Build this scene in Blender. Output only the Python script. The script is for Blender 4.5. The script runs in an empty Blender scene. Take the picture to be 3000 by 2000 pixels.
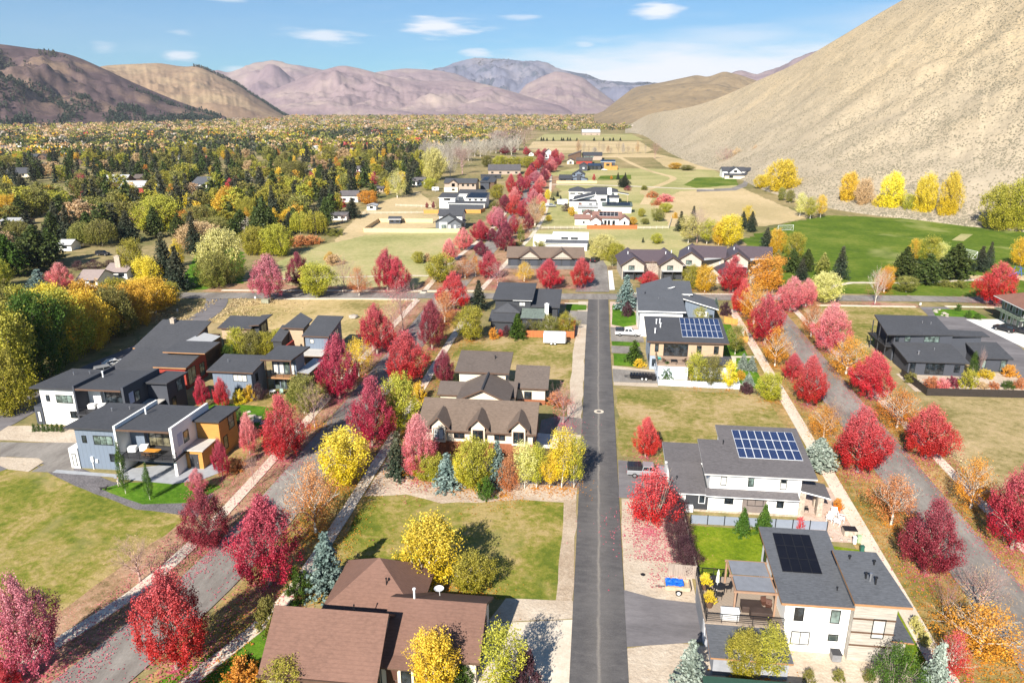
import bpy, math, random
import numpy as np
from mathutils import Vector, noise as mnoise
random.seed(7); rng = np.random.default_rng(7)
# ------------------------------------------------------------------ camera, sky, sun
F = 2119.0; CX = 1500.0; CY = 1000.0; HOR = 312.0; CH = 50.0
PITCH = math.atan((CY - HOR) / F)
YAW = math.atan(252 * math.cos(PITCH) / F)
S = bpy.context.scene
cam = bpy.data.cameras.new('camera'); camo = bpy.data.objects.new('camera', cam)
S.collection.objects.link(camo); S.camera = camo
cam.sensor_width = 36; cam.lens = F / 3000 * 36; cam.clip_start = 1; cam.clip_end = 40000
camo.location = (0, 0, CH); camo.rotation_euler = (math.pi / 2 - PITCH, 0, YAW)
SUN_EL = math.radians(34); SUN_AZ = math.radians(16)      # shadows run 16 deg clockwise from the lane
W = bpy.data.worlds.new('World'); S.world = W; W.use_nodes = True
nt = W.node_tree; nt.nodes.clear()
def NN(t, ty, **k):
    n = t.nodes.new(ty)
    for a, b in k.items(): setattr(n, a, b)
    return n
out = NN(nt, 'ShaderNodeOutputWorld'); bg = NN(nt, 'ShaderNodeBackground')
sky = NN(nt, 'ShaderNodeTexSky', sky_type='NISHITA', sun_disc=False)
sky.sun_elevation = SUN_EL; sky.sun_rotation = math.pi + SUN_AZ
sky.altitude = 1600; sky.air_density = 1.0; sky.dust_density = 0.6; sky.ozone_density = 1.0
bg.inputs[1].default_value = 0.05
# thin high cloud, laid on the sky by direction
geo = NN(nt, 'ShaderNodeTexCoord'); sep = NN(nt, 'ShaderNodeSeparateXYZ'); nt.links.new(geo.outputs['Generated'], sep.inputs[0])
def wm(op, a, b=None, c=None):
    n = NN(nt, 'ShaderNodeMath', operation=op)
    for i, v in enumerate((a, b, c)):
        if v is None: continue
        if isinstance(v, (int, float)): n.inputs[i].default_value = v
        else: nt.links.new(v, n.inputs[i])
    return n.outputs[0]
AZ = wm('ARCTAN2', sep.outputs[0], sep.outputs[1]); EL = wm('ARCSINE', sep.outputs[2])
cv = NN(nt, 'ShaderNodeCombineXYZ'); nt.links.new(wm('MULTIPLY', AZ, 6), cv.inputs[0]); nt.links.new(wm('MULTIPLY', EL, 40), cv.inputs[1])
cn = NN(nt, 'ShaderNodeTexNoise'); nt.links.new(cv.outputs[0], cn.inputs[0]); cn.inputs['Scale'].default_value = 1.3; cn.inputs['Detail'].default_value = 7; cn.inputs['Roughness'].default_value = .55
cv2 = NN(nt, 'ShaderNodeCombineXYZ'); nt.links.new(wm('MULTIPLY', AZ, 14), cv2.inputs[0]); nt.links.new(wm('MULTIPLY', EL, 90), cv2.inputs[1])
cn2 = NN(nt, 'ShaderNodeTexNoise'); nt.links.new(cv2.outputs[0], cn2.inputs[0]); cn2.inputs['Scale'].default_value = 1.5; cn2.inputs['Detail'].default_value = 6
def blob(az0, el0, ra, re, amt):           # an elongated cloud around one direction
    dx = wm('DIVIDE', wm('SUBTRACT', AZ, az0), ra); dy = wm('DIVIDE', wm('SUBTRACT', EL, el0), re)
    d = wm('SQRT', wm('ADD', wm('MULTIPLY', dx, dx), wm('MULTIPLY', dy, dy)))
    d = wm('ADD', d, wm('MULTIPLY', wm('SUBTRACT', (cn2 if ra < .1 else cn).outputs[0], .5), 1.9 if ra < .1 else 1.1))
    n = NN(nt, 'ShaderNodeMapRange', interpolation_type='SMOOTHSTEP'); nt.links.new(d, n.inputs[0])
    n.inputs[1].default_value = 1.0; n.inputs[2].default_value = .1; n.inputs[3].default_value = 0; n.inputs[4].default_value = amt
    return n.outputs[0]
def pxdir(px, py):
    u = (px - CX) / F; v = -(py - CY) / F
    fy = math.cos(PITCH) + v * math.sin(PITCH); fz = -math.sin(PITCH) + v * math.cos(PITCH)
    c, s = math.cos(YAW), math.sin(YAW)
    d = Vector((c * u - s * fy, s * u + c * fy, fz)); return d
def azel(px, py):
    d = pxdir(px, py); return math.atan2(d.x, d.y), math.atan2(d.z, math.hypot(d.x, d.y))
cl = None
for px, py, rx, ry, am in ((1290, 80, 150, 30, .95), (950, 106, 120, 24, .75), (1925, 32, 100, 24, .95), (515, 163, 55, 17, .75), (2100, 205, 900, 105, 1.0), (1850, 235, 700, 85, 1.0), (1500, 255, 800, 55, .75),
                          (1400, 158, 60, 16, .7), (2160, 110, 320, 40, .5), (1530, 52, 60, 10, .5), (1715, 130, 40, 12, .5), (660, 2, 60, 8, .5), (310, 140, 40, 14, .35), (700, 205, 60, 14, .5), (535, 96, 40, 12, .35), (2700, 60, 400, 60, .4)):
    a0, e0 = azel(px, py); b = blob(a0, e0, rx / F, ry / F, am)
    cl = b if cl is None else wm('MAXIMUM', cl, b)
wisp = NN(nt, 'ShaderNodeMapRange'); nt.links.new(cn.outputs[0], wisp.inputs[0]); wisp.inputs[1].default_value = .52; wisp.inputs[2].default_value = .85; wisp.inputs[4].default_value = .12
cl = wm('MAXIMUM', cl, wisp.outputs[0]); cl = wm('MULTIPLY', cl, 1.0)
mx = NN(nt, 'ShaderNodeMixRGB'); nt.links.new(cl, mx.inputs[0]); mx.inputs[2].default_value = (11.5, 11.8, 12.2, 1)
tint = NN(nt, 'ShaderNodeMixRGB', blend_type='MULTIPLY'); tint.inputs[0].default_value = 1; tint.inputs[2].default_value = (.44, .88, 1.18, 1)
nt.links.new(sky.outputs[0], tint.inputs[1]); nt.links.new(tint.outputs[0], mx.inputs[1]); nt.links.new(mx.outputs[0], bg.inputs[0]); nt.links.new(bg.outputs[0], out.inputs[0])
sl = bpy.data.lights.new('sun', 'SUN'); sl.energy = 5.0; sl.angle = math.radians(.5); sl.color = (1, .94, .84)
so = bpy.data.objects.new('sun', sl); S.collection.objects.link(so)
sd = Vector((math.sin(SUN_AZ) * math.cos(SUN_EL), math.cos(SUN_AZ) * math.cos(SUN_EL), -math.sin(SUN_EL)))
so.rotation_euler = sd.to_track_quat('-Z', 'Y').to_euler()
S.view_settings.view_transform = 'Standard'; S.view_settings.look = 'None'; S.view_settings.exposure = 0.98; S.view_settings.gamma = 1
S.cycles.max_bounces = 6; S.cycles.diffuse_bounces = 2; S.cycles.glossy_bounces = 2; S.cycles.transmission_bounces = 3; S.cycles.volume_bounces = 0; S.cycles.transparent_max_bounces = 6

# ------------------------------------------------------------------ pixel -> place helpers (photo 3000 x 2000)
REG = {'b': (650, 1400, .4677), 'c': (1650, 1400, .3827), 'd': (2250, 1300, .4464), 'e': (0, 850, .4146), 'f': (650, 850, .3188), 'g': (1150, 950, .3507),
       'h': (1700, 1150, .3507), 'i': (2400, 800, .3827), 'j': (1400, 650, .3827), 'k': (1200, 400, .2976), 'l': (1850, 400, .3189), 'm': (2300, 400, .3507),
       'n': (0, 300, .3507), 'o': (600, 300, .3507), 'a': (0, 1300, .4464), 'v': (0, 0, 1.27551), 'p': (1480, 500, .17857), 's': (1200, 500, .12755),
       't': (1580, 400, .13605), 'u': (2080, 460, .11054), 'w': (1750, 680, .21259), 'x': (0, 0, 1)}
def G(r, x, y, z=0.0):
    o = REG[r]; d = pxdir(o[0] + x * o[2], o[1] + y * o[2]); t = (z - CH) / d.z
    return Vector((d.x * t, d.y * t, z))
def hgt(r, bx, by, tx, ty):
    g = G(r, bx, by); o = REG[r]; d = pxdir(o[0] + tx * o[2], o[1] + ty * o[2]); return CH + d.z * math.hypot(g.x, g.y) / math.hypot(d.x, d.y)
def wid(r, bx, by, w):
    g = G(r, bx, by); dep = (-math.sin(YAW) * g.x + math.cos(YAW) * g.y) * math.cos(PITCH) + CH * math.sin(PITCH)
    return w * REG[r][2] * dep / F

# ------------------------------------------------------------------ materials
MC = {}
def newmat(name):
    m = bpy.data.materials.new(name); m.use_nodes = True; t = m.node_tree; b = t.nodes['Principled BSDF']; return m, t, b
def c4(c): return (c[0], c[1], c[2], 1)
def mul(c, k): return tuple(min(1, v * k) for v in c)
def noisen(t, vec, scale, detail=4, rough=.6, dist=0):
    n = NN(t, 'ShaderNodeTexNoise'); n.inputs['Scale'].default_value = scale; n.inputs['Detail'].default_value = detail; n.inputs['Roughness'].default_value = rough; n.inputs['Distortion'].default_value = dist
    if vec is not None: t.links.new(vec, n.inputs['Vector'])
    return n.outputs[0]
def ramp(t, fac, stops, interp='LINEAR'):
    r = NN(t, 'ShaderNodeValToRGB'); r.color_ramp.interpolation = interp; e = r.color_ramp.elements
    while len(e) < len(stops): e.new(.5)
    for i, (p, c) in enumerate(stops): e[i].position = p; e[i].color = c4(c)
    t.links.new(fac, r.inputs[0]); return r.outputs[0]
def mixc(t, fac, a, b, blend='MIX'):
    n = NN(t, 'ShaderNodeMixRGB', blend_type=blend)
    for i, v in enumerate((fac, a, b)):
        if isinstance(v, (int, float)): n.inputs[i].default_value = v
        elif isinstance(v, tuple): n.inputs[i].default_value = c4(v)
        else: t.links.new(v, n.inputs[i])
    return n.outputs[0]
def mapr(t, v, a, b, c=0, d=1):
    n = NN(t, 'ShaderNodeMapRange'); t.links.new(v, n.inputs[0])
    for i, q in enumerate((a, b, c, d)): n.inputs[i + 1].default_value = q
    return n.outputs[0]
def bump(t, b, h, strength=.3, dist=.1):
    n = NN(t, 'ShaderNodeBump'); n.inputs['Strength'].default_value = strength; n.inputs['Distance'].default_value = dist
    t.links.new(h, n.inputs['Height']); t.links.new(n.outputs[0], b.inputs['Normal'])
def paint(name, col, rough=.7, var=.12, scale=1.5, metal=0, stretch=(1, 1, 1), bmp=0, spec=.3):
    if name in MC: return MC[name]
    m, t, b = newmat(name); tc = NN(t, 'ShaderNodeTexCoord'); mp = NN(t, 'ShaderNodeMapping'); mp.inputs['Scale'].default_value = stretch
    t.links.new(tc.outputs['Object'], mp.inputs[0]); n = noisen(t, mp.outputs[0], scale, 6, .65)
    t.links.new(ramp(t, n, [(.3, mul(col, 1 - var)), (.7, mul(col, 1 + var))]), b.inputs['Base Color'])
    b.inputs['Roughness'].default_value = rough; b.inputs['Metallic'].default_value = metal; b.inputs['Specular IOR Level'].default_value = spec
    if bmp: bump(t, b, n, bmp, .05)
    MC[name] = m; return m
def shingle(name, col, var=.3):
    if name in MC: return MC[name]
    m, t, b = newmat(name); tc = NN(t, 'ShaderNodeTexCoord')
    def st(sx, sy, sc, de):
        mp = NN(t, 'ShaderNodeMapping'); mp.inputs['Scale'].default_value = (sx, sy, 1.0); t.links.new(tc.outputs['Object'], mp.inputs[0]); return noisen(t, mp.outputs[0], sc, de, .7)
    n = st(1, 2.6, 2.2, 3); n2 = st(1, 1, .25, 2)
    c = ramp(t, n, [(.3, mul(col, 1 - var)), (.5, col), (.72, mul(col, 1 + var))])
    c = mixc(t, mapr(t, n2, .35, .7, 0, .35), c, mul(col, 1.35))
    wv = NN(t, 'ShaderNodeTexWave', bands_direction='Y'); wv.inputs['Scale'].default_value = 1.1; wv.inputs['Distortion'].default_value = .3; t.links.new(tc.outputs['Object'], wv.inputs[0])
    c = mixc(t, mapr(t, wv.outputs[1], 0, .15, .25, 0), c, mul(col, .6))
    t.links.new(c, b.inputs['Base Color']); b.inputs['Roughness'].default_value = .85; b.inputs['Specular IOR Level'].default_value = .35
    bump(t, b, n, .5, .03); MC[name] = m; return m
def siding(name, col, direction='Z', scale=4.0, var=.1, dark=.7, rough=.7):
    if name in MC: return MC[name]
    m, t, b = newmat(name); tc = NN(t, 'ShaderNodeTexCoord'); geo_ = NN(t, 'ShaderNodeNewGeometry')
    if direction == 'V':      # vertical boards: bands along x+y
        sx = NN(t, 'ShaderNodeSeparateXYZ'); t.links.new(tc.outputs['Object'], sx.inputs[0]); a = NN(t, 'ShaderNodeMath', operation='ADD'); t.links.new(sx.outputs[0], a.inputs[0]); t.links.new(sx.outputs[1], a.inputs[1])
        cb = NN(t, 'ShaderNodeCombineXYZ'); t.links.new(a.outputs[0], cb.inputs[0]); vec = cb.outputs[0]; bd = 'X'
    else: vec = tc.outputs['Object']; bd = 'Z'
    wv = NN(t, 'ShaderNodeTexWave', bands_direction=bd, wave_profile='SAW'); wv.inputs['Scale'].default_value = scale / 6.283 * 1.0; t.links.new(vec, wv.inputs[0])
    mp = NN(t, 'ShaderNodeMapping'); mp.inputs['Scale'].default_value = (.5, .5, 6) if direction != 'V' else (6, 6, .5); t.links.new(tc.outputs['Object'], mp.inputs[0]); n = noisen(t, mp.outputs[0], 1.5, 4)
    c = ramp(t, n, [(.3, mul(col, 1 - var)), (.7, mul(col, 1 + var))])
    c = mixc(t, mapr(t, wv.outputs[1], .86, .97, 0, .8), c, mul(col, dark)); t.links.new(c, b.inputs['Base Color']); b.inputs['Roughness'].default_value = rough
    MC[name] = m; return m
def glass(name, col=(.015, .02, .025), rough=.06):
    if name in MC: return MC[name]
    m, t, b = newmat(name); tc = NN(t, 'ShaderNodeTexCoord'); n = noisen(t, tc.outputs['Object'], 1.1, 2)
    t.links.new(ramp(t, n, [(.4, mul(col, .5)), (.65, mul(col, 2.2))]), b.inputs['Base Color']); b.inputs['Roughness'].default_value = rough; b.inputs['Specular IOR Level'].default_value = .9
    MC[name] = m; return m
def ground(name, stops, scale=.12, mid=.9, spk=None, fine=.25, bmp=.5, stretch=(1, 1, 1), patch=None):
    """world-space ground cover: big patches, medium mottling, fine grain, optional speckle (colour, scale, threshold)"""
    if name in MC: return MC[name]
    m, t, b = newmat(name); g = NN(t, 'ShaderNodeNewGeometry'); mp = NN(t, 'ShaderNodeMapping'); mp.inputs['Scale'].default_value = stretch; t.links.new(g.outputs['Position'], mp.inputs[0]); P = mp.outputs[0]
    a = noisen(t, P, scale, 3, .55, .4); d = noisen(t, P, mid, 5, .7); f = noisen(t, P, 6, 3, .7)
    s = NN(t, 'ShaderNodeMath', operation='MULTIPLY_ADD'); t.links.new(d, s.inputs[0]); s.inputs[1].default_value = .85; 
    s2 = NN(t, 'ShaderNodeMath', operation='MULTIPLY_ADD'); t.links.new(a, s2.inputs[0]); s2.inputs[1].default_value = .95; s2.inputs[2].default_value = -.40; t.links.new(s2.outputs[0], s.inputs[2])
    c = ramp(t, s.outputs[0], stops)
    c = mixc(t, 1.0, c, ramp(t, f, [(.25, (1 - fine,) * 3), (.75, (1 + fine * .9,) * 3)]), 'MULTIPLY')
    if patch:
        pn = noisen(t, P, patch[1], 4, .6, .6); c = mixc(t, mapr(t, pn, patch[2], patch[2] + .1, 0, patch[3]), c, patch[0])
    if spk:
        for (sc, scl, th, am) in spk:
            v = NN(t, 'ShaderNodeTexVoronoi'); v.inputs['Scale'].default_value = scl; t.links.new(P, v.inputs['Vector'])
            w = noisen(t, P, .35, 3); 
            mm = NN(t, 'ShaderNodeMath', operation='SUBTRACT'); t.links.new(mapr(t, w, .3, .7, th * 1.6, th * .4), mm.inputs[0]); t.links.new(v.outputs['Distance'], mm.inputs[1])
            c = mixc(t, mapr(t, mm.outputs[0], 0, .05, 0, am), c, sc)
    t.links.new(c, b.inputs['Base Color']); b.inputs['Roughness'].default_value = .95; b.inputs['Specular IOR Level'].default_value = .1
    if bmp: bump(t, b, d, bmp, .25)
    MC[name] = m; return m

# ------------------------------------------------------------------ mesh helpers
COL = S.collection
def tag(o, label=None, cat=None, group=None, kind=None):
    if label: o['label'] = label
    if cat: o['category'] = cat
    if group: o['group'] = group
    if kind: o['kind'] = kind
    return o
def empty(name, loc, label, cat, group=None, rz=0):
    o = bpy.data.objects.new(name, None); COL.objects.link(o); o.location = loc; o.rotation_euler = (0, 0, rz); o.empty_display_size = .5; return tag(o, label, cat, group)
class MB:
    def __init__(s): s.v = []; s.f = []; s.mi = []
    def poly(s, pts, mi=0):
        n = len(s.v); s.v += [tuple(p) for p in pts]; s.f.append(tuple(range(n, n + len(pts)))); s.mi.append(mi); return s
    def box(s, x0, x1, y0, y1, z0, z1, mi=0):
        n = len(s.v); s.v += [(x0, y0, z0), (x1, y0, z0), (x1, y1, z0), (x0, y1, z0), (x0, y0, z1), (x1, y0, z1), (x1, y1, z1), (x0, y1, z1)]
        s.f += [(n, n + 3, n + 2, n + 1), (n + 4, n + 5, n + 6, n + 7), (n, n + 1, n + 5, n + 4), (n + 1, n + 2, n + 6, n + 5), (n + 2, n + 3, n + 7, n + 6), (n + 3, n, n + 4, n + 7)]; s.mi += [mi] * 6; return s
    def prism(s, base, top, mt=0, ms=0, mb=None):       # base/top: matching loops, counter-clockwise seen from above
        n = len(s.v); k = len(base); s.v += [tuple(p) for p in base] + [tuple(p) for p in top]
        s.f.append(tuple(range(n + k - 1, n - 1, -1))); s.mi.append(ms if mb is None else mb); s.f.append(tuple(range(n + k, n + 2 * k))); s.mi.append(mt)
        for i in range(k): j = (i + 1) % k; s.f.append((n + i, n + j, n + k + j, n + k + i)); s.mi.append(ms)
        return s
    def tube(s, p0, p1, r0, r1=None, n=6, mi=0):
        p0 = Vector(p0); p1 = Vector(p1); r1 = r0 if r1 is None else r1; d = (p1 - p0); 
        if d.length < 1e-6: return s
        d.normalize(); a = d.orthogonal().normalized(); b = d.cross(a); k = len(s.v)
        for p, r in ((p0, r0), (p1, r1)):
            for i in range(n):
                an = 2 * math.pi * i / n; s.v.append(tuple(p + (a * math.cos(an) + b * math.sin(an)) * r))
        for i in range(n): j = (i + 1) % n; s.f.append((k + i, k + j, k + n + j, k + n + i)); s.mi.append(mi)
        s.f.append(tuple(range(k + n - 1, k - 1, -1))); s.f.append(tuple(range(k + n, k + 2 * n))); s.mi += [mi, mi]; return s
    def lathe(s, c, prof, n=12, mi=0):
        k = len(s.v)
        for (r, z) in prof:
            for i in range(n): an = 2 * math.pi * i / n; s.v.append((c[0] + r * math.cos(an), c[1] + r * math.sin(an), c[2] + z))
        for q in range(len(prof) - 1):
            for i in range(n): j = (i + 1) % n; s.f.append((k + q * n + i, k + q * n + j, k + (q + 1) * n + j, k + (q + 1) * n + i)); s.mi.append(mi)
        s.f.append(tuple(range(k + n - 1, k - 1, -1))); s.mi.append(mi); m_ = k + (len(prof) - 1) * n; s.f.append(tuple(range(m_, m_ + n))); s.mi.append(mi); return s
    def build(s, name, mats, parent=None, off=(0, 0, 0)):
        me = bpy.data.meshes.new(name); ox, oy, oz = off
        me.from_pydata([(x - ox, y - oy, z - oz) for x, y, z in s.v], [], s.f)
        if not isinstance(mats, (list, tuple)): mats = [mats]
        for m in mats: me.materials.append(m)
        if len(mats) > 1: me.polygons.foreach_set('material_index', s.mi)
        o = bpy.data.objects.new(name, me); COL.objects.link(o)
        if parent is not None: o.parent = parent
        return o
def npmesh(name, V, Fq, mats, mi=None, smooth=False):
    me = bpy.data.meshes.new(name); V = np.asarray(V, np.float32); Fq = np.asarray(Fq, np.int32); k = Fq.shape[1]
    me.vertices.add(len(V)); me.vertices.foreach_set('co', V.ravel()); me.loops.add(Fq.size); me.loops.foreach_set('vertex_index', Fq.ravel())
    me.polygons.add(len(Fq)); me.polygons.foreach_set('loop_start', np.arange(0, Fq.size, k, dtype=np.int32)); me.polygons.foreach_set('loop_total', np.full(len(Fq), k, np.int32))
    for m in mats: me.materials.append(m)
    if mi is not None: me.polygons.foreach_set('material_index', np.asarray(mi, np.int32))
    me.update(calc_edges=True)
    if smooth: me.polygons.foreach_set('use_smooth', np.ones(len(Fq), bool))
    return me
LV = {}
def sheet(name, pts, mat, level, jit=.0, seg=2.0, kind='structure', label=None):
    """flat piece of ground from a world outline; jit roughens its edge"""
    P = []
    n = len(pts)
    for i in range(n):
        a = Vector(pts[i][:2]); b = Vector(pts[(i + 1) % n][:2]); L = (b - a).length; k = max(1, int(L / seg)) if jit else 1
        for q in range(k):
            p = a.lerp(b, q / k)
            if jit: w = mnoise.noise_vector(Vector((p.x * .35, p.y * .35, level * 3.3))); p += Vector((w.x, w.y)) * jit
            P.append((p.x, p.y))
    import mathutils
    LV['n'] = LV.get('n', 0) + 1; z = .02 + .012 * level + .0011 * (LV['n'] % 10); V = [(x, y, z) for x, y in P]
    tris = mathutils.geometry.tessellate_polygon([[Vector(v) for v in V]])
    me = bpy.data.meshes.new(name); me.from_pydata(V, [], [tuple(t) for t in tris]); me.materials.append(mat)
    me.update()
    if me.polygons and sum(p.normal.z * p.area for p in me.polygons) < 0: me.flip_normals()
    o = bpy.data.objects.new(name, me); COL.objects.link(o); return tag(o, label, kind=kind)
def gp(r, pts): return [G(r, x, y) for x, y in pts]
def ribbon(name, pts, w, mat, z0, kind='structure', h=None):
    """road or path strip of width w along a world polyline; h gives it a raised solid edge"""
    C = []
    P = [Vector(p[:2]) for p in pts]
    for i in range(len(P) - 1):
        k = max(1, int((P[i + 1] - P[i]).length / 4))
        for q in range(k):
            u = q / k; p0 = P[max(0, i - 1)]; p3 = P[min(len(P) - 1, i + 2)]; p1, p2 = P[i], P[i + 1]
            C.append(.5 * ((2 * p1) + (p2 - p0) * u + (2 * p0 - 5 * p1 + 4 * p2 - p3) * u * u + (3 * p1 - p0 - 3 * p2 + p3) * u ** 3))
    C.append(P[-1]); V = []; Fc = []
    for i, p in enumerate(C):
        d = (C[min(i + 1, len(C) - 1)] - C[max(0, i - 1)]).normalized(); nn = Vector((-d.y, d.x))
        ww = w[0] + (w[1] - w[0]) * i / (len(C) - 1) if isinstance(w, tuple) else w
        l = p + nn * ww / 2; r = p - nn * ww / 2; V += [(l.x, l.y, z0), (r.x, r.y, z0)]
    m = len(C)
    for i in range(m - 1): Fc.append((2 * i, 2 * i + 1, 2 * i + 3, 2 * i + 2))
    if h:
        V += [(x, y, z - h) for x, y, z in V[:2 * m]]
        for i in range(m - 1): Fc.append((2 * i, 2 * i + 2, 2 * m + 2 * i + 2, 2 * m + 2 * i)); Fc.append((2 * i + 1, 2 * m + 2 * i + 1, 2 * m + 2 * i + 3, 2 * i + 3))
        Fc.append((0, 2 * m, 2 * m + 1, 1)); Fc.append((2 * m - 2, 2 * m - 1, 4 * m - 1, 4 * m - 2))
    me = bpy.data.meshes.new(name); me.from_pydata(V, [], Fc); me.materials.append(mat); o = bpy.data.objects.new(name, me); COL.objects.link(o); return tag(o, kind=kind)
# ------------------------------------------------------------------ the ground
STRAW = (.46, .34, .17); TAN = (.40, .30, .17); OLIVE = (.17, .19, .045); LAWN = (.085, .17, .015); DRYG = (.27, .26, .085)
m_valley = ground('dry valley grass', [(.3, (.14, .14, .05)), (.5, (.27, .22, .10)), (.7, (.40, .30, .16))], .02, .3)
m_lot = ground('mown lot grass', [(.30, (.14, .15, .028)), (.43, (.23, .20, .055)), (.53, (.32, .25, .095)), (.66, (.42, .31, .16))], .10, .9, spk=[((.6, .5, .3), 3.0, .05, .7)])
m_lotg = ground('greener lot grass', [(.30, (.11, .14, .018)), (.44, (.185, .19, .03)), (.54, (.27, .225, .06)), (.66, (.38, .285, .12))], .12, 1.0, patch=((.34, .27, .12), .07, .52, .55), spk=[((.6, .5, .3), 2.5, .05, .6)])
m_dry = ground('dry lot grass', [(.30, (.20, .17, .06)), (.48, (.34, .265, .125)), (.7, (.46, .34, .19))], .07, .7)
m_dstraw = ground('straw lot grass', [(.30, (.24, .20, .07)), (.48, (.42, .32, .14)), (.7, (.54, .40, .21))], .08, .8)
m_field = ground('pale field grass', [(.30, (.27, .27, .10)), (.5, (.38, .35, .15)), (.7, (.47, .39, .20))], .03, .5)
m_straw = ground('straw field', [(.30, (.42, .33, .17)), (.5, (.52, .40, .22)), (.7, (.60, .46, .27))], .02, .4)
m_lawn = ground('green lawn', [(.30, (.05, .13, .008)), (.6, (.10, .20, .015)), (.8, (.17, .24, .03))], .2, 1.2, stretch=(1, 1, 1))
m_lawny = ground('mown back lawn', [(.30, (.10, .16, .008)), (.55, (.17, .23, .012)), (.8, (.27, .28, .03))], .3, 1.6)
m_park = ground('park turf', [(.25, (.055, .10, .010)), (.5, (.10, .155, .014)), (.75, (.18, .21, .035))], .05, .5, patch=((.38, .36, .14), .018, .56, .75))
m_gravel = ground('pale gravel', [(.3, (.46, .37, .28)), (.6, (.55, .46, .36)), (.8, (.61, .52, .42))], .3, 2, fine=.14)
m_dkgravel = ground('dark gravel', [(.3, (.13, .12, .125)), (.7, (.2, .185, .19))], .4, 4, fine=.5)
m_mulch = ground('bed gravel', [(.3, (.42, .32, .24)), (.6, (.55, .45, .35)), (.8, (.60, .50, .40))], .3, 2.5, spk=[((.35, .16, .10), 1.5, .12, .5)], fine=.14)
m_red = ground('red leaf verge', [(.3, (.16, .12, .05)), (.5, (.33, .21, .12)), (.7, (.45, .29, .19))], .16, 1.2, spk=[((.48, .20, .15), 4.5, .30, .7), ((.60, .36, .30), 3.2, .20, .6)])
m_orange = ground('orange leaf verge', [(.3, (.15, .14, .03)), (.48, (.26, .20, .07)), (.68, (.45, .29, .13))], .13, 1.0, spk=[((.55, .30, .08), 4.5, .24, .6), ((.50, .22, .10), 3.0, .14, .5)])
m_pinkpatio = ground('pink paving', [(.3, (.5, .36, .28)), (.7, (.6, .46, .38))], .5, 2)
m_dirt = ground('bare earth', [(.3, (.36, .27, .19)), (.7, (.50, .40, .30))], .2, 1.5)
m_conc = ground('concrete', [(.3, (.56, .48, .38)), (.7, (.70, .61, .50))], .25, 2.2, fine=.12, bmp=.1)
m_conc2 = ground('white concrete', [(.3, (.66, .64, .60)), (.7, (.78, .76, .72))], .2, 1.5, fine=.08, bmp=.1)
m_street = ground('worn asphalt', [(.3, (.175, .155, .14)), (.5, (.23, .21, .19)), (.7, (.29, .265, .24))], .15, .8, fine=.15, bmp=.1, stretch=(1, .35, 1))
m_drive = ground('driveway asphalt', [(.3, (.14, .13, .135)), (.7, (.21, .195, .20))], .2, 1.0, fine=.12, bmp=.1, stretch=(.35, 1, 1))
# dark lane asphalt with its pale sandy seam and cross streaks
m_lane, t, b = newmat('lane asphalt'); g = NN(t, 'ShaderNodeNewGeometry'); mp = NN(t, 'ShaderNodeMapping'); mp.inputs['Scale'].default_value = (.35, .9, 1); t.links.new(g.outputs['Position'], mp.inputs[0])
n1 = noisen(t, mp.outputs[0], 1.6, 6, .7); n2 = noisen(t, g.outputs['Position'], .35, 3); n3 = noisen(t, g.outputs['Position'], 7, 3)
c = ramp(t, n1, [(.3, (.075, .071, .072)), (.52, (.098, .092, .092)), (.75, (.135, .126, .122))])
sx = NN(t, 'ShaderNodeSeparateXYZ'); t.links.new(g.outputs['Position'], sx.inputs[0])
q = NN(t, 'ShaderNodeMath', operation='MULTIPLY_ADD'); t.links.new(n2, q.inputs[0]); q.inputs[1].default_value = .5; t.links.new(sx.outputs[0], q.inputs[2])
q2 = NN(t, 'ShaderNodeMath', operation='SUBTRACT'); t.links.new(q.outputs[0], q2.inputs[0]); q2.inputs[1].default_value = 2.15; q3 = NN(t, 'ShaderNodeMath', operation='ABSOLUTE'); t.links.new(q2.outputs[0], q3.inputs[0])
c = mixc(t, mapr(t, q3.outputs[0], .0, .22, .55, 0), c, (.34, .30, .25)); c = mixc(t, mapr(t, q3.outputs[0], .0, 1.6, .18, 0), c, (.30, .27, .24))
c = mixc(t, 1.0, c, ramp(t, n3, [(.3, (.85,) * 3), (.75, (1.18,) * 3)]), 'MULTIPLY'); c = mixc(t, mapr(t, noisen(t, g.outputs['Position'], .12, 4, .7), .5, .62, 0, .4), c, (.15, .14, .135)); c = mixc(t, mapr(t, noisen(t, g.outputs['Position'], 1.1, 2, .5, 3), .495, .5, 0, .25), c, (.05, .05, .05)) if False else c; t.links.new(c, b.inputs['Base Color']); b.inputs['Roughness'].default_value = .85; b.inputs['Specular IOR Level'].default_value = .25
v = [(-16000, -600, 0), (16000, -600, 0), (16000, 22000, 0), (-16000, 22000, 0)]
mb = MB(); mb.poly(v); gr = mb.build('ground', m_valley); tag(gr, kind='structure')
# lots and fields
sheet('lawn', [(-120, 40), (-52.5, 40), (-47.5, 62), (-46.5, 75), (-52, 77.2), (-58, 78), (-66, 80.8), (-76, 85), (-85, 86.5), (-110, 90)], m_lotg, 1, .7)
sheet('lawn', [(-32, 60.5), (-30.5, 87), (-1.2, 86.5), (-1.6, 65), (-14, 64), (-24, 62)], m_lotg, 1, .6)
sheet('lawn', [(5.2, 127), (5.0, 99.5), (11, 98.8), (16, 98), (32.5, 98), (32.5, 127)], m_lot, 1, .6)
sheet('lawn', [(-30.3, 124.2), (-2.9, 124.8), (-3.2, 156), (-30, 158)], m_lot, 1, .6)
sheet('lawn', [(54, 55), (54, 128.8), (150, 131), (150, 40)], m_dry, 1, .8)
sheet('lawn', [(53.5, 146), (53.5, 192.5), (84, 194), (88, 165), (62, 160), (58, 146)], m_lot, 1, .6)
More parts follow.
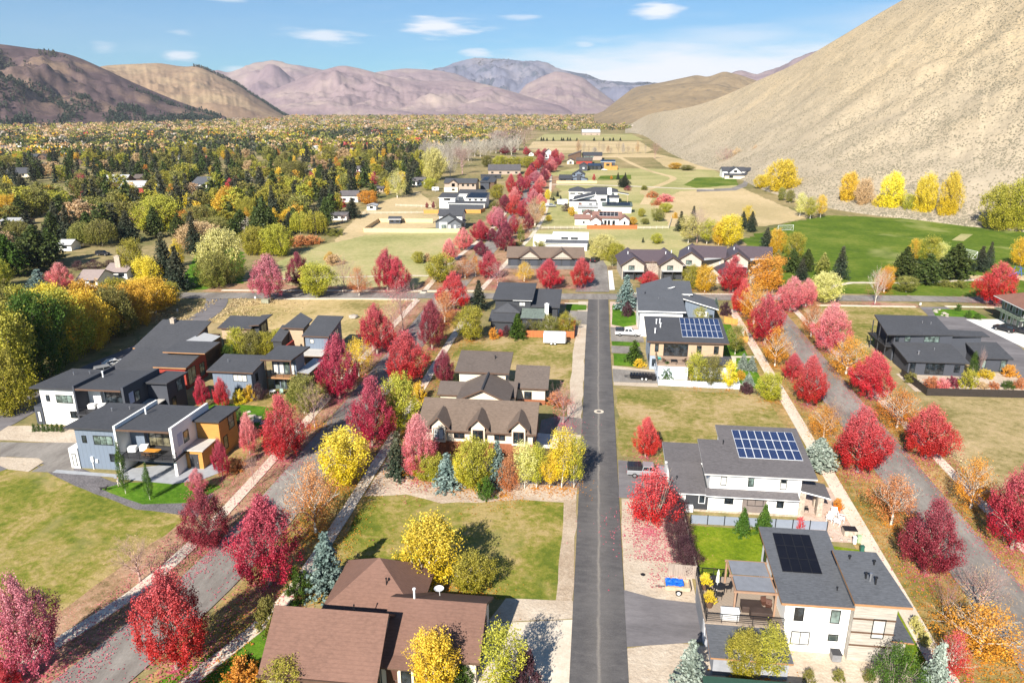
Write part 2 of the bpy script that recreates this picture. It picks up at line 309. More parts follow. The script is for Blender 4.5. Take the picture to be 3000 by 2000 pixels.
sheet('lawn', [(-92, 160), (-48, 150), (-48, 186), (-54, 186.6), (-92, 181)], m_dstraw, 1, 1.2)
sheet('field', gp('v', [(700, 575), (860, 530), (1060, 530), (1060, 580), (985, 662), (560, 665), (600, 620)]), m_field, 1, 2)
sheet('field', gp('v', [(1180, 530), (1560, 520), (1620, 610), (1180, 610), (1130, 570)]), m_field, 1, 1.5)
sheet('field', gp('v', [(1250, 470), (1290, 440), (1250, 400), (1330, 385), (1640, 390), (1700, 430), (1560, 440), (1500, 470), (1540, 520), (1240, 520)]), m_field, 1, 2)
sheet('field', gp('v', [(1500, 470), (1560, 440), (1700, 430), (1790, 470), (1860, 500), (1760, 520), (1620, 520), (1540, 520)]), m_straw, 2, 2)
sheet('field', gp('v', [(1210, 343), (1225, 325), (1470, 325), (1500, 345), (1480, 352), (1250, 352)]), m_straw, 1, 2)
sheet('field', gp('v', [(1230, 322), (1250, 308), (1450, 308), (1480, 322)]), m_field, 1, 2)
sheet('field', gp('v', [(1380, 362), (1500, 362), (1530, 385), (1700, 395), (1640, 380), (1560, 365), (1500, 352), (1360, 355)]), m_straw, 2, 2)
sheet('field', gp('v', [(0, 348), (110, 338), (215, 340), (220, 345), (90, 350), (0, 358)]), m_field, 1, 2)
sheet('meadow', gp('v', [(760, 560), (800, 520), (850, 470), (960, 440), (1000, 470), (1020, 520), (840, 540)]), m_straw, 2, 1.5)
sheet('meadow', gp('v', [(40, 455), (130, 425), (160, 440), (120, 460), (50, 470)]), m_field, 1, 1.5)
sheet('park_turf', [(52, 204.8), (118, 208), (230, 205), (230, 290), (181, 327), (150, 358), (112, 366), (84, 335), (58, 290), (52, 240)], m_park, 1, 3)
sheet('lawn', gp('v', [(1570, 425), (1600, 408), (1690, 408), (1695, 425), (1600, 432)]), m_park, 3, 1)
sheet('lawn', gp('v', [(1370, 415), (1380, 404), (1450, 402), (1450, 412)]), m_park, 3, .6)
sheet('lawn', gp('v', [(400, 668), (455, 580), (520, 560), (560, 580), (560, 660)]), m_lawn, 2, 1.5)
# verges under the street trees
def strip(x0, x1, y0, y1, m, lv, name='verge', jit=.4): return sheet(name, [(x0, y0), (x1, y0), (x1, y1), (x0, y1)], m, lv, jit, 3)
sheet('verge', [(-60, 30), (-46, 30), (-44.3, 66), (-43.3, 90), (-43.3, 184), (-49.5, 184), (-49, 100), (-49.5, 80), (-56, 45)], m_red, 2, .4)
sheet('verge', [(-41, 30), (-29.3, 30), (-29.0, 70), (-28.6, 158), (-28.6, 187), (-35.9, 187), (-36, 75), (-38, 60)], m_orange, 2, .4)
strip(-50, -43, 197, 420, m_red, 2); strip(-36, -26, 199, 560, m_red, 2)
strip(32.2, 41.6, 40, 188, m_orange, 2); strip(47.6, 54.5, 40, 194, m_orange, 2)
strip(-110, -52, 188.5, 199, m_red, 2); strip(-30, -4.5, 203.5, 231, m_red, 2); strip(-22, -6, 184.5, 191, m_red, 3); strip(53, 86, 193.2, 197.5, m_red, 3)
strip(-8, -1, 85, 96, m_mulch, 2); strip(-3.4, -.9, 96, 190, m_gravel, 2); strip(-2.6, -.9, 62, 86, m_dirt, 2)
sheet('gravel_bed', [(-29.5, 83.6), (-24, 84.6), (-19, 82.9), (-14, 83.6), (-8, 85.3), (-1.5, 85.6), (-1.2, 90.5), (-29.5, 96)], m_mulch, 3, .3)
sheet('gravel_yard', [(4.7, 66.8), (9, 66.1), (12.2, 65.9), (12.4, 86.5), (4.9, 86.9)], m_gravel, 2, .15)
sheet('gravel_yard', [(4.4, 48), (13.5, 48), (13.5, 59.5), (9, 59.8), (4.6, 58.4)], m_gravel, 2, .2)
sheet('gravel_yard', [(13, 48), (33, 48), (31.5, 61), (19, 61)], m_gravel, 2, .2)
sheet('lawn', [(13.2, 66.5), (20, 66.5), (20, 70), (22.5, 81.2), (13.3, 81.2)], m_lawny, 3)
sheet('lawn', [(29.8, 59.5), (33.4, 55), (33.4, 78), (27, 79), (27, 66)], m_lawny, 3, .2)
sheet('lawn', [(-41.5, 45), (-29.5, 45), (-29.5, 62), (-31.5, 61), (-33, 56)], m_lawn, 4, .1)
sheet('paving', [(27.3, 79.5), (33.5, 79.5), (33.6, 93), (30.5, 94), (27.3, 90)], m_pinkpatio, 3)
sheet('lawn', [(-66, 81.3), (-58, 78.2), (-51, 79.5), (-50, 84), (-54, 84.5), (-64, 83.5)], m_lawn, 4, .15)
sheet('gravel_bed', [(-80, 86.6), (-72.5, 86.5), (-66, 83.5), (-58, 82), (-50, 82), (-49, 76), (-58, 77), (-66, 80), (-74, 83.6)], m_dkgravel, 3, .2)
sheet('paving', [(-66.2, 84.3), (-57, 83.7), (-53.5, 85.5), (-51.5, 88.5), (-56, 91), (-66.5, 87)], paint('grey slabs', (.34, .35, .37), .8, .15, 1.2), 5)
sheet('paving', [(-76, 84.9), (-66.2, 84.6), (-66.2, 85.5), (-76, 85.8)], paint('grey slabs', (.34, .35, .37)), 5)
sheet('garden', [(-58, 88), (-49.5, 86), (-48.6, 130), (-53, 130), (-62, 118), (-72, 106), (-56, 98)], m_orange, 2, .3)
sheet('lawn', [(-68, 104), (-54, 103), (-52, 111), (-66, 112)], m_lawn, 4, .4)
sheet('lawn', [(33, 130), (27.5, 130), (28.5, 172), (33.5, 172)], m_lawn, 3, .3)
sheet('lawn', [(5, 139.5), (10.5, 139.5), (10.8, 147), (5, 147)], m_lawn, 4, .4); sheet('lawn', [(4.9, 152.5), (11, 152.5), (11, 155.3), (4.9, 155.3)], m_lawn, 4, .3)
sheet('lawn', [(5.2, 168.5), (8, 167), (11, 169), (11.3, 180), (8.5, 187), (5.6, 186.5)], m_lawn, 4, .15); sheet('lawn', [(-6.5, 180.5), (-1.2, 181), (-1.2, 186), (-6.5, 186.5)], m_lawn, 4, .15)
sheet('paving', [(4.8, 166), (11.5, 165.4), (12.3, 190.6), (5.0, 190.2)], m_pinkpatio, 3)
sheet('gravel_yard', [(4.8, 128.5), (13, 128.5), (13, 137.5), (4.8, 139.5)], m_gravel, 2, .2)
sheet('paving', [(60, 131.5), (84, 131.5), (84, 144), (60, 141)], m_mulch, 3, .2)
sheet('lawn', [(86, 185.5), (98, 184.5), (98, 192), (88, 192.5)], m_lawn, 4, .3)
# driveways
sheet('driveway', [(4.6, 58.6), (12.3, 60.2), (12.3, 66.0), (8, 66.3), (4.6, 67.4)], m_drive, 4)
sheet('driveway', [(4.6, 87), (12, 87), (12, 97), (4.8, 98)], m_drive, 4); sheet('driveway', [(4.7, 147.4), (11, 147.2), (11, 152.2), (4.7, 152.3)], m_street, 5)
sheet('driveway', [(4.7, 130.2), (13, 130.4), (13, 136.6), (4.7, 137.5)], m_street, 5); sheet('driveway', [(4.7, 155.6), (12, 155.4), (12, 164.8), (8, 166.2), (4.7, 166.6)], m_street, 5)
sheet('driveway', [(-9.6, 52), (-.7, 48), (-.7, 62), (-9.4, 60.4)], m_conc, 4); sheet('driveway', [(-9.4, 60.5), (-.8, 62.1), (-.8, 64.9), (-8, 64.6)], m_gravel, 4, .1)
sheet('driveway', [(-8, 89.5), (-.7, 89), (-.7, 97), (-8, 97)], m_drive, 5); sheet('driveway', [(-7.6, 106), (-.8, 106), (-.8, 112.5), (-5, 113), (-7.6, 111)], m_street, 5); sheet('paving', [(-7.8, 99), (-3.4, 99.6), (-3.2, 105.5), (-7.8, 106)], m_conc2, 4)
sheet('driveway', [(-7, 168.5), (-.7, 168), (-.7, 179.5), (-7, 180)], m_street, 5)
sheet('driveway', [(-30, 228), (-1, 230), (-.4, 245), (-3, 245), (-3, 237), (-28, 235)], m_street, 4); sheet('driveway', [(-4.6, 200), (5.0, 201), (4.8, 235), (3.5, 246), (-1.5, 245), (-3, 232)], m_street, 5)
sheet('paving', [(5.1, 203.2), (6.6, 203.6), (6.4, 229.5), (5, 229.4)], m_conc2, 6)
sheet('driveway', [(-110, 40), (-79, 92.5), (-74, 93), (-72, 88), (-76, 86.7), (-84, 88), (-91, 90), (-112, 80)], m_drive, 3, .1)
sheet('driveway', gp('e', [(0, 1075), (540, 1080), (520, 1290), (220, 1285), (320, 1230), (270, 1190), (0, 1175)]), m_street, 5)
sheet('gravel_yard', gp('e', [(0, 1000), (60, 960), (330, 960), (540, 990), (540, 1085), (0, 1060)]), m_gravel, 4, .1); sheet('gravel_yard', gp('e', [(0, 1180), (270, 1190), (310, 1215), (200, 1285), (60, 1270), (0, 1240)]), m_gravel, 6, .1)
ribbon('road', [(-99, 88), (-97, 100), (-99, 123), (-97, 138), (-96, 158), (-98, 173), (-104, 186)], 5.6, m_drive, .07)
sheet('driveway', [(85.6, 193.8), (92.6, 194.8), (94, 178), (93.5, 161), (88, 140), (82.5, 140), (82.5, 152), (82, 172)], m_drive, 4); sheet('driveway', [(92, 183), (101, 184), (100, 160), (94, 160), (93, 172)], m_conc2, 5)
sheet('driveway', gp('v', [(1600, 436), (1680, 432), (1705, 422), (1712, 412), (1722, 412), (1715, 428), (1690, 438), (1600, 441)]), m_street, 4); ribbon('path', gp('v', [(1640, 435), (1560, 433), (1450, 428), (1300, 424), (1260, 424)]), 4.5, m_conc, .09)
ribbon('path', gp('v', [(1480, 470), (1490, 450), (1480, 440), (1530, 420), (1545, 408), (1500, 395), (1460, 380), (1420, 360)]), 5, m_straw, .08)
# streets and pavements
ribbon('lane', [(1.9, 30), (1.9, 116), (1.75, 150), (1.9, 192)], 5.4, m_lane, .11)
WS = [(-50, 20), (-46.3, 40), (-43.3, 52), (-41.2, 63), (-40, 77), (-39.7, 100), (-39.6, 150), (-39.7, 200), (-38.6, 250), (-37.6, 300), (-37.5, 360), (-39, 420), (-43, 500), (-48, 600), (-50, 700), (-48, 900)]
ribbon('street', WS, 6.6, m_street, .115)
ribbon('cross_street', [(-230, 172), (-160, 180), (-103, 184.5), (-57, 190), (0, 195), (66, 201), (103, 203), (150, 199), (230, 190)], 6.4, m_street, .125)
ribbon('street', [(43.8, 20), (44.5, 70), (44.9, 100), (45.2, 130), (45.6, 165), (46, 201)], 6.8, m_street, .12)
ribbon('pavement', [(-55, 40), (-52, 49.8), (-49.7, 55.6), (-48, 60.4), (-46.9, 66), (-46.3, 73), (-46.3, 93), (-46.7, 118), (-46.9, 150), (-46.9, 186)], 1.6, m_conc, .15, h=.15)
ribbon('pavement', [(-47.2, 193), (-47.4, 230), (-45.6, 262), (-43.5, 300), (-43.6, 360), (-45.5, 430), (-52, 520)], 1.6, m_conc, .15, h=.15)
ribbon('pavement', [(-37.5, 44), (-33.9, 53), (-32.3, 57), (-31.2, 62), (-30.7, 72), (-30.5, 102), (-31, 134), (-30.9, 186.5)], 1.6, m_conc, .15, h=.15)
ribbon('pavement', [(-31.5, 198.5), (-27, 262), (-24.6, 300), (-24, 360), (-28, 460), (-34, 566)], 1.6, m_conc, .15, h=.15)
ribbon('pavement', [(33.4, 30), (33.6, 57), (34.6, 100), (35.6, 150), (36.2, 186)], 1.9, m_conc, .15, h=.15)
ribbon('pavement', [(52.3, 30), (52.2, 100), (52.1, 160), (52.3, 190)], 1.5, m_conc, .15, h=.15)
ribbon('pavement', [(-86, 183.2), (-57, 186.0), (-46.9, 186.6)], 1.3, m_conc, .15, h=.15); ribbon('pavement', [(-105, 190.6), (-57, 195.2), (-32, 198)], 1.3, m_conc, .15, h=.15)
ribbon('pavement', [(53, 192.3), (84.5, 193.9)], 1.0, m_conc, .15, h=.15); ribbon('pavement', [(92.5, 195.2), (108, 196)], 1.0, m_conc, .15, h=.15); ribbon('pavement', [(8, 199.9), (40, 202.2)], 1.2, m_conc, .16, h=.15)
ribbon('path', [(-105, 203), (-57, 215), (-47, 214)], 1.2, m_conc, .1); ribbon('path', gp('v', [(1895, 667), (1925, 655), (1955, 650), (2100, 650), (2260, 642)]), 1.8, m_conc, .1)
ribbon('path', [(-7, 186.8), (-1.2, 187.6)], 1.3, m_conc, .12); ribbon('path', [(29.5, 147.5), (34.8, 148)], 1.1, m_conc, .12); ribbon('path', [(28.5, 131), (26, 136), (29, 142), (30, 147)], 1, m_conc, .1)
sheet('paving', gp('m', [(1390, 868), (1470, 815), (1570, 818), (1490, 875)]), m_field, 5); sheet('sand_play_area', gp('m', [(1520, 1165), (1610, 1158), (1700, 1170), (1640, 1215), (1550, 1205)]), m_straw, 5, .3); sheet('sand_play_area', gp('m', [(1900, 1165), (2010, 1160), (2010, 1210), (1920, 1190)]), m_straw, 5, .3)
# ------------------------------------------------------------------ hills
def hillmat(name, c1, c2, c3, sc, dark=None, spots=None, bands=0):
    m, t, b = newmat(name); g = NN(t, 'ShaderNodeNewGeometry'); P = g.outputs['Position']
    a = noisen(t, P, sc, 6, .65, .5); d = noisen(t, P, sc * 9, 5, .7)
    c = ramp(t, a, [(.32, c1), (.5, c2), (.68, c3)]); c = mixc(t, 1.0, c, ramp(t, d, [(.3, (.88,) * 3), (.7, (1.12,) * 3)]), 'MULTIPLY')
    if bands:
        sz = NN(t, 'ShaderNodeSeparateXYZ'); t.links.new(P, sz.inputs[0]); q_ = NN(t, 'ShaderNodeMath', operation='MULTIPLY_ADD'); t.links.new(noisen(t, P, .006, 4), q_.inputs[0]); q_.inputs[1].default_value = -bands; t.links.new(sz.outputs[2], q_.inputs[2]); c = mixc(t, mapr(t, q_.outputs[0], -bands * .6, bands * .2, .8, 0), c, (.37, .32, .25))
    if spots:
        mp = NN(t, 'ShaderNodeMapping'); mp.inputs['Scale'].default_value = spots[3]; t.links.new(P, mp.inputs[0])
        s_ = noisen(t, mp.outputs[0], spots[1], 4, .75); w = noisen(t, P, sc * 2, 3)
        f = mapr(t, s_, spots[2], spots[2] + .08, 0, 1); f2 = mapr(t, w, .35, .6, .25, .9); q = NN(t, 'ShaderNodeMath', operation='MULTIPLY'); t.links.new(f, q.inputs[0]); t.links.new(f2, q.inputs[1])
        c = mixc(t, q.outputs[0], c, spots[0])
    if dark:
        w = noisen(t, P, dark[1], 5, .7, .6); c = mixc(t, mapr(t, w, dark[2], dark[2] + .05, 0, .9), c, dark[0])
    t.links.new(c, b.inputs['Base Color']); b.inputs['Roughness'].default_value = 1; b.inputs['Specular IOR Level'].default_value = .05
    bump(t, b, d, .6, 1.5 / (sc * 100)); return m
def hill(name, cols, mat, nc=160, nr=60, gully=(0, 1), shape=1.0, back=.35, seed=0, rough=.02):
    """terrain lofted between a foot line and a crest line seen over the valley; cols: (azimuth px, foot distance, crest distance, crest height px)"""
    px = np.array([c[0] for c in cols], float); D0 = np.array([c[1] for c in cols], float); D1 = np.array([c[2] for c in cols], float); Y = np.array([c[3] for c in cols], float)
    xs = np.linspace(px[0], px[-1], nc); V = np.zeros((nr, nc, 3)); R = 1 + back
    ys = np.interp(xs, px, Y); d0s = np.interp(xs, px, D0); d1s = np.interp(xs, px, D1)
    k = max(1, nc // 60); ker = np.ones(2 * k + 1) / (2 * k + 1)
    sm = lambda a: np.convolve(np.pad(a, k, mode='edge'), ker, mode='valid')
    ys, d0s, d1s = sm(ys), sm(d0s), sm(d1s)
    for i, x in enumerate(xs):
        d = pxdir(x, ys[i]); hz = math.hypot(d.x, d.y); hc = CH + d.z / hz * d1s[i]; ux, uy = d.x / hz, d.y / hz
        for j in range(nr):
            tt = j / (nr - 1) * R; dist = d0s[i] + (d1s[i] - d0s[i]) * tt; X, Yw = ux * dist, uy * dist
            if tt <= 1: h = hc * (tt ** shape * (1 - .0)); env = math.sin(math.pi * min(1, tt)) ** .8
            else: h = hc * (1 - ((tt - 1) / back) * 1.0); env = .3
            L = (D1 - D0).mean()
            gn = mnoise.fractal(Vector((x * gully[1] / 100 + seed, tt * .9 + x * gully[1] / 260, seed)), .9, 2.1, 4)
            gn2 = mnoise.fractal(Vector((X / L * 6 + seed, Yw / L * 6, 1.3)), 1, 2, 5)
            gn3 = mnoise.fractal(Vector((X / L * 3.2 + seed * 2, Yw / L * 3.2, .3)), .9, 2.1, 5); h += hc * (gully[0] * ((abs(gn) * 2 - .55) * .16 + (abs(gn3) * 2.4 - .5) * 1.0) * env + rough * gn2 * (env + .15))
            V[j, i] = (X, Yw, max(-3, h) if j else -4)
    idx = np.arange(nr * nc).reshape(nr, nc); Q = np.stack([idx[:-1, :-1], idx[:-1, 1:], idx[1:, 1:], idx[1:, :-1]], -1).reshape(-1, 4)
    me = npmesh(name, V.reshape(-1, 3), Q, [mat], smooth=True); o = bpy.data.objects.new(name, me); COL.objects.link(o); tag(o, kind='structure'); return V
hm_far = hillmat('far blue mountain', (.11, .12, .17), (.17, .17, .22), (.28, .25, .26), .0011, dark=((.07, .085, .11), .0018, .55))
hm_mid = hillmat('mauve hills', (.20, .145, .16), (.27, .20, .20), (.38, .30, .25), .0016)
hm_tan = hillmat('tan hill', (.22, .145, .10), (.30, .205, .13), (.36, .265, .16), .0028, spots=((.20, .15, .11), .02, .56, (1, 1, 1)))
hm_left = hillmat('brown ridge', (.07, .047, .052), (.11, .075, .075), (.22, .15, .10), .0032, spots=((.07, .05, .05), .03, .5, (1, 1, 1)))
hm_rmid = hillmat('brown foothills', (.20, .15, .095), (.26, .195, .12), (.35, .25, .14), .003, spots=((.17, .14, .10), .04, .52, (1, 1, 1)))
hm_big = hillmat('sagebrush hillside', (.39, .315, .215), (.455, .36, .235), (.51, .39, .24), .012, spots=((.33, .275, .195), .5, .5, (.55, .8, 1.6)), bands=110)
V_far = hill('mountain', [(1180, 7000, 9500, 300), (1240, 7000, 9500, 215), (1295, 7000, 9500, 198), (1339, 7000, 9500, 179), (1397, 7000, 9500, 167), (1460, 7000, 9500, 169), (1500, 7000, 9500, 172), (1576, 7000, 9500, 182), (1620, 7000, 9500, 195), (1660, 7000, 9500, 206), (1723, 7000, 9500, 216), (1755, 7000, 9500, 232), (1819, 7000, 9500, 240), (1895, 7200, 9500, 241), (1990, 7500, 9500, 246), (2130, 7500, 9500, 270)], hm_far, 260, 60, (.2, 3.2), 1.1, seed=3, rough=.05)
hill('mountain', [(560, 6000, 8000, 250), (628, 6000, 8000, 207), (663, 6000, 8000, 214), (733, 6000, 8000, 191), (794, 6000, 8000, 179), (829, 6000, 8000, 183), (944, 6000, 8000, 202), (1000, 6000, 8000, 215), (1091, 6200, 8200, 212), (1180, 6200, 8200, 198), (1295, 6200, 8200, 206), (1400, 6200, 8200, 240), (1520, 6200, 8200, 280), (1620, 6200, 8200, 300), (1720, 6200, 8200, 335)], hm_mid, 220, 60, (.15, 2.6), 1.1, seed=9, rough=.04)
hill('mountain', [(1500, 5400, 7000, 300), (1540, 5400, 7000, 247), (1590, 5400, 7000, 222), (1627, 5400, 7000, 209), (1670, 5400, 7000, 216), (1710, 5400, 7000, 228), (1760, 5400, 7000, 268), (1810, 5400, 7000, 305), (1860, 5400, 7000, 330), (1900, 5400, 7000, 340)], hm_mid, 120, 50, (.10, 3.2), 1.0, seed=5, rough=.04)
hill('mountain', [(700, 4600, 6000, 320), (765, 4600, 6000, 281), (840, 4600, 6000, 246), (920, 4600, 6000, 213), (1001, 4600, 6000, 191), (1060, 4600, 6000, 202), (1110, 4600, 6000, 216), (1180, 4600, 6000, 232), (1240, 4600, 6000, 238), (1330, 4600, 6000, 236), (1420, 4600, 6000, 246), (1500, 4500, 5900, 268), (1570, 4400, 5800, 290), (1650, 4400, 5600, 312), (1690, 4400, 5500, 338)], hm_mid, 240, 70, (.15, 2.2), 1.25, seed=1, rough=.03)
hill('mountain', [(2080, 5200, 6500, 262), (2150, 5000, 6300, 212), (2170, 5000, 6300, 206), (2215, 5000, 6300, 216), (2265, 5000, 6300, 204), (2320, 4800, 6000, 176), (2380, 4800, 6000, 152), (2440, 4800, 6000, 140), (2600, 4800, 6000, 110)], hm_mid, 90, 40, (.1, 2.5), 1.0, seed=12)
V_tan = hill('hill', [(200, 2900, 4200, 215), (312, 2900, 4200, 189), (408, 2900, 4200, 185), (466, 2900, 4200, 184), (542, 2900, 4200, 194), (580, 2900, 4200, 190), (612, 2900, 4200, 203), (702, 2900, 4150, 249), (765, 2900, 4050, 292), (829, 3000, 3900, 336), (850, 3000, 3900, 345)], hm_tan, 180, 60, (.11, 2.4), 1.0, seed=21, rough=.03)
V_left = hill('hill', [(-2200, 1700, 3300, 60), (-900, 1900, 3300, 100), (-260, 2100, 3300, 118), (0, 2200, 3300, 127), (77, 2250, 3300, 139), (128, 2300, 3300, 146), (159, 2300, 3300, 146), (223, 2300, 3300, 166), (255, 2350, 3300, 178), (319, 2400, 3250, 209), (446, 2500, 3200, 267), (542, 2600, 3100, 305), (657, 2700, 3000, 344)], hm_left, 300, 70, (.16, 2.2), 1.0, seed=33, rough=.05)
hill('hill', [(1745, 2300, 3000, 344), (1800, 2300, 3100, 300), (1857, 2300, 3300, 256), (1940, 2300, 3300, 241), (2042, 2200, 3300, 219), (2074, 2200, 3300, 226), (2122, 2200, 3200, 208), (2170, 2200, 3200, 220), (2240, 2200, 3200, 244), (2350, 2200, 3200, 260)], hm_rmid, 120, 50, (.09, 3), 1.0, seed=41)
hill('hill', [(1740, 1900, 2300, 337), (1800, 1850, 2400, 312), (1870, 1800, 2500, 277), (1940, 1750, 2550, 252), (2010, 1700, 2550, 243), (2100, 1700, 2500, 247), (2180, 1700, 2450, 262), (2300, 1700, 2400, 285)], hm_rmid, 120, 50, (.06, 2), .9, seed=44)
def gd(px, py): g_ = G('x', px, py); return math.hypot(g_.x, g_.y)
V_big = hill('hillside', [(1832, 1500, 1800, 376), (1852, 1480, 1800, 362), (1875, gd(1875, 388), 1750, 346), (1900, gd(1900, 405), 1600, 333), (1946, gd(1946, 440), 1350, 326), (2010, gd(2010, 470), 1200, 317), (2074, gd(2074, 492), 1100, 299), (2138, gd(2138, 505), 1050, 273), (2201, gd(2201, 530), 1000, 244), (2265, gd(2265, 560), 960, 216), (2329, gd(2329, 578), 930, 187), (2393, gd(2393, 595), 900, 149), (2520, gd(2520, 622), 860, 72), (2648, gd(2648, 640), 820, -4), (2800, gd(2800, 655), 780, -95), (3000, gd(3000, 680), 740, -215), (3300, gd(3300, 710), 700, -390), (3700, gd(3700, 740), 650, -600)], hm_big, 300, 120, (.03, .5), 1.3, back=.5, seed=50, rough=.02)
# ------------------------------------------------------------------ building materials
P = paint
R_CH = shingle('charcoal shingle', (.062, .064, .072)); R_BR = shingle('brown shingle', (.165, .09, .067), .2); R_DB = shingle('dark brown shingle', (.115, .092, .080)); R_TB = shingle('taupe shingle', (.15, .11, .085))
R_GR = shingle('grey brown shingle', (.115, .105, .108)); R_SL = shingle('slate shingle', (.095, .100, .112)); R_PU = P('plum metal roof', (.085, .065, .075), .5, .1); R_MT = P('pale metal roof', (.45, .45, .45), .45, .06); R_RD = shingle('red brown shingle', (.24, .13, .105))
WHT = P('white render', (.80, .79, .76), .8, .03, .6); CRM = P('cream siding', (.66, .58, .46), .8, .04, .6); BLU = siding('blue grey siding', (.15, .185, .24), 'V', 3, .06); GRY = siding('grey siding', (.12, .13, .145), 'V', 3, .06)
DRK = siding('charcoal siding', (.035, .038, .045), 'Z', 5, .08); CHB = P('charcoal panel', (.06, .065, .08), .8, .06); WOOD = siding('oiled cedar', (.50, .24, .055), 'Z', 5, .15); WOODP = siding('pale cedar', (.45, .32, .21), 'Z', 5, .15); BARN = siding('weathered boards', (.40, .36, .31), 'Z', 2.6, .28, .8)
RUST = siding('rust metal siding', (.26, .09, .04), 'V', 4, .2); REDW = siding('red boards', (.30, .035, .02), 'V', 3, .12); DWOOD = siding('dark wood siding', (.11, .06, .035), 'Z', 5, .2); TANW = siding('tan siding', (.38, .30, .24), 'Z', 4); FASC = P('brown fascia', (.11, .065, .045), .7); FASD = P('dark fascia', (.045, .045, .05), .6); FASW = P('white trim', (.78, .78, .78), .6); FASO = P('cedar fascia', (.36, .19, .09), .7)
BLK = P('black frame', (.018, .018, .02), .45, .05); BRN = P('brown frame', (.09, .04, .028), .6); GL = glass('window glass'); GLG = glass('green tinted glass', (.09, .12, .11), .1); BLIND = P('drawn blind', (.55, .55, .52), .5); CONC = P('concrete step', (.5, .47, .43), .9); GALV = P('galvanised metal', (.5, .5, .52), .35, .05, metal=.8)
STONE = P('ledge stone', (.42, .35, .28), .9, .4, 3.0, bmp=.6); GREYP = P('grey fence panel', (.22, .25, .31), .75, .06); LTG = siding('light boards', (.42, .37, .31), 'V', 3, .1); GRN = P('sage siding', (.20, .25, .18), .8); DECK = siding('deck boards', (.34, .27, .21), 'V', 4, .12, .7)
SOLB, t, b = newmat('blue solar glass'); tc = NN(t, 'ShaderNodeTexCoord')
br = NN(t, 'ShaderNodeTexBrick'); br.offset = 0; br.inputs['Scale'].default_value = 1; br.inputs['Brick Width'].default_value = .17; br.inputs['Row Height'].default_value = .17; br.inputs['Mortar Size'].default_value = .008; br.inputs['Color1'].default_value = (.008, .018, .07, 1); br.inputs['Color2'].default_value = (.012, .028, .10, 1); br.inputs['Mortar'].default_value = (.10, .13, .2, 1)
t.links.new(tc.outputs['Object'], br.inputs[0]); t.links.new(br.outputs[0], b.inputs['Base Color']); b.inputs['Roughness'].default_value = .25
SOLK = P('black solar glass', (.008, .008, .012), .3, .2); 
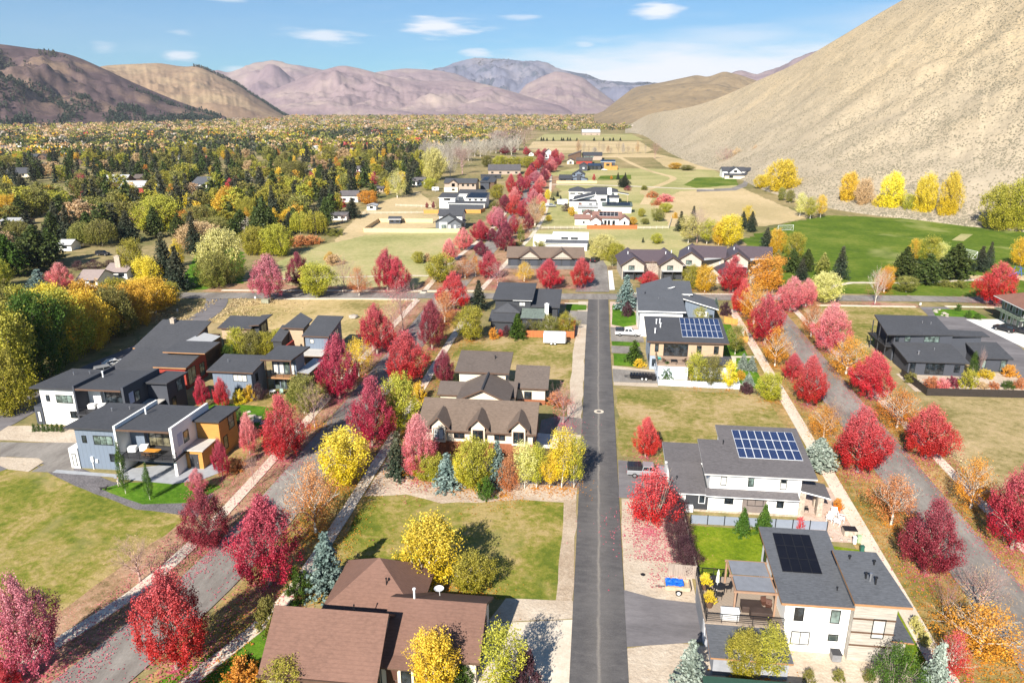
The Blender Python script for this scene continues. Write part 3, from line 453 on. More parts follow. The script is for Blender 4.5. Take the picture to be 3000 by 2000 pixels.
class House:
    def __init__(s, name, label, x, y, rz=0, cat='house', group=None): s.o = (x, y, 0); s.r = empty(name, (x, y, 0), label, cat, group, rz); s.n = 0
    def B(s, name, mb, mats, parent=None, label=None):
        o = mb.build(name, mats, parent or s.r, s.o)
        if label: o['label'] = label
        return o
    def j(s): s.n += 1; return s.n * .0023
    def wall(s, x0, x1, y0, y1, z0, zt, mat, name='wall', label=None):
        """zt: top height, or heights at front-left, front-right, back-right, back-left"""
        if isinstance(zt, (int, float)): zt = (zt,) * 4
        q = [(x0, y0), (x1, y0), (x1, y1), (x0, y1)]; m = MB(); m.prism([(a, b_, z0) for a, b_ in q], [(a, b_, h) for (a, b_), h in zip(q, zt)]); return s.B(name, m, mat, None, label)
    def roof(s, q, top, edge, th=.25, name='roof', label=None):
        """slab under four (or more) top corners"""
        m = MB(); m.prism([(a, b_, c_ - th) for a, b_, c_ in q], q, 0, 1, 1); return s.B(name, m, [top, edge], None, label)
    def shed(s, x0, x1, y0, y1, zf, zb, w, top, edge, ov=.5, axis='y', z0=0, th=.25, sides=None):
        """box with a single-slope roof: zf, zb are roof-top heights over the front and back walls (left and right for axis x)"""
        e = s.j(); ox, of, ob = (ov, ov, ov) if not sides else sides
        if axis == 'y':
            k = (zb - zf) / (y1 - y0); s.wall(x0, x1, y0, y1, z0, (zf - th - .01, zf - th - .01, zb - th - .01, zb - th - .01), w)
            a, c_ = zf - k * of + e, zb + k * ob + e; return s.roof([(x0 - ox, y0 - of, a), (x1 + ox, y0 - of, a), (x1 + ox, y1 + ob, c_), (x0 - ox, y1 + ob, c_)], top, edge, th)
        k = (zb - zf) / (x1 - x0); s.wall(x0, x1, y0, y1, z0, (zf - th - .01, zb - th - .01, zb - th - .01, zf - th - .01), w)
        a, c_ = zf - k * ox + e, zb + k * ox + e; return s.roof([(x0 - ox, y0 - of, a), (x1 + ox, y0 - of, c_), (x1 + ox, y1 + ob, c_), (x0 - ox, y1 + ob, a)], top, edge, th)
    def gable(s, x0, x1, y0, y1, ze, zr, w, top, edge, axis='x', ov=.5, og=.5, z0=0, th=.25, walls=True, rp=.5):
        """pitched roof; axis is the ridge direction; ze, zr: roof-top heights over the eaves wall and at the ridge; rp: ridge position 0..1"""
        m = MB(); wm_ = MB(); e = s.j()
        if axis == 'x':
            ym = y0 + (y1 - y0) * rp; kf = (zr - ze) / (ym - y0); kb = (zr - ze) / (y1 - ym)
            if walls:
                A = [(y0, z0), (y1, z0), (y1, ze - th), (ym, zr - th), (y0, ze - th)]
                n = len(wm_.v)
                for x in (x0, x1): wm_.v += [(x, a, c_) for a, c_ in A]
                wm_.f += [(4, 3, 2, 1, 0)[::1], (5, 6, 7, 8, 9), (0, 5, 9, 4), (1, 2, 7, 6), (0, 1, 6, 5), (4, 9, 8, 3), (3, 8, 7, 2)]; wm_.mi = [0] * 7
            prof = [(y0 - ov, ze - kf * ov + e), (ym, zr + e), (y1 + ov, ze - kb * ov + e)]
            L, Rr = x0 - og, x1 + og; V = [(x, a, c_ - d) for x in (L, Rr) for d in (0, th) for a, c_ in prof]
        else:
            xm = x0 + (x1 - x0) * rp; kf = (zr - ze) / (xm - x0); kb = (zr - ze) / (x1 - xm)
            if walls:
                A = [(x0, z0), (x1, z0), (x1, ze - th), (xm, zr - th), (x0, ze - th)]
                for y in (y0, y1): wm_.v += [(a, y, c_) for a, c_ in A]
                wm_.f += [(0, 1, 2, 3, 4), (9, 8, 7, 6, 5), (0, 4, 9, 5), (1, 6, 7, 2), (0, 5, 6, 1), (4, 3, 8, 9), (3, 2, 7, 8)]; wm_.mi = [0] * 7
            prof = [(x0 - ov, ze - kf * ov + e), (xm, zr + e), (x1 + ov, ze - kb * ov + e)]
            L, Rr = y0 - og, y1 + og; V = [(a, y, c_ - d) for y in (L, Rr) for d in (0, th) for a, c_ in prof]
        m.v = V; f = [(0, 1, 7, 6), (1, 2, 8, 7), (3, 9, 10, 4), (4, 10, 11, 5), (0, 3, 4, 1), (1, 4, 5, 2), (6, 7, 10, 9), (7, 8, 11, 10), (0, 6, 9, 3), (2, 5, 11, 8)]
        if axis == 'x': f = [q[::-1] for q in f]
        m.f = f; m.mi = [0, 0] + [1] * 8
        if walls: s.B('wall', wm_, w)
        return s.B('roof', m, [top, edge])
    def hip(s, x0, x1, y0, y1, ze, zr, ins, w, top, edge, ov=.5, z0=0, th=.2, walls=True):
        if walls: s.wall(x0, x1, y0, y1, z0, ze - th, w)
        m = MB(); ym = (y0 + y1) / 2; e = s.j(); X0, X1, Y0, Y1 = x0 - ov, x1 + ov, y0 - ov, y1 + ov; ze += e
        m.v = [(X0, Y0, ze), (X1, Y0, ze), (X1, Y1, ze), (X0, Y1, ze), (x0 + ins, ym, zr), (x1 - ins, ym, zr), (X0, Y0, ze - th), (X1, Y0, ze - th), (X1, Y1, ze - th), (X0, Y1, ze - th)]
        m.f = [(0, 1, 5, 4), (1, 2, 5), (2, 3, 4, 5), (3, 0, 4), (0, 6, 7, 1), (1, 7, 8, 2), (2, 8, 9, 3), (3, 9, 6, 0), (6, 9, 8, 7)]; m.mi = [0] * 4 + [1] * 5
        return s.B('roof', m, [top, edge])
    def win(s, side, pos, u, z, w, h, nc=1, nr=1, fr=None, pane=None, name='window', label=None, t=.07):
        """side F/B (front/back wall at y=pos, u = centre x) or L/R (wall at x=pos, u = centre y); z = sill height"""
        fr = fr or BLK; pane = pane or GL; sg = -1 if side in 'FL' else 1; m = MB(); g = MB()
        def bx(mb_, u0, u1, z0, z1, d0, d1):
            a, b_ = sorted((pos + sg * d0, pos + sg * d1))
            if side in 'FB': mb_.box(u0, u1, a, b_, z0, z1)
            else: mb_.box(a, b_, u0, u1, z0, z1)
        u0, u1, z1 = u - w / 2, u + w / 2, z + h
        bx(m, u0 - t, u0, z - t, z1 + t, -.02, .07); bx(m, u1, u1 + t, z - t, z1 + t, -.02, .07); bx(m, u0, u1, z - t, z, -.02, .07); bx(m, u0, u1, z1, z1 + t, -.02, .07)
        for i in range(1, nc): q = u0 + w * i / nc; bx(m, q - t * .4, q + t * .4, z, z1, -.01, .055)
        for i in range(1, nr): q = z + h * i / nr; bx(m, u0, u1, q - t * .4, q + t * .4, -.01, .05)
        f = s.B(name, m, fr, None, label); bx(g, u0, u1, z, z1, .0, .022); s.B('pane', g, pane, f); return f
    def door(s, side, pos, u, w, h, mat, z=0.0, garage=0):
        sg = -1 if side in 'FL' else 1; m = MB()
        def bx(mb_, u0, u1, z0, z1, d0, d1):
            a, b_ = sorted((pos + sg * d0, pos + sg * d1))
            if side in 'FB': mb_.box(u0, u1, a, b_, z0, z1)
            else: mb_.box(a, b_, u0, u1, z0, z1)
        if garage:
            for i in range(4): bx(m, u - w / 2, u + w / 2, z + h * i / 4 + .02, z + h * (i + 1) / 4 - .02, -.02, .05)
            bx(m, u - w / 2, u + w / 2, z, z + h, -.02, .02); return s.B('garage_door', m, mat)
        bx(m, u - w / 2, u + w / 2, z, z + h, -.02, .05); bx(m, u - w / 2 - .08, u + w / 2 + .08, z + h, z + h + .08, -.02, .08); d = s.B('door', m, mat)
        k = MB(); bx(k, u + w * .36, u + w * .42, z + 1, z + 1.12, .05, .1); s.B('handle', k, GALV, d); return d
    def vent(s, x, y, z, h=.5, r=.07, mat=None, name='vent_pipe'):
        m = MB(); m.tube((x, y, z - .3), (x, y, z + h), r, r, 8); m.lathe((x, y, z + h), [(r * 1.6, 0), (r * 1.6, .12)], 8); s.B(name, m, mat or GALV)
    def chimney(s, x, y, z, w, h, mat, z0=0):
        m = MB(); m.box(x - w / 2, x + w / 2, y - w / 2, y + w / 2, z0, z + h); m.box(x - w / 2 - .08, x + w / 2 + .08, y - w / 2 - .08, y + w / 2 + .08, z + h, z + h + .1); m.box(x - w / 4, x + w / 4, y - w / 4, y + w / 4, z + h + .1, z + h + .3); s.B('chimney', m, mat)
    def solar(s, P00, P10, P01, nc, nr, mat, frame, gap=.05):
        """panels in a grid on a roof plane: corners front-left, front-right, back-left"""
        a = Vector(P00); u = (Vector(P10) - a) / nc; v = (Vector(P01) - a) / nr; n = u.cross(v).normalized()
        for j in range(nr):
            for i in range(nc):
                o = a + u * i + v * j; gu, gv = u.normalized() * gap / 2, v.normalized() * gap / 2
                q = [o + gu + gv, o + u - gu + gv, o + u + v - gu - gv, o + v + gu - gv]; m = MB(); m.prism([p + n * .08 for p in q], [p + n * .13 for p in q])
                f = s.B('solar_panel', m, frame); iu, iv = u.normalized() * .035, v.normalized() * .035
                q2 = [q[0] + iu + iv, q[1] - iu + iv, q[2] - iu - iv, q[3] + iu - iv]; m = MB(); m.prism([p + n * .12 for p in q2], [p + n * .137 for p in q2]); s.B('solar_cells', m, mat, f)
    def rail(s, pts, z, h=1.0, mat=None, bars=5, name='railing'):
        m = MB(); mat = mat or BLK
        for i in range(len(pts) - 1):
            a, b_ = Vector(pts[i] + (z,)), Vector(pts[i + 1] + (z,)); L = (b_ - a).length; k = max(1, round(L / 1.6))
            for q in range(k + 1): p = a.lerp(b_, q / k); m.tube(p, p + Vector((0, 0, h)), .035, .035, 4)
            for q in range(bars): zz = h * (q + 1) / bars; m.tube(a + Vector((0, 0, zz)), b_ + Vector((0, 0, zz)), .02 if q < bars - 1 else .04, None, 4)
        s.B(name, m, mat)
    def block(s, name, x0, x1, y0, y1, z0, z1, mat, label=None): m = MB(); m.box(x0, x1, y0, y1, z0, z1); return s.B(name, m, mat, None, label)
# ---- A: brown-roofed ranch house, front left of the lane
h = House('ranch_house', 'cream house with big brown shingle roofs and a white dish beside the lane foreground', -28, 48)
h.gable(-27.3, -17.7, 48.7, 57.0, 3.1, 6.55, CRM, R_BR, FASC, 'x', .5, .55, rp=.5)
h.gable(-17.6, -9.2, 52.2, 60.5, 3.2, 5.65, CRM, R_BR, FASC, 'x', .5, .45)
h.hip(-24.8, -16.0, 57.3, 64.6, 3.1, 6.6, 4.35, CRM, R_BR, FASC)
h.wall(-17.55, -14.6, 50.9, 52.19, 0, 2.75, CRM); h.roof([(-17.65, 50.4, 2.75), (-14.3, 50.4, 2.75), (-14.3, 52.3, 3.05), (-17.65, 52.3, 3.05)], R_BR, FASC, .15)
h.win('R', -17.7, 51.6, 3.6, 1.3, .9, 1, 2); h.win('R', -17.7, 50.0, .9, 1.0, 1.2); h.door('F', 50.9, -16.6, 1.0, 2.1, BRN); h.win('F', 50.9, -15.3, .9, .8, 1.2)
h.win('F', 52.2, -12.8, .9, 1.6, 1.3, 2); h.door('R', -9.2, 56.5, 4.6, 2.4, BRN, 0, 1); h.win('R', -9.2, 53.4, 1.0, .9, 1.1); h.win('F', 48.7, -22, 1.0, 2.0, 1.3, 3); h.win('F', 48.7, -25.2, 1.0, 1.2, 1.3)
h.vent(-15.7, 56.4, 5.6, 1.0, .1, P('white pipe', (.8, .8, .8), .5)); h.vent(-20.8, 54.0, 5.7, .5, .05, BLK); h.vent(-19.2, 59.0, 5.0, .6, .06, BLK); h.vent(-19.0, 59.3, 4.9, .4, .05, BLK)
m = MB(); m.tube((-13.6, 58.0, 4.9), (-13.6, 57.8, 5.7), .04, .04, 6); m.lathe((-13.6, 57.7, 5.75), [(.02, -.02), (.25, .03), (.42, .12), (.48, .2), (.45, .2), (.3, .08)], 16); h.B('satellite_dish', m, P('dish white', (.7, .7, .7), .5))
m = MB(); m.box(-27.9, -17.1, 48.05, 48.2, 2.75, 2.9); h.B('gutter', m, FASC)
# ---- B: brown house with three dormers
h = House('dormer_house', 'cream and rust house with three gabled dormers in its brown roof', -25, 96)
h.gable(-24.6, -7.9, 96.9, 107.0, 4.75, 7.15, CRM, R_TB, FASC, 'x', .8, .6)
h.block('lower_siding', -24.65, -7.85, 96.82, 98, 0, 2.35, RUST); h.block('lower_siding', -7.98, -7.82, 98.02, 107, 0, 2.35, RUST)
for x in (-21.8, -15.9, -9.9):
    h.gable(x - 1.0, x + 1.0, 95.95, 99.4, 5.75, 6.75, CRM, R_TB, FASC, 'y', .65, .5, z0=2.55); h.win('F', 95.95, x, 3.0, 1.45, 1.7, 2, 1, BRN, GL if x != -21.8 else BLIND)
for x in (-18.9, -12.8): h.win('F', 96.9, x, 2.9, 1.5, 1.0, 2, 1, BRN)
h.win('R', -7.9, 100.5, 2.6, 1.2, 1.2, 1, 1, BRN); h.win('R', -7.9, 104, 2.6, 1.2, 1.2, 1, 1, BRN); h.door('R', -7.82, 102.5, 1, 2.05, DWOOD)
# ---- C: brown-roofed house behind it
h = House('brown_house', 'low brown-roofed cream house with a forward gable behind the dormer house', -26, 109)
h.shed(-22.6, -14.4, 117.3, 122.8, 6.2, 7.5, CRM, R_DB, FASC, .7); h.shed(-12.4, -7.5, 117.8, 121.6, 3.5, 5.4, CRM, R_DB, FASC, .6)
h.shed(-25.3, -17.5, 113.7, 115.9, 3.2, 4.1, CRM, R_DB, FASC, .5); h.shed(-17.4, -12.6, 113.9, 116.9, 3.1, 4.2, CRM, R_DB, FASC, .45)
h.gable(-21.2, -13.4, 109.6, 117.2, 4.1, 5.95, CRM, R_DB, FASC, 'y', .6, .8)
h.win('F', 117.8, -10.5, .3, 1.2, 2.0, 2); h.block('lower_siding', -12.35, -7.45, 117.72, 117.8, 0, .9, RUST); h.win('R', -7.5, 119.7, 1.2, 1, 1.1); h.vent(-16.7, 121, 7.1, .5, .08, BLK); h.vent(-14.6, 115.5, 3.8, .3)
h.roof([(-23.3, 123.4, 7.72), (-13.8, 123.4, 7.72), (-13.8, 124.2, 7.3), (-23.3, 124.2, 7.3)], R_DB, FASC, .15); h.roof([(-13, 122.15, 5.65), (-6.9, 122.15, 5.65), (-6.9, 122.8, 5.2), (-13, 122.8, 5.2)], R_DB, FASC, .15)
m = MB(); m.box(-17.42, -17.12, 108.8, 117.9, 5.98, 6.10); h.B('ridge_vent', m, FASD)
# ---- D: white two-storey house with blue solar panels
h = House('white_solar_house', 'white two-storey house with a grid of blue solar panels, right of the lane', 11, 84)
h.wall(15.9, 18.3, 84.9, 91.8, 0, (5.55, 5.55, 6.5, 6.5), WHT); h.wall(18.302, 27.2, 84.902, 95.2, 0, (5.55, 5.55, 7.0, 7.0), WHT); s_ = (7.5 - 5.75) / 11.3
zr = lambda y: 5.75 + (y - 84.3) * s_
h.roof([(15.05, 84.3, 5.75), (28.9, 84.3, 5.75), (28.9, 95.7, zr(95.7)), (17.9, 95.7, zr(95.7)), (17.9, 92, zr(92)), (15.05, 92, zr(92))], R_GR, P('pale fascia', (.5, .48, .47), .6), .22)
h.solar((19.9, 88.0, zr(88.0)), (28.0, 88.0, zr(88.0)), (19.9, 94.4, zr(94.4)), 8, 3, SOLB, P('panel frame', (.75, .77, .8), .4), .03)
for x, hh in ((17.6, 1.25), (21.0, 1.25)): h.win('F', 84.9, x, 4.0, .62, 1.1, 1, 1, None, GLG if x > 20 else BLIND)
h.win('F', 84.9, 25.0, 3.85, .7, 1.4, 1, 1, None, BLIND); h.block('window_shade', 24.68, 25.32, 84.85, 84.87, 4.7, 5.2, GL)
h.roof([(15.4, 83.7, 2.95), (26.9, 83.7, 2.95), (26.9, 84.95, 3.45), (15.4, 84.95, 3.45)], R_GR, FASW, .12, name='skirt_roof')
h.win('F', 84.9, 18.5, 1.35, 1.0, 1.2, 2); h.win('F', 84.87, 21.8, 1.3, 1.9, 1.25, 2, label='wide window with a white sash'); h.block('siding_panel', 20.2, 23.2, 84.83, 84.9, .25, 2.85, P('taupe siding', (.20, .165, .15), .8)); h.win('F', 84.9, 24.9, 1.2, .75, 1.3)
h.wall(11.6, 15.89, 84.92, 90.4, 0, (2.6, 2.6, 3.5, 3.5), DRK, label='charcoal plank siding'); h.roof([(11.1, 84.2, 2.83), (15.6, 84.2, 2.83), (15.6, 90.9, 3.9), (11.1, 90.9, 3.9)], R_GR, FASW, .15)
h.shed(11.4, 16.3, 92.2, 96.2, 3.5, 3.95, WHT, R_GR, FASW, .5); h.wall(11.6, 15.8, 90.92, 92.19, 0, 3.2, WHT)
h.win('F', 84.92, 12.6, 1.3, .7, 1.1, 1, 1, FASW, BLIND); h.win('F', 84.92, 15.1, 1.2, .7, 1.1, 1, 1, FASW)
h.block('plinth', 11.5, 27.3, 84.78, 84.86, 0, .28, STONE)
h.roof([(27.0, 84.9, 3.75), (30.9, 84.6, 3.0), (31.2, 88.4, 3.0), (27.0, 88.6, 3.75)], R_GR, FASW, .18, name='porch_roof'); h.block('stone_pillar', 27.22, 27.9, 84.8, 85.6, 0, 3.4, STONE); h.block('stone_pillar', 29.6, 30.3, 85.2, 85.9, 0, 2.95, STONE); h.block('stone_pillar', 29.9, 30.5, 87.5, 88.1, 0, 2.9, STONE)
h.vent(18.3, 91.0, zr(91), .5, .06, BLK); h.vent(12.0, 87.0, 3.3, .4, .05, BLK); h.win('L', 15.9, 91.3, 4, 1, 1); h.door('R', 27.2, 86.9, 1, 2.1, DWOOD)
m = MB(); m.box(13.0, 14.0, 84.2, 84.7, .15, 1.0); m.lathe((13.5, 84.19, .55), [(.01, 0)], 6) if 0 else None; h.B('heat_pump', m, FASW)
# ---- E: white house with black panels, bottom right
h = House('white_deck_house', 'white house with black solar panels, raised wooden deck and weathered board tower', 12, 55)
zr = lambda y: 5.85 + (y - 59.3) * .092
h.wall(19.3, 25.2, 59.95, 70.0, 0, (5.5, 5.5, 6.5, 6.5), WHT); h.roof([(18.7, 59.3, 5.85), (25.5, 59.3, 5.85), (25.9, 70.7, zr(70.7)), (18.8, 70.7, zr(70.7))], R_SL, FASO, .25)
h.solar((19.7, 63.6, zr(63.6)), (23.5, 63.6, zr(63.6)), (20.0, 69.6, zr(69.6)), 4, 3, SOLK, BLK, .02)
h.win('F', 59.95, 20.6, 3.6, .75, 1.35); h.win('F', 59.95, 23.9, 3.6, .75, 1.35, 1, 1, None, GLG); h.win('F', 59.95, 21.0, .9, 1.6, 1.35, 2, 1, None, BLIND); h.win('F', 59.95, 24.0, 1.6, .8, .6, 1, 1, None, GLG)
h.wall(25.25, 29.0, 59.25, 65.0, 0, (6.5, 6.5, 7.3, 7.3), BARN, 'tower', 'weathered grey board tower'); h.roof([(24.9, 58.6, 6.85), (29.95, 58.6, 6.85), (29.1, 65.8, 7.75), (24.9, 65.8, 7.75)], R_SL, FASO, .25)
h.win('F', 59.25, 27.6, 2.8, 1.0, 2.0, 1, 1, None, BLIND); 
for z in (1.75, 3.2, 4.7, 6.25): h.block('dark_board', 25.22, 29.03, 59.18, 59.24, z, z + .16, DWOOD)
for x, y, hh in ((26.9, 62.0, .55), (27.2, 61.7, .75), (27.55, 61.3, .7), (26.2, 64.6, .3), (28.3, 64.0, .4)): h.vent(x, y, 6.85 + (y - 58.6) * .12, hh, .09, BLK if hh < .7 or x > 27.4 else GALV)
h.vent(24.3, 61.5, zr(61.5), .3, .05, BLK); h.wall(29.05, 30.6, 59.9, 63.5, 0, 2.3, BARN); h.roof([(28.9, 59.2, 2.6), (31.0, 59.2, 2.5), (31.0, 63.9, 2.5), (28.9, 63.9, 2.6)], R_SL, FASO, .15)
h.wall(12.1, 19.29, 59.5, 66.6, 0, 2.75, P('grey stucco', (.30, .31, .34), .8), label='grey garage under the deck'); h.block('deck', 11.9, 19.28, 59.35, 66.8, 2.8, 3.0, DECK, 'weathered timber deck')
h.wall(12.3, 19.0, 55.9, 59.34, 0, (2.25, 2.25, 2.65, 2.65), P('grey stucco', (.3, .31, .34))); h.roof([(11.9, 55.3, 2.45), (19.2, 55.3, 2.45), (19.2, 59.33, 2.88), (11.9, 59.33, 2.88)], R_SL, FASO, .18)
h.rail([(19.2, 59.45), (12.0, 59.45), (12.0, 66.7), (15.5, 66.7)], 3.0, 1.0); h.door('L', 12.1, 63.6, 4.6, 2.2, P('grey door', (.2, .21, .23), .6), 0, 1); h.door('L', 12.1, 60.4, .95, 2.1, FASW)
m = MB()
for x, y in ((14.8, 60.9), (18.6, 60.9), (14.8, 65.9), (18.6, 65.9)): m.box(x - .09, x + .09, y - .09, y + .09, 3.0, 5.5)
for y in (60.9, 63.4, 65.9): m.box(14.6, 18.8, y - .08, y + .08, 5.5, 5.68)
for x in (14.8, 18.6): m.box(x - .07, x + .07, 60.8, 66, 5.52, 5.64)
h.B('pergola', m, P('pergola timber', (.33, .20, .13), .8)); m = MB()
for y0, y1 in ((61.0, 63.3), (63.5, 65.8)): m.poly([(14.9, y0, 5.71), (18.5, y0, 5.71), (18.5, y1, 5.71), (14.9, y1, 5.71)]); m.poly([(14.9, y0, 5.70), (14.9, y1, 5.70), (18.5, y1, 5.70), (18.5, y0, 5.70)])
h.B('shade_cloth', m, P('grey shade cloth', (.20, .21, .235), .9)); h.door('L', 19.3, 64.5, 1.8, 2.1, GL, 3.0); h.win('L', 19.3, 68.5, 3.9, .9, 1.2)
g1 = G('c', 1060, 1512, 2.6); g2 = G('d', 250, 1552, 2.6)
h2 = House('green_roof_shed', 'dark green roofed shed cut off by the bottom edge', g1.x, g1.y - 5, 0, 'shed'); h2.shed(g1.x + .4, g2.x - .4, g1.y - 4.6, g1.y - .5, 2.3, 2.7, CHB, P('dark green roof', (.03, .07, .05), .6), FASD, .4); h2.win('R', g2.x - .4, g1.y - 2.5, 1, .8, .8)
# ---- F: solar house with balcony, mid right
h = House('balcony_solar_house', 'charcoal-roofed house with cedar upper wall, balcony and blue solar panels', 11, 130)
zr = lambda y: 6.2 + (y - 137.3) * .097
h.wall(12.0, 26.0, 138.2, 150, 0, (5.9, 5.9, 7.1, 7.1), P('grey blue wall', (.30, .34, .40), .8)); h.roof([(11.2, 137.3, 6.2), (27.0, 137.5, 6.2), (27.3, 150.8, zr(150.8)), (11.3, 150.8, zr(150.8))], R_CH, FASC, .3)
h.block('cedar_wall', 11.95, 26.05, 138.08, 138.2, 3.0, 5.88, WOODP); h.solar((18.2, 139.8, zr(139.8)), (26.2, 139.8, zr(139.8)), (18.6, 149.9, zr(149.9)), 8, 3, SOLB, P('panel frame', (.75, .77, .8)), .04)
h.win('F', 138.08, 16.9, 3.1, 4.6, 2.3, 4, 2); h.win('F', 138.08, 13.2, 3.9, .6, 1.4); h.win('F', 138.08, 21.4, 3.8, .8, 1.5); h.win('F', 138.08, 24.7, 3.8, .8, 1.5); h.win('L', 12.0, 141, .9, 1, 1.3); h.win('F', 138.2, 12.9, .8, .8, 1.4)
h.wall(13.2, 18.9, 133.0, 138.07, 0, 2.7, P('blue white wall', (.55, .60, .66), .8)); h.block('balcony', 13.0, 20.0, 132.8, 138.07, 2.78, 3.0, P('balcony floor', (.36, .26, .19), .8)); h.rail([(20, 138), (20, 132.9), (13.05, 132.9), (13.05, 138)], 3.0, 1.0, None, 2)
h.shed(20.2, 27.2, 134.2, 138.06, 2.9, 3.2, P('blue white wall', (.55, .6, .66)), R_CH, FASD, .4)
for x, y in ((13.6, 146.5), (14.3, 146.8), (14.3, 144.6), (13.0, 141.5)): h.vent(x, y, zr(y), .9, .12, FASW)
# ---- G: slate-roofed white garage house with angled roofs
h = House('slate_roof_house', 'white and blue-grey house with slate roofs edged in white, beside the blue spruce', 10.6, 159)
h.wall(11.2, 20.6, 160, 175.5, 0, (6.0, 6.0, 7.1, 7.1), WHT); h.roof([(10.6, 159.2, 6.3), (21.2, 159.2, 6.3), (21.6, 176.3, 7.5), (10.9, 176.3, 7.5)], R_SL, FASW, .25)
h.wall(20.61, 24.0, 176, 185, 0, (6.2, 6.2, 7, 7), WHT); h.roof([(20.0, 175.5, 6.35), (24.6, 175.7, 6.35), (25.0, 185.5, 7.4), (20.0, 185.5, 7.4)], R_SL, FASW, .25)
h.wall(13, 19.8, 177, 186, 0, (5.2, 7.2, 7.4, 5.5), WHT); h.roof([(11.8, 176.6, 5.4), (20.3, 176.9, 7.9), (20.1, 187.2, 8.1), (12.6, 187, 5.8)], R_SL, FASW, .22)
h.wall(22.6, 29.6, 172.5, 179.5, 0, (5.7, 3.7, 3.9, 5.9), BLU); h.roof([(21.9, 171.7, 6.2), (30.4, 171.5, 3.8), (30.6, 180.3, 4.0), (22.1, 180.3, 6.4)], R_SL, FASW, .22)
h.door('F', 172.5, 26.6, 2.6, 2.9, FASW, 0, 1); h.win('F', 172.5, 28.9, 1.4, .7, .7); h.win('F', 160, 18.5, 1.6, 1.2, 2.2, 2); h.win('F', 160, 13, 3.6, 1.2, 1.1); h.win('L', 11.2, 165, 3.8, 1.4, 1.2); h.door('L', 11.2, 170, 4.8, 2.4, FASW, 0, 1); h.vent(15.8, 168, 6.9, .3); h.vent(12.8, 171.5, 7.2, .3, .1, BLK)
# ---- K: dark house left of the lane
h = House('dark_stacked_house', 'near-black two-storey house with charcoal roofs and a white chimney, left of the lane', -24, 158)
h.shed(-22.9, -14.4, 166.8, 177.5, 6.3, 7.5, DRK, R_CH, FASD, .6); h.shed(-14.2, -8.0, 167.5, 177.3, 4.5, 6.1, DRK, R_CH, FASD, .6); h.shed(-23.0, -18.0, 159.4, 164.4, 3.0, 3.9, DRK, R_CH, FASD, .5); h.hip(-22.5, -17, 163.5, 167.5, 3.9, 5.6, 2.7, DRK, R_CH, FASD)
h.shed(-15.9, -11.2, 162.6, 166.4, 3.0, 3.9, DRK, shingle('mottled green shingle', (.13, .16, .14), .6), FASD, .5); h.chimney(-10.4, 165.4, 4.6, .9, .9, WHT); h.win('F', 166.8, -16.4, 4.6, 1.3, .8, 2, 1, FASD, BLIND); h.block('gutter', -18.6, -14, 166.1, 166.2, 5.95, 6.05, FASW); h.win('R', -8.0, 172, 1, 1.4, 1.3, 1, 1, FASW); h.win('R', -8.0, 175, 1, 1.4, 1.3, 1, 1, FASW)
# ---- L: charcoal house on the right
h = House('charcoal_house', 'charcoal shed-roofed two-storey house inside a black fence, beyond the east street', 61, 139)
h.wall(62.0, 73.2, 149.2, 158.7, 0, (5.7, 5.7, 6.7, 6.7), CHB); h.roof([(60.0, 147.9, 6.0), (73.2, 149.0, 6.0), (74.1, 159.6, 7.0), (61.3, 159.3, 7.0)], R_CH, FASD, .25)
h.roof([(73.22, 149.4, 5.7), (80.8, 150.2, 5.55), (80.6, 153.0, 5.8), (73.3, 153, 5.95)], R_CH, FASD, .22); h.wall(73.22, 79.3, 150.3, 152.8, 0, 5.3, CHB)
h.shed(62.0, 72.3, 140.8, 148.0, 3.1, 4.1, CHB, R_CH, FASD, .6); h.shed(77.0, 82.0, 144.4, 150.2, 3.1, 4.1, CHB, R_CH, FASD, .6)
h.win('F', 149.2, 64.6, 4.3, 1.0, 1.2, 1, 1, None, GLG); h.win('F', 149.2, 69.3, 4.3, 2.8, 1.2, 3, 1, None, GLG); h.win('F', 149.2, 62.6, 4.2, .6, 1.4); h.win('L', 62.0, 151, 3.6, 1.4, 2.2, 1, 2); h.win('F', 140.8, 66.9, .4, 3.3, 2.1, 4, 1, None, GL); h.win('F', 140.8, 62.8, .6, .9, 1.9); h.win('F', 140.8, 71.0, .9, .9, 1.3)
h.win('F', 144.4, 77.6, .8, .6, 1.5, 1, 1, None, GLG); h.win('F', 144.4, 81.2, .2, .9, 2.2, 1, 1, None, GLG); h.vent(64.6, 143.3, 3.5, .6, .15); h.vent(68.4, 145.5, 3.8, .3); h.vent(69.5, 155, 6.6, .3); h.vent(71, 154.5, 6.6, .3)
m = MB()
for y in (149.5, 153.5, 157.5): m.box(60.6, 60.78, y, y + .18, 0, 6.2)
m.box(60.5, 61.95, 149.3, 158.5, 2.9, 3.1); h.B('porch', m, FASD); h.rail([(60.6, 149.4), (60.6, 158.4)], 3.1, .95, None, 3)
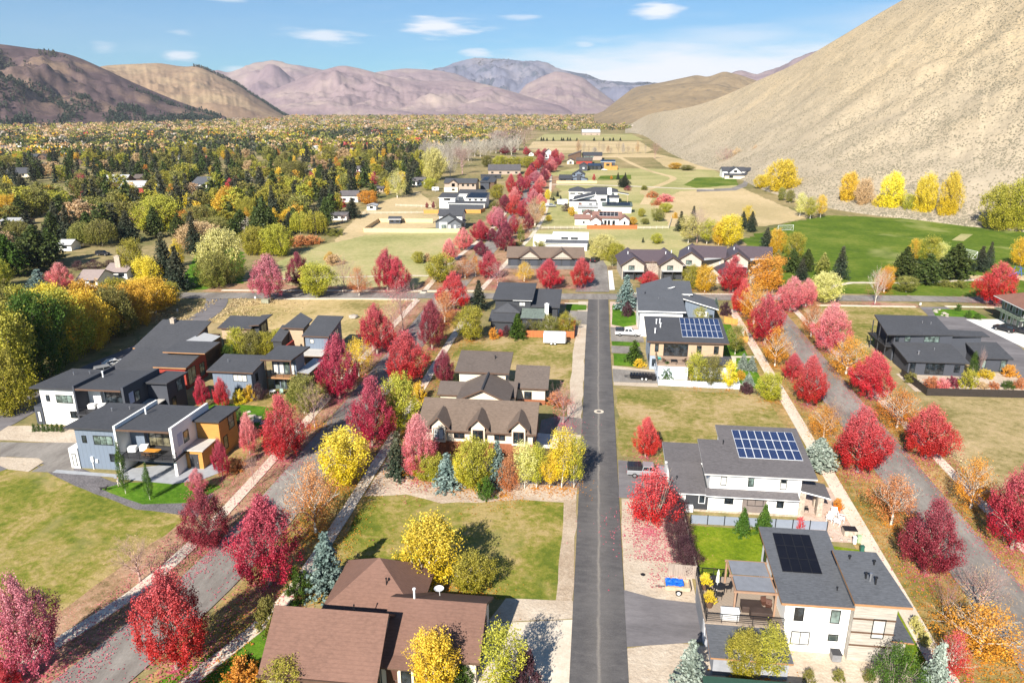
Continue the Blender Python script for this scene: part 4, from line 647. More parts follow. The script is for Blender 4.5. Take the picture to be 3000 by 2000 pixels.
# ---- M: sage house at the right edge
h = House('sage_house', 'sage green two-storey house with dark hip roof and long balcony at the right edge', 98, 173)
h.wall(100.2, 112, 173.2, 184, 0, 5.4, GRN); h.roof([(98.9, 172.2, 5.6), (113, 172.2, 5.6), (113, 180, 8.2), (104.2, 180, 8.2)], R_SL, FASW, .2); h.roof([(104.2, 180, 8.2), (113, 180, 8.2), (113, 186, 5.6), (98.9, 186, 5.6)], R_SL, FASW, .2); h.roof([(98.9, 186, 5.6), (98.9, 172.2, 5.6), (104.2, 180, 8.2)], shingle('rusty shingle', (.22, .11, .08)), FASW, .2)
h.block('balcony', 98.7, 100.19, 172.8, 184.2, 2.75, 3.0, GRN); h.rail([(98.75, 184.2), (98.75, 172.8), (112, 172.8)], 3.0, .95, FASD, 6)
for y in (174.8, 177.3, 179.8, 182.3): h.win('L', 100.2, y, 3.2, 1.1, 1.9, 1, 1, FASW); h.win('L', 100.2, y, .3, 1.3, 1.9, 1, 1, FASW)
# ---- I: garage block with two gables
h = House('garage_block', 'long taupe-roofed garage with two wooden gables and dark doors beyond the cross street', -28, 232, math.radians(4))
h.gable(-27.6, -2.9, 233.2, 243, 3.3, 5.6, DRK, R_TB, FASC, 'x', .8, .5)
for x in (-20.6, -10.0):
    h.gable(x - 3.2, x + 3.2, 232.4, 238.2, 3.35, 5.55, LTG, R_TB, FASC, 'y', .5, .7, z0=2.5)
    for q in (-1.5, 1.5): h.door('F', 233.18, x + q, 2.5, 2.4, CHB, 0, 1)
h.door('F', 233.18, -25.6, 2.3, 2.4, CHB, 0, 1); h.door('F', 233.18, -15.3, 2.3, 2.4, CHB, 0, 1); h.door('F', 233.18, -4.6, 2.3, 2.4, CHB, 0, 1)
# ---- J: white modern house behind it
h = House('white_flat_roof_house', 'low white flat-roofed modern house behind the two-gable garage', -23, 262)
h.wall(-22.4, -15.5, 268, 276, 0, 3.5, WHT); h.wall(-15.4, -1.8, 267.5, 277, 0, 4.4, WHT); h.roof([(-17.5, 261, 2.7), (-1.9, 262, 2.7), (-1.9, 267.45, 3.0), (-17.5, 267.45, 3.0)], R_SL, FASW, .15); h.wall(-17, -2.2, 262, 267.4, 0, 2.5, WHT)
h.win('F', 267.5, -10.6, 3.25, 2.5, .6); h.win('F', 267.5, -7.0, 3.25, 2.5, .6)
# ---- H: plum-roofed townhouses
def townhouse(x, y, rz, label, w=6.6, d=14, wing=True, sx=1, canopy=False, low=False):
    h = House('townhouse', label, x, y, rz, 'townhouse', 'plum-roofed townhouses past the cross street'); z = -2.2 if low else 0
    h.gable(x, x + w, y, y + d, 4.9 + z, 7.1 + z, LTG, R_PU, FASC, 'y', .7, .8)
    if wing: x0, x1 = (x + w * .5, x + w + 7) if sx > 0 else (x - 7, x + w * .5); h.gable(x0, x1, y + 5, y + 12, 5.0 + z, 7.6 + z, LTG, R_PU, FASC, 'x', .6, .5)
    if not low:
        h.win('F', y, x + w * .42, 3.0, 1.7, 1.2, 2, 1, None, GLG); h.roof([(x + .2, y - 1.6, 2.7), (x + w - .2, y - 1.6, 2.7), (x + w - .2, y - .02, 2.9), (x + .2, y - .02, 2.9)], R_MT, FASD, .12, name='porch_roof')
        h.block('lower_front', x + .25, x + w - .25, y - .06, y - .01, 0, 2.6, DRK); m = MB()
        for q in (.4, w / 2, w - .5): m.box(x + q, x + q + .14, y - 1.45, y - 1.31, 0, 2.62)
        h.B('porch_post', m, FASD); h.door('F', y - .06, x + w * .62, 1, 2.1, GL)
    else: h.win('F', y, x + w * .5, 1.3, 1.3, .7, 1, 1, None, GLG)
    h.vent(x + w * .35, y + 6, 6.9 + z, .4, .12, FASW); h.vent(x + w * .7, y + 9, 6.7 + z, .4, .12, FASW)
    if canopy: h.roof([(x + w + .5, y + 1.2, 4.2), (x + w + 6, y + 4, 4.5), (x + w + 6, y + 6.3, 4.7), (x + w + .5, y + 3.8, 4.4)], R_MT, FASD, .15, name='canopy')
    return h
townhouse(9.0, 217.6, math.radians(5), 'leftmost plum-roofed townhouse with a dark window and front porch'); townhouse(20.6, 218.8, math.radians(5), 'plum-roofed townhouse with a green-lit window, second from the left', wing=False)
townhouse(27.2, 228.2, math.radians(-8), 'third plum-roofed townhouse with a long pale canopy', canopy=True); townhouse(41.5, 229.0, math.radians(-8), 'rightmost tall plum-roofed townhouse with pale canopy behind a red maple', canopy=True)
townhouse(33.5, 217.5, math.radians(-30), 'low plum-roofed wing in front of the right townhouses', 6, 9, False, low=True); townhouse(46.5, 216.5, math.radians(-18), 'small plum-roofed gable house beside the orange maple', 4.6, 9, False, low=True)
# ---- N and O: modern houses on the left
def modern(name, label, X, Y, wallm, finm, tallm, lit, detail=True):
    h = House(name, label, X, Y); q = lambda x0, x1, y0, y1: (X + x0, X + x1, Y + y0, Y + y1)
    h.shed(*q(0, 6.7, 0, 9), 6.75, 6.35, wallm, R_CH, FASD, .9, sides=(1.0, .8, .4)); f = h.wall(X + 6.75, X + 7.05, Y - 1.0, Y + 9.4, 0, (7.45, 7.45, 7.15, 7.15), finm, 'fin_wall')
    h.roof([(X + 7.08, Y - .9, 6.95), (X + 14.9, Y - .9, 6.95), (X + 14.9, Y + 9, 6.6), (X + 7.08, Y + 9, 6.6)], R_CH, FASC, .3)
    h.wall(X + 7.08, X + 14.9, Y + 2.6, Y + 9, 0, 6.2, wallm); h.block('recess_wall', X + 7.06, X + 9.2, Y + 1.9, Y + 2.58, 2.85, 6.2, wallm); h.wall(X + 14.95, X + 15.35, Y - .8, Y + 9.2, 0, (7.45, 7.45, 7.1, 7.1), finm, 'fin_wall')
    h.block('balcony', X + 7.1, X + 15.6, Y - 1.7, Y + 2.58, 2.6, 2.85, FASD); h.rail([(X + 7.1, Y - 1.65), (X + 15.6, Y - 1.65), (X + 15.6, Y - .9)], 2.85, .95, None, 3)
    h.win('F', Y + 2.6, X + 12.1, 2.95, 5.2, 2.2, 5, 1, None, lit); h.win('F', Y + 2.6, X + 12.1, 5.35, 5.2, .6, 2, 1, None, GLG); h.block('cedar_panel', X + 14.1, X + 14.94, Y + 2.5, Y + 2.59, 2.9, 6.1, WOOD); 
    h.win('F', Y, X + 4.2, 4.0, 2.8, 1.3, 3, 1, None, GLG); h.win('F', Y, X + 1.3, 4.2, .55, 1.0); h.win('F', Y, X + 5.6, 1.4, 1.6, 1.1, 2)
    h.block('storage_wall', X - 1.4, X - .05, Y - .2, Y + 3.2, 0, 3.2, finm); h.win('F', Y - .2, X - .7, .5, .5, 1.8, 1, 1, None, BLIND)
    h.wall(X + 15.4, X + 18.9, Y + 5.2, Y + 10.5, 0, (6.1, 6.1, 5.8, 5.8), tallm); h.roof([(X + 15.38, Y + 4.4, 6.35), (X + 19.5, Y + 4.4, 6.35), (X + 19.5, Y + 11, 6.0), (X + 15.38, Y + 11, 6.0)], R_CH, FASD, .25)
    h.wall(X + 15.4, X + 17.9, Y + 1.6, Y + 5.18, 0, 3.0, tallm); h.block('terrace_roof', X + 15.37, X + 18.3, Y + 1.2, Y + 5.17, 3.0, 3.15, P('terrace slab', (.5, .47, .43), .8)); h.door('F', Y + 1.6, X + 16.6, 1.3, 2.3, FASD)
    h.win('R', X + 18.9, Y + 6.6, 1.0, 1.1, 2.0); h.win('R', X + 18.9, Y + 8.8, 3.4, 1.6, 2.0, 1, 2, None, GLG); h.win('R', X + 15.35, Y + 2.4, 4.0, 1.2, 1.6, 1, 1, None, GLG); h.block('opening', X + 15.33, X + 15.37, Y + .3, Y + 1.5, 4.1, 6.0, P('shadow blue render', (.45, .48, .6), .8)); h.vent(X + 7.9, Y + 5, 6.8, .9, .12, FASW); h.vent(X + 1.8, Y + 6, 6.5, .4); h.vent(X + 4, Y + 7, 6.5, .3)
    return h
h = modern('blue_modern_house', 'blue-grey and white modern house with a balcony table, nearest on the left', -72.8, 86.8, BLU, WHT, WOOD, glass('lit glass', (.09, .08, .05), .08))
m = MB(); m.box(-71.0, -70.6, 86.6, 86.78, 1.2, 2.0); m.box(-70.3, -69.95, 86.6, 86.78, 1.1, 1.6); m.box(-70.85, -70.75, 86.62, 86.75, 0, 1.2); h.B('utility_meter', m, FASW)
modern('white_modern_house', 'white modern house with dark roof and wood balcony, second on the left', -89.0, 100.4, WHT, CHB, CHB, GL)
# ---- Q: brown cabins behind
h = House('long_cabin', 'long dark-roofed house with red board wall and cedar trim, behind the white modern house', -92, 118)
h.shed(-89.5, -80.0, 127.6, 137.5, 4.6, 6.9, DRK, R_CH, FASO, .7); h.wall(-79.9, -76.5, 129, 136, 0, 5.0, DWOOD); h.roof([(-80.1, 129, 5.6), (-75.8, 129, 4.9), (-75.6, 134.5, 5.0), (-79.4, 134.5, 5.7)], R_MT, FASD, .15); h.block('cedar_wall', -79.9, -76.45, 128.9, 128.99, 2.6, 4.6, WOODP); h.win('F', 128.9, -77.0, 3.0, 1.2, 1.2, 1, 1, None, BLIND)
h.shed(-89, -79, 118, 127.0, 3.2, 4.5, DRK, R_CH, FASD, .5); h.shed(-79.3, -73.9, 117.5, 125.0, 4.5, 5.6, REDW, R_CH, FASO, .5); h.roof([(-80.2, 121.2, 5.9), (-71.8, 121.2, 5.9), (-71.2, 126.2, 6.6), (-79.6, 126.2, 6.6)], R_CH, FASO, .2)
h.win('F', 117.5, -77.6, 1.6, .8, 1.7, 1, 1, None, BLIND); h.win('F', 117.5, -75.2, 1.6, .9, 1.8, 1, 1, None, BLIND); h.win('R', -73.9, 119.5, .6, 2.6, 3, 2, 1, None, GLG); h.win('R', -73.9, 123.2, .8, 1.6, 2.4, 2, 1, None, GLG); h.chimney(-87.2, 137.0, 6.9, .9, .7, STONE)
# ---- R, S: small blue houses
h = House('blue_cottage', 'small blue-grey shed-roofed cottage behind the red saplings', -67, 113); h.shed(-66.6, -59.4, 114.0, 119.5, 5.6, 6.3, BLU, R_CH, FASC, .7); h.win('F', 114, -61.5, 3.6, 2.4, 1.1, 3, 1, None, BLIND); h.win('F', 114, -61.3, 1.2, 2.6, 1.0, 3); h.win('R', -59.4, 116, 3, .8, 1.4); h.vent(-65, 117, 6, .4)
h = House('balcony_cottage', 'narrow two-storey cottage with wooden balcony and glazed doors, left of the street maples', -59, 118)
h.wall(-58.0, -53.4, 119.6, 123.5, 0, (6.2, 6.2, 6.5, 6.5), BLU); h.roof([(-59.2, 117.6, 6.5), (-53.4, 117.7, 6.5), (-52.4, 124.4, 7.0), (-58.6, 124.4, 7.0)], R_CH, FASC, .3); h.block('balcony', -58.4, -53.6, 117.8, 119.55, 2.75, 3.0, FASO); h.rail([(-58.3, 119.5), (-58.3, 117.9), (-53.7, 117.9), (-53.7, 119.5)], 3, .9, None, 3)
for x in (-57.3, -56.2, -55.2, -54.2): h.win('F', 119.6, x, 3.1, .75, 2.2, 1, 1, None, BLIND if x != -55.2 else GLG); h.win('F', 119.6, x, .2, .75, 2.1, 1, 1, None, GL if x > -56 else GLG)
m = MB(); [m.box(x, x + .18, 117.8, 117.98, 0, 6.25) for x in (-58.5, -53.75)]; h.B('porch_post', m, FASC); h.wall(-53.38, -51.6, 120.2, 127, 0, 3.2, DRK); h.roof([(-53.5, 119.6, 3.5), (-51.2, 119.6, 3.3), (-51.0, 127.5, 3.3), (-53.2, 127.5, 3.5)], R_MT, FASC, .15)
# ---- T: three shed-roofed cottages further back
h = House('cedar_cottage', 'cedar-walled cottage with a wide charcoal roof above the green shrubs', -78, 138); h.shed(-77.8, -71.6, 139, 144, 5.6, 6.4, WOODP, R_CH, FASC, .6); h.wall(-71.5, -69.8, 139.8, 144, 0, 6.3, DRK); h.roof([(-71.4, 138.6, 6.2), (-69.2, 138.6, 6.4), (-68.9, 145, 7.0), (-71.4, 145, 6.7)], R_CH, FASC, .2); h.win('R', -69.8, 142, 3.6, 2.4, 2, 2, 1, None, GLG)
h = House('small_cedar_tower', 'narrow cedar cottage tower with a peaked charcoal roof in the middle of the back row', -64, 136); h.wall(-62.6, -59.5, 138.2, 142, 0, (5.8, 5.8, 6.3, 6.3), WOODP); h.roof([(-63.8, 137.6, 6.3), (-59.0, 137.6, 6.3), (-58.9, 142.4, 6.9), (-62.6, 145.2, 7.5)], R_CH, FASC, .25); h.win('R', -59.5, 140, 3.2, 2.2, 2.2, 3, 1, None, GLG); h.shed(-64.5, -62.7, 134.5, 140.0, 4.6, 6.0, DRK, R_CH, FASD, .3)
h = House('blue_back_cottage', 'blue-grey cottage with steep single-slope roof, rightmost of the back row', -59, 133); h.shed(-57.6, -52.9, 134.6, 143.0, 5.9, 7.4, BLU, R_CH, FASC, .5); h.win('F', 134.6, -56.2, 4.2, .7, .8, 1, 1, None, BLIND); h.wall(-58.8, -52.9, 130.8, 134.58, 0, 2.8, DWOOD); h.block('terrace_roof', -59.0, -52.7, 130.6, 134.57, 2.8, 2.95, P('terrace slab', (.5, .47, .43))); h.block('red_wall', -61.0, -60.6, 130.6, 136, 0, 4.2, REDW); h.win('R', -52.9, 140, 3.6, 2, 2, 2, 1, None, GLG)
# ---- middle distance, left of the tree-lined street
h = House('grey_farmhouse', 'grey and white house with double front gables inside a pale board fence', -68, 304)
h.gable(-66.2, -56.2, 306.5, 314.5, 6.0, 8.0, WHT, R_CH, FASD, 'x', .6, .5); h.gable(-67.3, -56, 304.2, 311, 3.4, 6.6, GRY, R_CH, FASD, 'y', .9, .6); h.gable(-61.5, -55.9, 302.6, 308, 3.0, 4.8, GRY, R_CH, FASD, 'y', .4, .5)
h.block('white_panel', -65.7, -62.2, 303.9, 304.15, 0, 3.0, WHT); h.win('F', 303.9, -63.6, .2, 2.4, 1.9, 3, 1, FASW, GLG); h.win('F', 302.6, -61, .1, .8, 2, 1, 1, FASW, BLIND); h.win('F', 302.6, -58.6, .1, .8, 2, 1, 1, FASW, BLIND); h.win('F', 302.6, -56.9, 1.1, .7, .7, 1, 1, FASW); h.rail([(-55.8, 303), (-53.5, 303), (-53.5, 310)], 3, 1)
h = House('white_solar_farmhouse', 'white two-part house with a black solar roof behind the grey gabled house', -80, 366)
h.shed(-79.4, -71.2, 369.5, 380, 5.6, 6.8, WHT, R_CH, FASW, .6); h.gable(-72.2, -59, 384, 400, 6, 7.4, WHT, R_CH, FASW, 'x', .5, .5); h.shed(-66, -55.6, 372.6, 384, 5.2, 6.6, WHT, R_CH, FASW, .5); h.shed(-74.5, -55.6, 367, 372.3, 3, 3.6, WHT, R_CH, FASW, .4)
for x in (-64, -61, -58): h.win('F', 372.6, x, 3.9, 1.2, 1.0, 2); h.win('F', 369.5, -74.5, 4.2, 1.4, .9)
h.win('F', 369.5, -76, 4.2, 1.8, 1); h.solar((-65.5, 372.9, 5.25), (-56.2, 372.9, 5.25), (-65.3, 383.5, 6.55), 9, 2, SOLK, BLK, .03); m = MB(); m.box(-74, -56, 366.9, 366.98, .1, 2.4); h.B('porch_screen', m, CHB)
h = House('tan_farmhouse', 'tan two-storey house with a cross gable and a row of three windows', -93, 444)
h.gable(-92, -72.5, 444.5, 456, 5.6, 7.8, TANW, R_CH, FASC, 'x', .6, .5); h.gable(-89, -83.6, 443.4, 450, 5.5, 7.4, TANW, R_CH, FASC, 'y', .4, .5); h.block('lower_wall', -92.1, -83.5, 443.2, 443.38, 0, 2.9, CRM)
for x in (-80.5, -77.4, -74.2): h.win('F', 444.5, x, 3.6, 1.3, 1.6); h.win('F', 443.4, -86.3, 3.4, 1.8, 1.8, 2)
h.win('F', 443.2, -86.3, 1, 1.6, 1); h.shed(-72.4, -66.8, 461, 482, 4.6, 6.3, CHB, R_CH, FASD, .5); h.solar((-72, 466, 5.1), (-68.5, 466, 5.1), (-72, 478, 6.1), 3, 2, SOLK, BLK); h.shed(-66.5, -63.6, 462, 474, 4.6, 6, DWOOD, R_CH, FASD, .3)
def far(name, label, reg, x0, x1, yb, yt, yr, style, wm_, rm_, wins=3, cat='house', group=None, two=False, d=9, rz=0, trim=None):
    """smaller building from its foot line: eaves at yt, ridge at yr (photo rows)"""
    a = G(reg, x0, yb); c_ = G(reg, x1, yb); X, Y = a.x, a.y; w = (c_ - a).length; ang = math.atan2(c_.y - a.y, c_.x - a.x) + rz
    ze = max(2.4, hgt(reg, x0, yb, x0, yt)); trim = trim or FASD
    bb = Vector((a.x, a.y + d / 2)); dd = pxdir(REG[reg][0] + (x0 + x1) / 2 * REG[reg][2], REG[reg][1] + yr * REG[reg][2]); zr_ = CH + dd.z * math.hypot((a.x + c_.x) / 2, (a.y + c_.y) / 2 + d * (.5 if style != 'shed' else 1)) / math.hypot(dd.x, dd.y)
    zr_ = min(max(ze + .5, zr_), ze + d * .4)
    h = House(name, label, X, Y, ang, cat, group)
    if style == 'gx': h.gable(X, X + w, Y, Y + d, ze, zr_, wm_, rm_, trim, 'x', .5, .4)
    elif style == 'gy': h.gable(X, X + w, Y, Y + d, ze, zr_, wm_, rm_, trim, 'y', .5, .5)
    elif style == 'hip': h.hip(X, X + w, Y, Y + d, ze, zr_, w * .3, wm_, rm_, trim)
    elif style == 'flat': h.wall(X, X + w, Y, Y + d, 0, ze, wm_); h.roof([(X - .2, Y - .2, ze + .2), (X + w + .2, Y - .2, ze + .2), (X + w + .2, Y + d + .2, ze + .2), (X - .2, Y + d + .2, ze + .2)], rm_, trim, .19)
    else: h.shed(X, X + w, Y, Y + d, ze, zr_, wm_, rm_, trim, .5)
    for i in range(wins):
        u = X + w * (i + .5) / wins
        if two and ze > 4.5: h.win('F', Y, u, ze - 1.8, min(1.6, w / wins * .5), 1.1, 2)
        h.win('F', Y, u, .9, min(1.6, w / wins * .5), 1.2, 2)
    return h
h = House('white_modern_villa', 'large white modern house of stacked boxes with a tall white chimney', -14, 358)
h.hip(-14, -5, 399.5, 413, 6.1, 8.2, 4.2, WHT, R_CH, FASW); h.hip(-5.5, 12, 398, 413, 6.1, 8.2, 5, WHT, R_CH, FASW); h.roof([(-11, 366, 5.6), (0.2, 370, 8.0), (.2, 384, 8.0), (-10.6, 384, 5.6)], R_CH, FASW, .25); h.wall(-10.4, 0, 371, 384, 0, (5.2, 7.5, 7.5, 5.2), WHT)
h.shed(-12.4, .6, 366, 371, 4.9, 5.4, WHT, R_CH, FASW, .4); h.wall(.7, 6, 369.6, 382, 0, 8.0, WHT); h.roof([(.4, 369.2, 8.25), (6.3, 369.2, 8.25), (6.3, 382.4, 8.25), (.4, 382.4, 8.25)], R_CH, FASD, .2); h.wall(6.02, 12, 374.5, 384, 0, 6.1, WHT); h.roof([(6.35, 374, 6.35), (12.4, 374, 6.35), (12.4, 384, 6.35), (6.35, 384, 6.35)], R_CH, FASD, .2)
h.chimney(7.6, 392, 8.6, 2.2, .3, WHT); h.wall(4, 18, 362.2, 369, 0, (3.2, 3.2, 4.0, 4.0), WHT); h.roof([(3.6, 361.6, 3.5), (18.6, 361.6, 3.5), (18.6, 369.4, 4.4), (3.6, 369.4, 4.4)], P('green grey roof', (.10, .13, .115), .7), FASD, .2); h.solar((5.4, 363.2, 3.72), (17.4, 363.2, 3.72), (5.4, 368.6, 4.3), 10, 2, SOLK, BLK); h.wall(-8, 1.6, 357.6, 365, 0, 3.0, WHT); h.roof([(-8.3, 357, 3.25), (2, 357, 3.25), (2, 365.6, 3.5), (-8.3, 365.6, 3.5)], R_MT, FASD, .2)
h.win('F', 369.6, 4.2, 4.9, 2.8, 1.2, 3); h.win('F', 366, -7.2, 2.9, 1.5, 1.3, 1, 1, None, P('brown blind', (.18, .08, .06), .6)); h.win('F', 366, -2, 3.3, 1.5, .7, 2); h.win('F', 357.6, -5, .5, 2.4, 1.6, 2, 1, None, GLG); h.win('F', 357.6, -1.2, .5, 2.4, 1.6, 2, 1, None, GLG); h.win('F', 399.5, -12, 4.8, 2.8, .5, 4); h.win('F', 399.5, -8, 4.8, 2.8, .5, 4); h.win('F', 374.5, 9, 1.6, 3.8, 2.4, 3, 1, None, GLG); h.roof([(12, 396, 6.2), (18, 395, 5.4), (18, 401, 5.4), (12, 402, 6.2)], R_CH, FASW, .2); m = MB(); m.box(17.3, 17.5, 395.4, 395.6, 0, 5.2); h.B('post', m, WOODP)
h = House('red_roof_farmhouse', 'white house with red-brown roofs and a small solar array behind a rust red fence', -9, 313)
h.gable(-.5, 12, 321.8, 332, 3.6, 5.6, WHT, R_RD, FASC, 'x', .5, .4); h.gable(-1.6, 3.0, 315.5, 323, 3.2, 4.7, WHT, R_RD, FASC, 'y', .4, .4); h.gable(11.2, 15.2, 318.6, 326, 3.2, 4.7, WHT, R_RD, FASC, 'y', .4, .4); h.gable(-8.4, -1.7, 321.5, 328, 3.1, 4.4, WHT, R_RD, FASC, 'x', .4, .4); h.gable(-4.8, -1.0, 329, 338, 3.8, 5, WHT, R_RD, FASC, 'y', .4, .4)
h.solar((2.2, 322.9, 4.0), (10.5, 322.9, 4.0), (2.2, 326.2, 5.25), 5, 2, SOLK, P('panel frame', (.75, .77, .8)))
for x, w_ in ((5, 1), (6.5, 1), (8.6, 1.1)): h.win('F', 321.8, x, .4, w_, 1.9, 1, 1)
h.win('F', 315.5, .8, .9, 1.2, .7, 2); h.win('F', 318.6, 13.2, 1.2, .8, 1.2, 1, 2); h.win('F', 321.5, -4.5, 1, .8, .7)
h = House('blue_gable_house', 'blue house with steep front gable and dark chimney beyond a pale fence', -25, 505)
h.gable(-16, -7.6, 513, 524, 5.4, 7.9, BLU, R_CH, FASD, 'y', .5, .5); h.shed(-24.8, -16.2, 506.5, 518, 3.2, 4.6, CHB, R_CH, FASD, .5); h.gable(-17.5, -5.5, 508.5, 513, 2.9, 4.6, BLU, R_CH, FASD, 'y', .5, .4); h.block('chimney', -12.8, -10.2, 507.2, 508.4, 0, 6.0, CHB); h.win('F', 508.5, -14.3, 1.2, 1.4, .8); h.win('F', 513, -9.6, 4.6, 1, 1); h.win('F', 513, -14.6, 4.6, 1, .9); h.win('F', 506.5, -22, .3, 3.5, 2, 1)
h = House('brown_modern_house', 'brown modern house with tall angled roofs at the far end of the street', -28, 675)
h.shed(-27, -15, 722, 745, 4.6, 8.6, DWOOD, R_DB, FASC, .5, 'x'); h.shed(-13.4, 5.5, 732, 758, 4.4, 6.2, TANW, R_CH, FASC, .5); h.shed(-18, -3.6, 681, 700, 3, 4.6, REDW, R_DB, FASC, .5); h.gable(-26.2, -20, 676, 690, 3.2, 4.8, CRM, R_DB, FASC, 'y', .5, .4); h.win('F', 732, -8, 2.6, 11, 1.2, 6, 1, FASW, GLG); h.win('F', 676, -23, .3, 2.2, 2.2, 2, 1, FASW)
h = House('dark_cedar_house', 'dark blue house with a cedar box and black solar roof, white car parked in front', -14, 603)
h.gable(-13.4, -6.8, 606, 618, 4.4, 6.2, CHB, R_CH, FASD, 'y', .5, .4); h.wall(-6.5, 4, 617, 630, 0, 3.4, DRK); h.roof([(-6.8, 616.4, 3.5), (4.6, 616.4, 3.5), (4.6, 631, 4.4), (-6.8, 631, 4.4)], SOLK, FASD, .2); h.shed(4.2, 15.6, 623, 637, 6.2, 6.9, CHB, SOLK, FASW, .5); h.wall(6.6, 12.8, 619.6, 622.9, 0, 5.6, WOOD, label='cedar box'); h.wall(12.9, 17.8, 620, 630, 0, 3.0, WOOD); h.win('F', 619.6, 9.8, 3.3, 2.6, 1.6); h.win('F', 606, -10, 1.6, 1.4, 1.3, 2, 1, FASW, BLIND)
for x in (-4.8, -2.2, .6): h.win('F', 617, x, .2, 2, 2.4, 2)
h = House('hillside_farmhouse', 'white house with central gable and dark roofs at the foot of the hillside', 92, 545)
h.gable(93, 109, 560, 572, 5, 7.4, WHT, R_CH, FASD, 'x', .5, .5); h.gable(97, 105.5, 554, 564, 4.6, 8.0, WHT, R_CH, FASD, 'y', .5, .5); h.shed(108.5, 121, 562, 575, 5.0, 6.2, WHT, R_CH, FASD, .5); h.shed(93, 107, 549, 553.9, 2.8, 3.6, CRM, R_CH, FASD, .4); h.shed(107.1, 121, 554, 561.9, 3, 3.8, DRK, R_CH, FASD, .4)
for x in (111.4, 115, 118.8): h.win('F', 562, x, 3.9, 2.4, .8, 2)
h.win('F', 554, 101.2, 4.2, 2.2, 1.6, 2); h.win('F', 549, 97.5, .8, 2.6, 1.4, 3); h.win('F', 554, 109, .3, 1, 2.2)
FG = 'small far houses among the valley trees'
far('grey_street_house', 'grey-roofed house with a light blue end wall further up the tree-lined street', 'k', 775, 1090, 375, 330, 275, 'shed', TANW, R_GR, 4, d=16, two=True)
far('dark_low_house', 'low black-walled house between the tan house and the grey-roofed one', 'k', 700, 900, 418, 392, 378, 'flat', DRK, R_CH, 2, d=8)
far('white_gable_house', 'white gabled house rising behind the red maples at the far end', 'k', 1330, 1410, 215, 160, 110, 'gy', WHT, R_CH, 2)
far('small_white_house', 'little white gabled house left of the farthest red maples', 'k', 1170, 1220, 190, 170, 150, 'gy', WHT, R_CH, 1)
far('small_white_shed', 'tiny white gabled shed among yellow hedges', 'k', 1005, 1050, 222, 208, 195, 'gy', WHT, R_GR, 1, 'shed')
far('white_rambler', 'white low house with grey gable roof at the wood edge', 's', 60, 350, 340, 235, 150, 'gx', WHT, R_GR, 3)
far('garden_shed', 'dark grey garden shed with two white windows in the fenced yard', 'o', 1540, 1635, 1015, 978, 950, 'gx', CHB, R_CH, 2, 'shed', d=4, trim=FASW)
far('motor_home_garage', 'small white garage with a dark opening beside the orange tree', 'o', 1355, 1430, 902, 862, 845, 'gy', WHT, R_MT, 1, 'garage', d=6)
far('white_barn_house', 'white two-storey house between dark spruces and an orange tree', 'o', 1130, 1280, 835, 775, 735, 'gx', WHT, R_GR, 2, d=8)
far('grey_wood_edge_house', 'low house with pale roof behind the grey shrubs', 'o', 1010, 1185, 985, 945, 915, 'gx', WHT, R_GR, 3)
far('double_garage_house', 'white garage with tan metal roof and two doors beside the pink tree', 'n', 655, 820, 1545, 1475, 1400, 'gx', WHT, P('tan metal roof', (.30, .24, .22), .5), 2, d=9)
far('chimney_house', 'white house with tan roof and stone chimney behind the double garage', 'n', 885, 1065, 1475, 1410, 1345, 'gx', WHT, P('tan metal roof', (.30, .24, .22)), 2, d=9).chimney(-144, 203, 5.5, 1.6, 1.0, STONE)
far('white_garage', 'small white garage under the willow', 'n', 490, 600, 1240, 1185, 1145, 'gx', WHT, R_MT, 1, 'garage', d=6)
far('metal_roof_barn', 'dark barn with a bright metal roof in the woods', 'n', 860, 1050, 700, 660, 605, 'gx', DWOOD, R_MT, 2, 'barn', d=14)
far('red_barn', 'red-walled barn with a bright metal roof', 'n', 1010, 1200, 755, 705, 655, 'gx', REDW, R_MT, 2, 'barn', d=12)
far('long_white_roof_house', 'long low house with white roof at the left edge', 'n', 0, 190, 1035, 1005, 965, 'gx', TANW, R_MT, 4)
far('white_roof_annex', 'pale-roofed annex below the long low house at the left edge', 'n', 60, 200, 1110, 1070, 1020, 'gx', WHT, R_MT, 2)
far('grey_hall', 'large grey-roofed house left of the golden willow', 'n', 1600, 1790, 715, 680, 625, 'shed', WHT, R_SL, 3, d=12)
far('white_carport', 'white flat carport below the grey-roofed house', 'n', 1595, 1735, 790, 760, 730, 'flat', WHT, R_MT, 1, 'carport', d=6)
far('brown_wood_house', 'brown house with chimney behind the red barn', 'n', 1120, 1225, 680, 630, 600, 'gx', DWOOD, R_DB, 2)
far('stream_house', 'long brown house with white roof among conifers on the left', 'n', 275, 415, 780, 750, 722, 'gx', DWOOD, R_MT, 3)
far('left_dark_roof_house', 'dark-roofed cream house beyond the conifer hedge, far left', 'n', 40, 290, 625, 590, 545, 'gx', CRM, R_CH, 4, d=14)
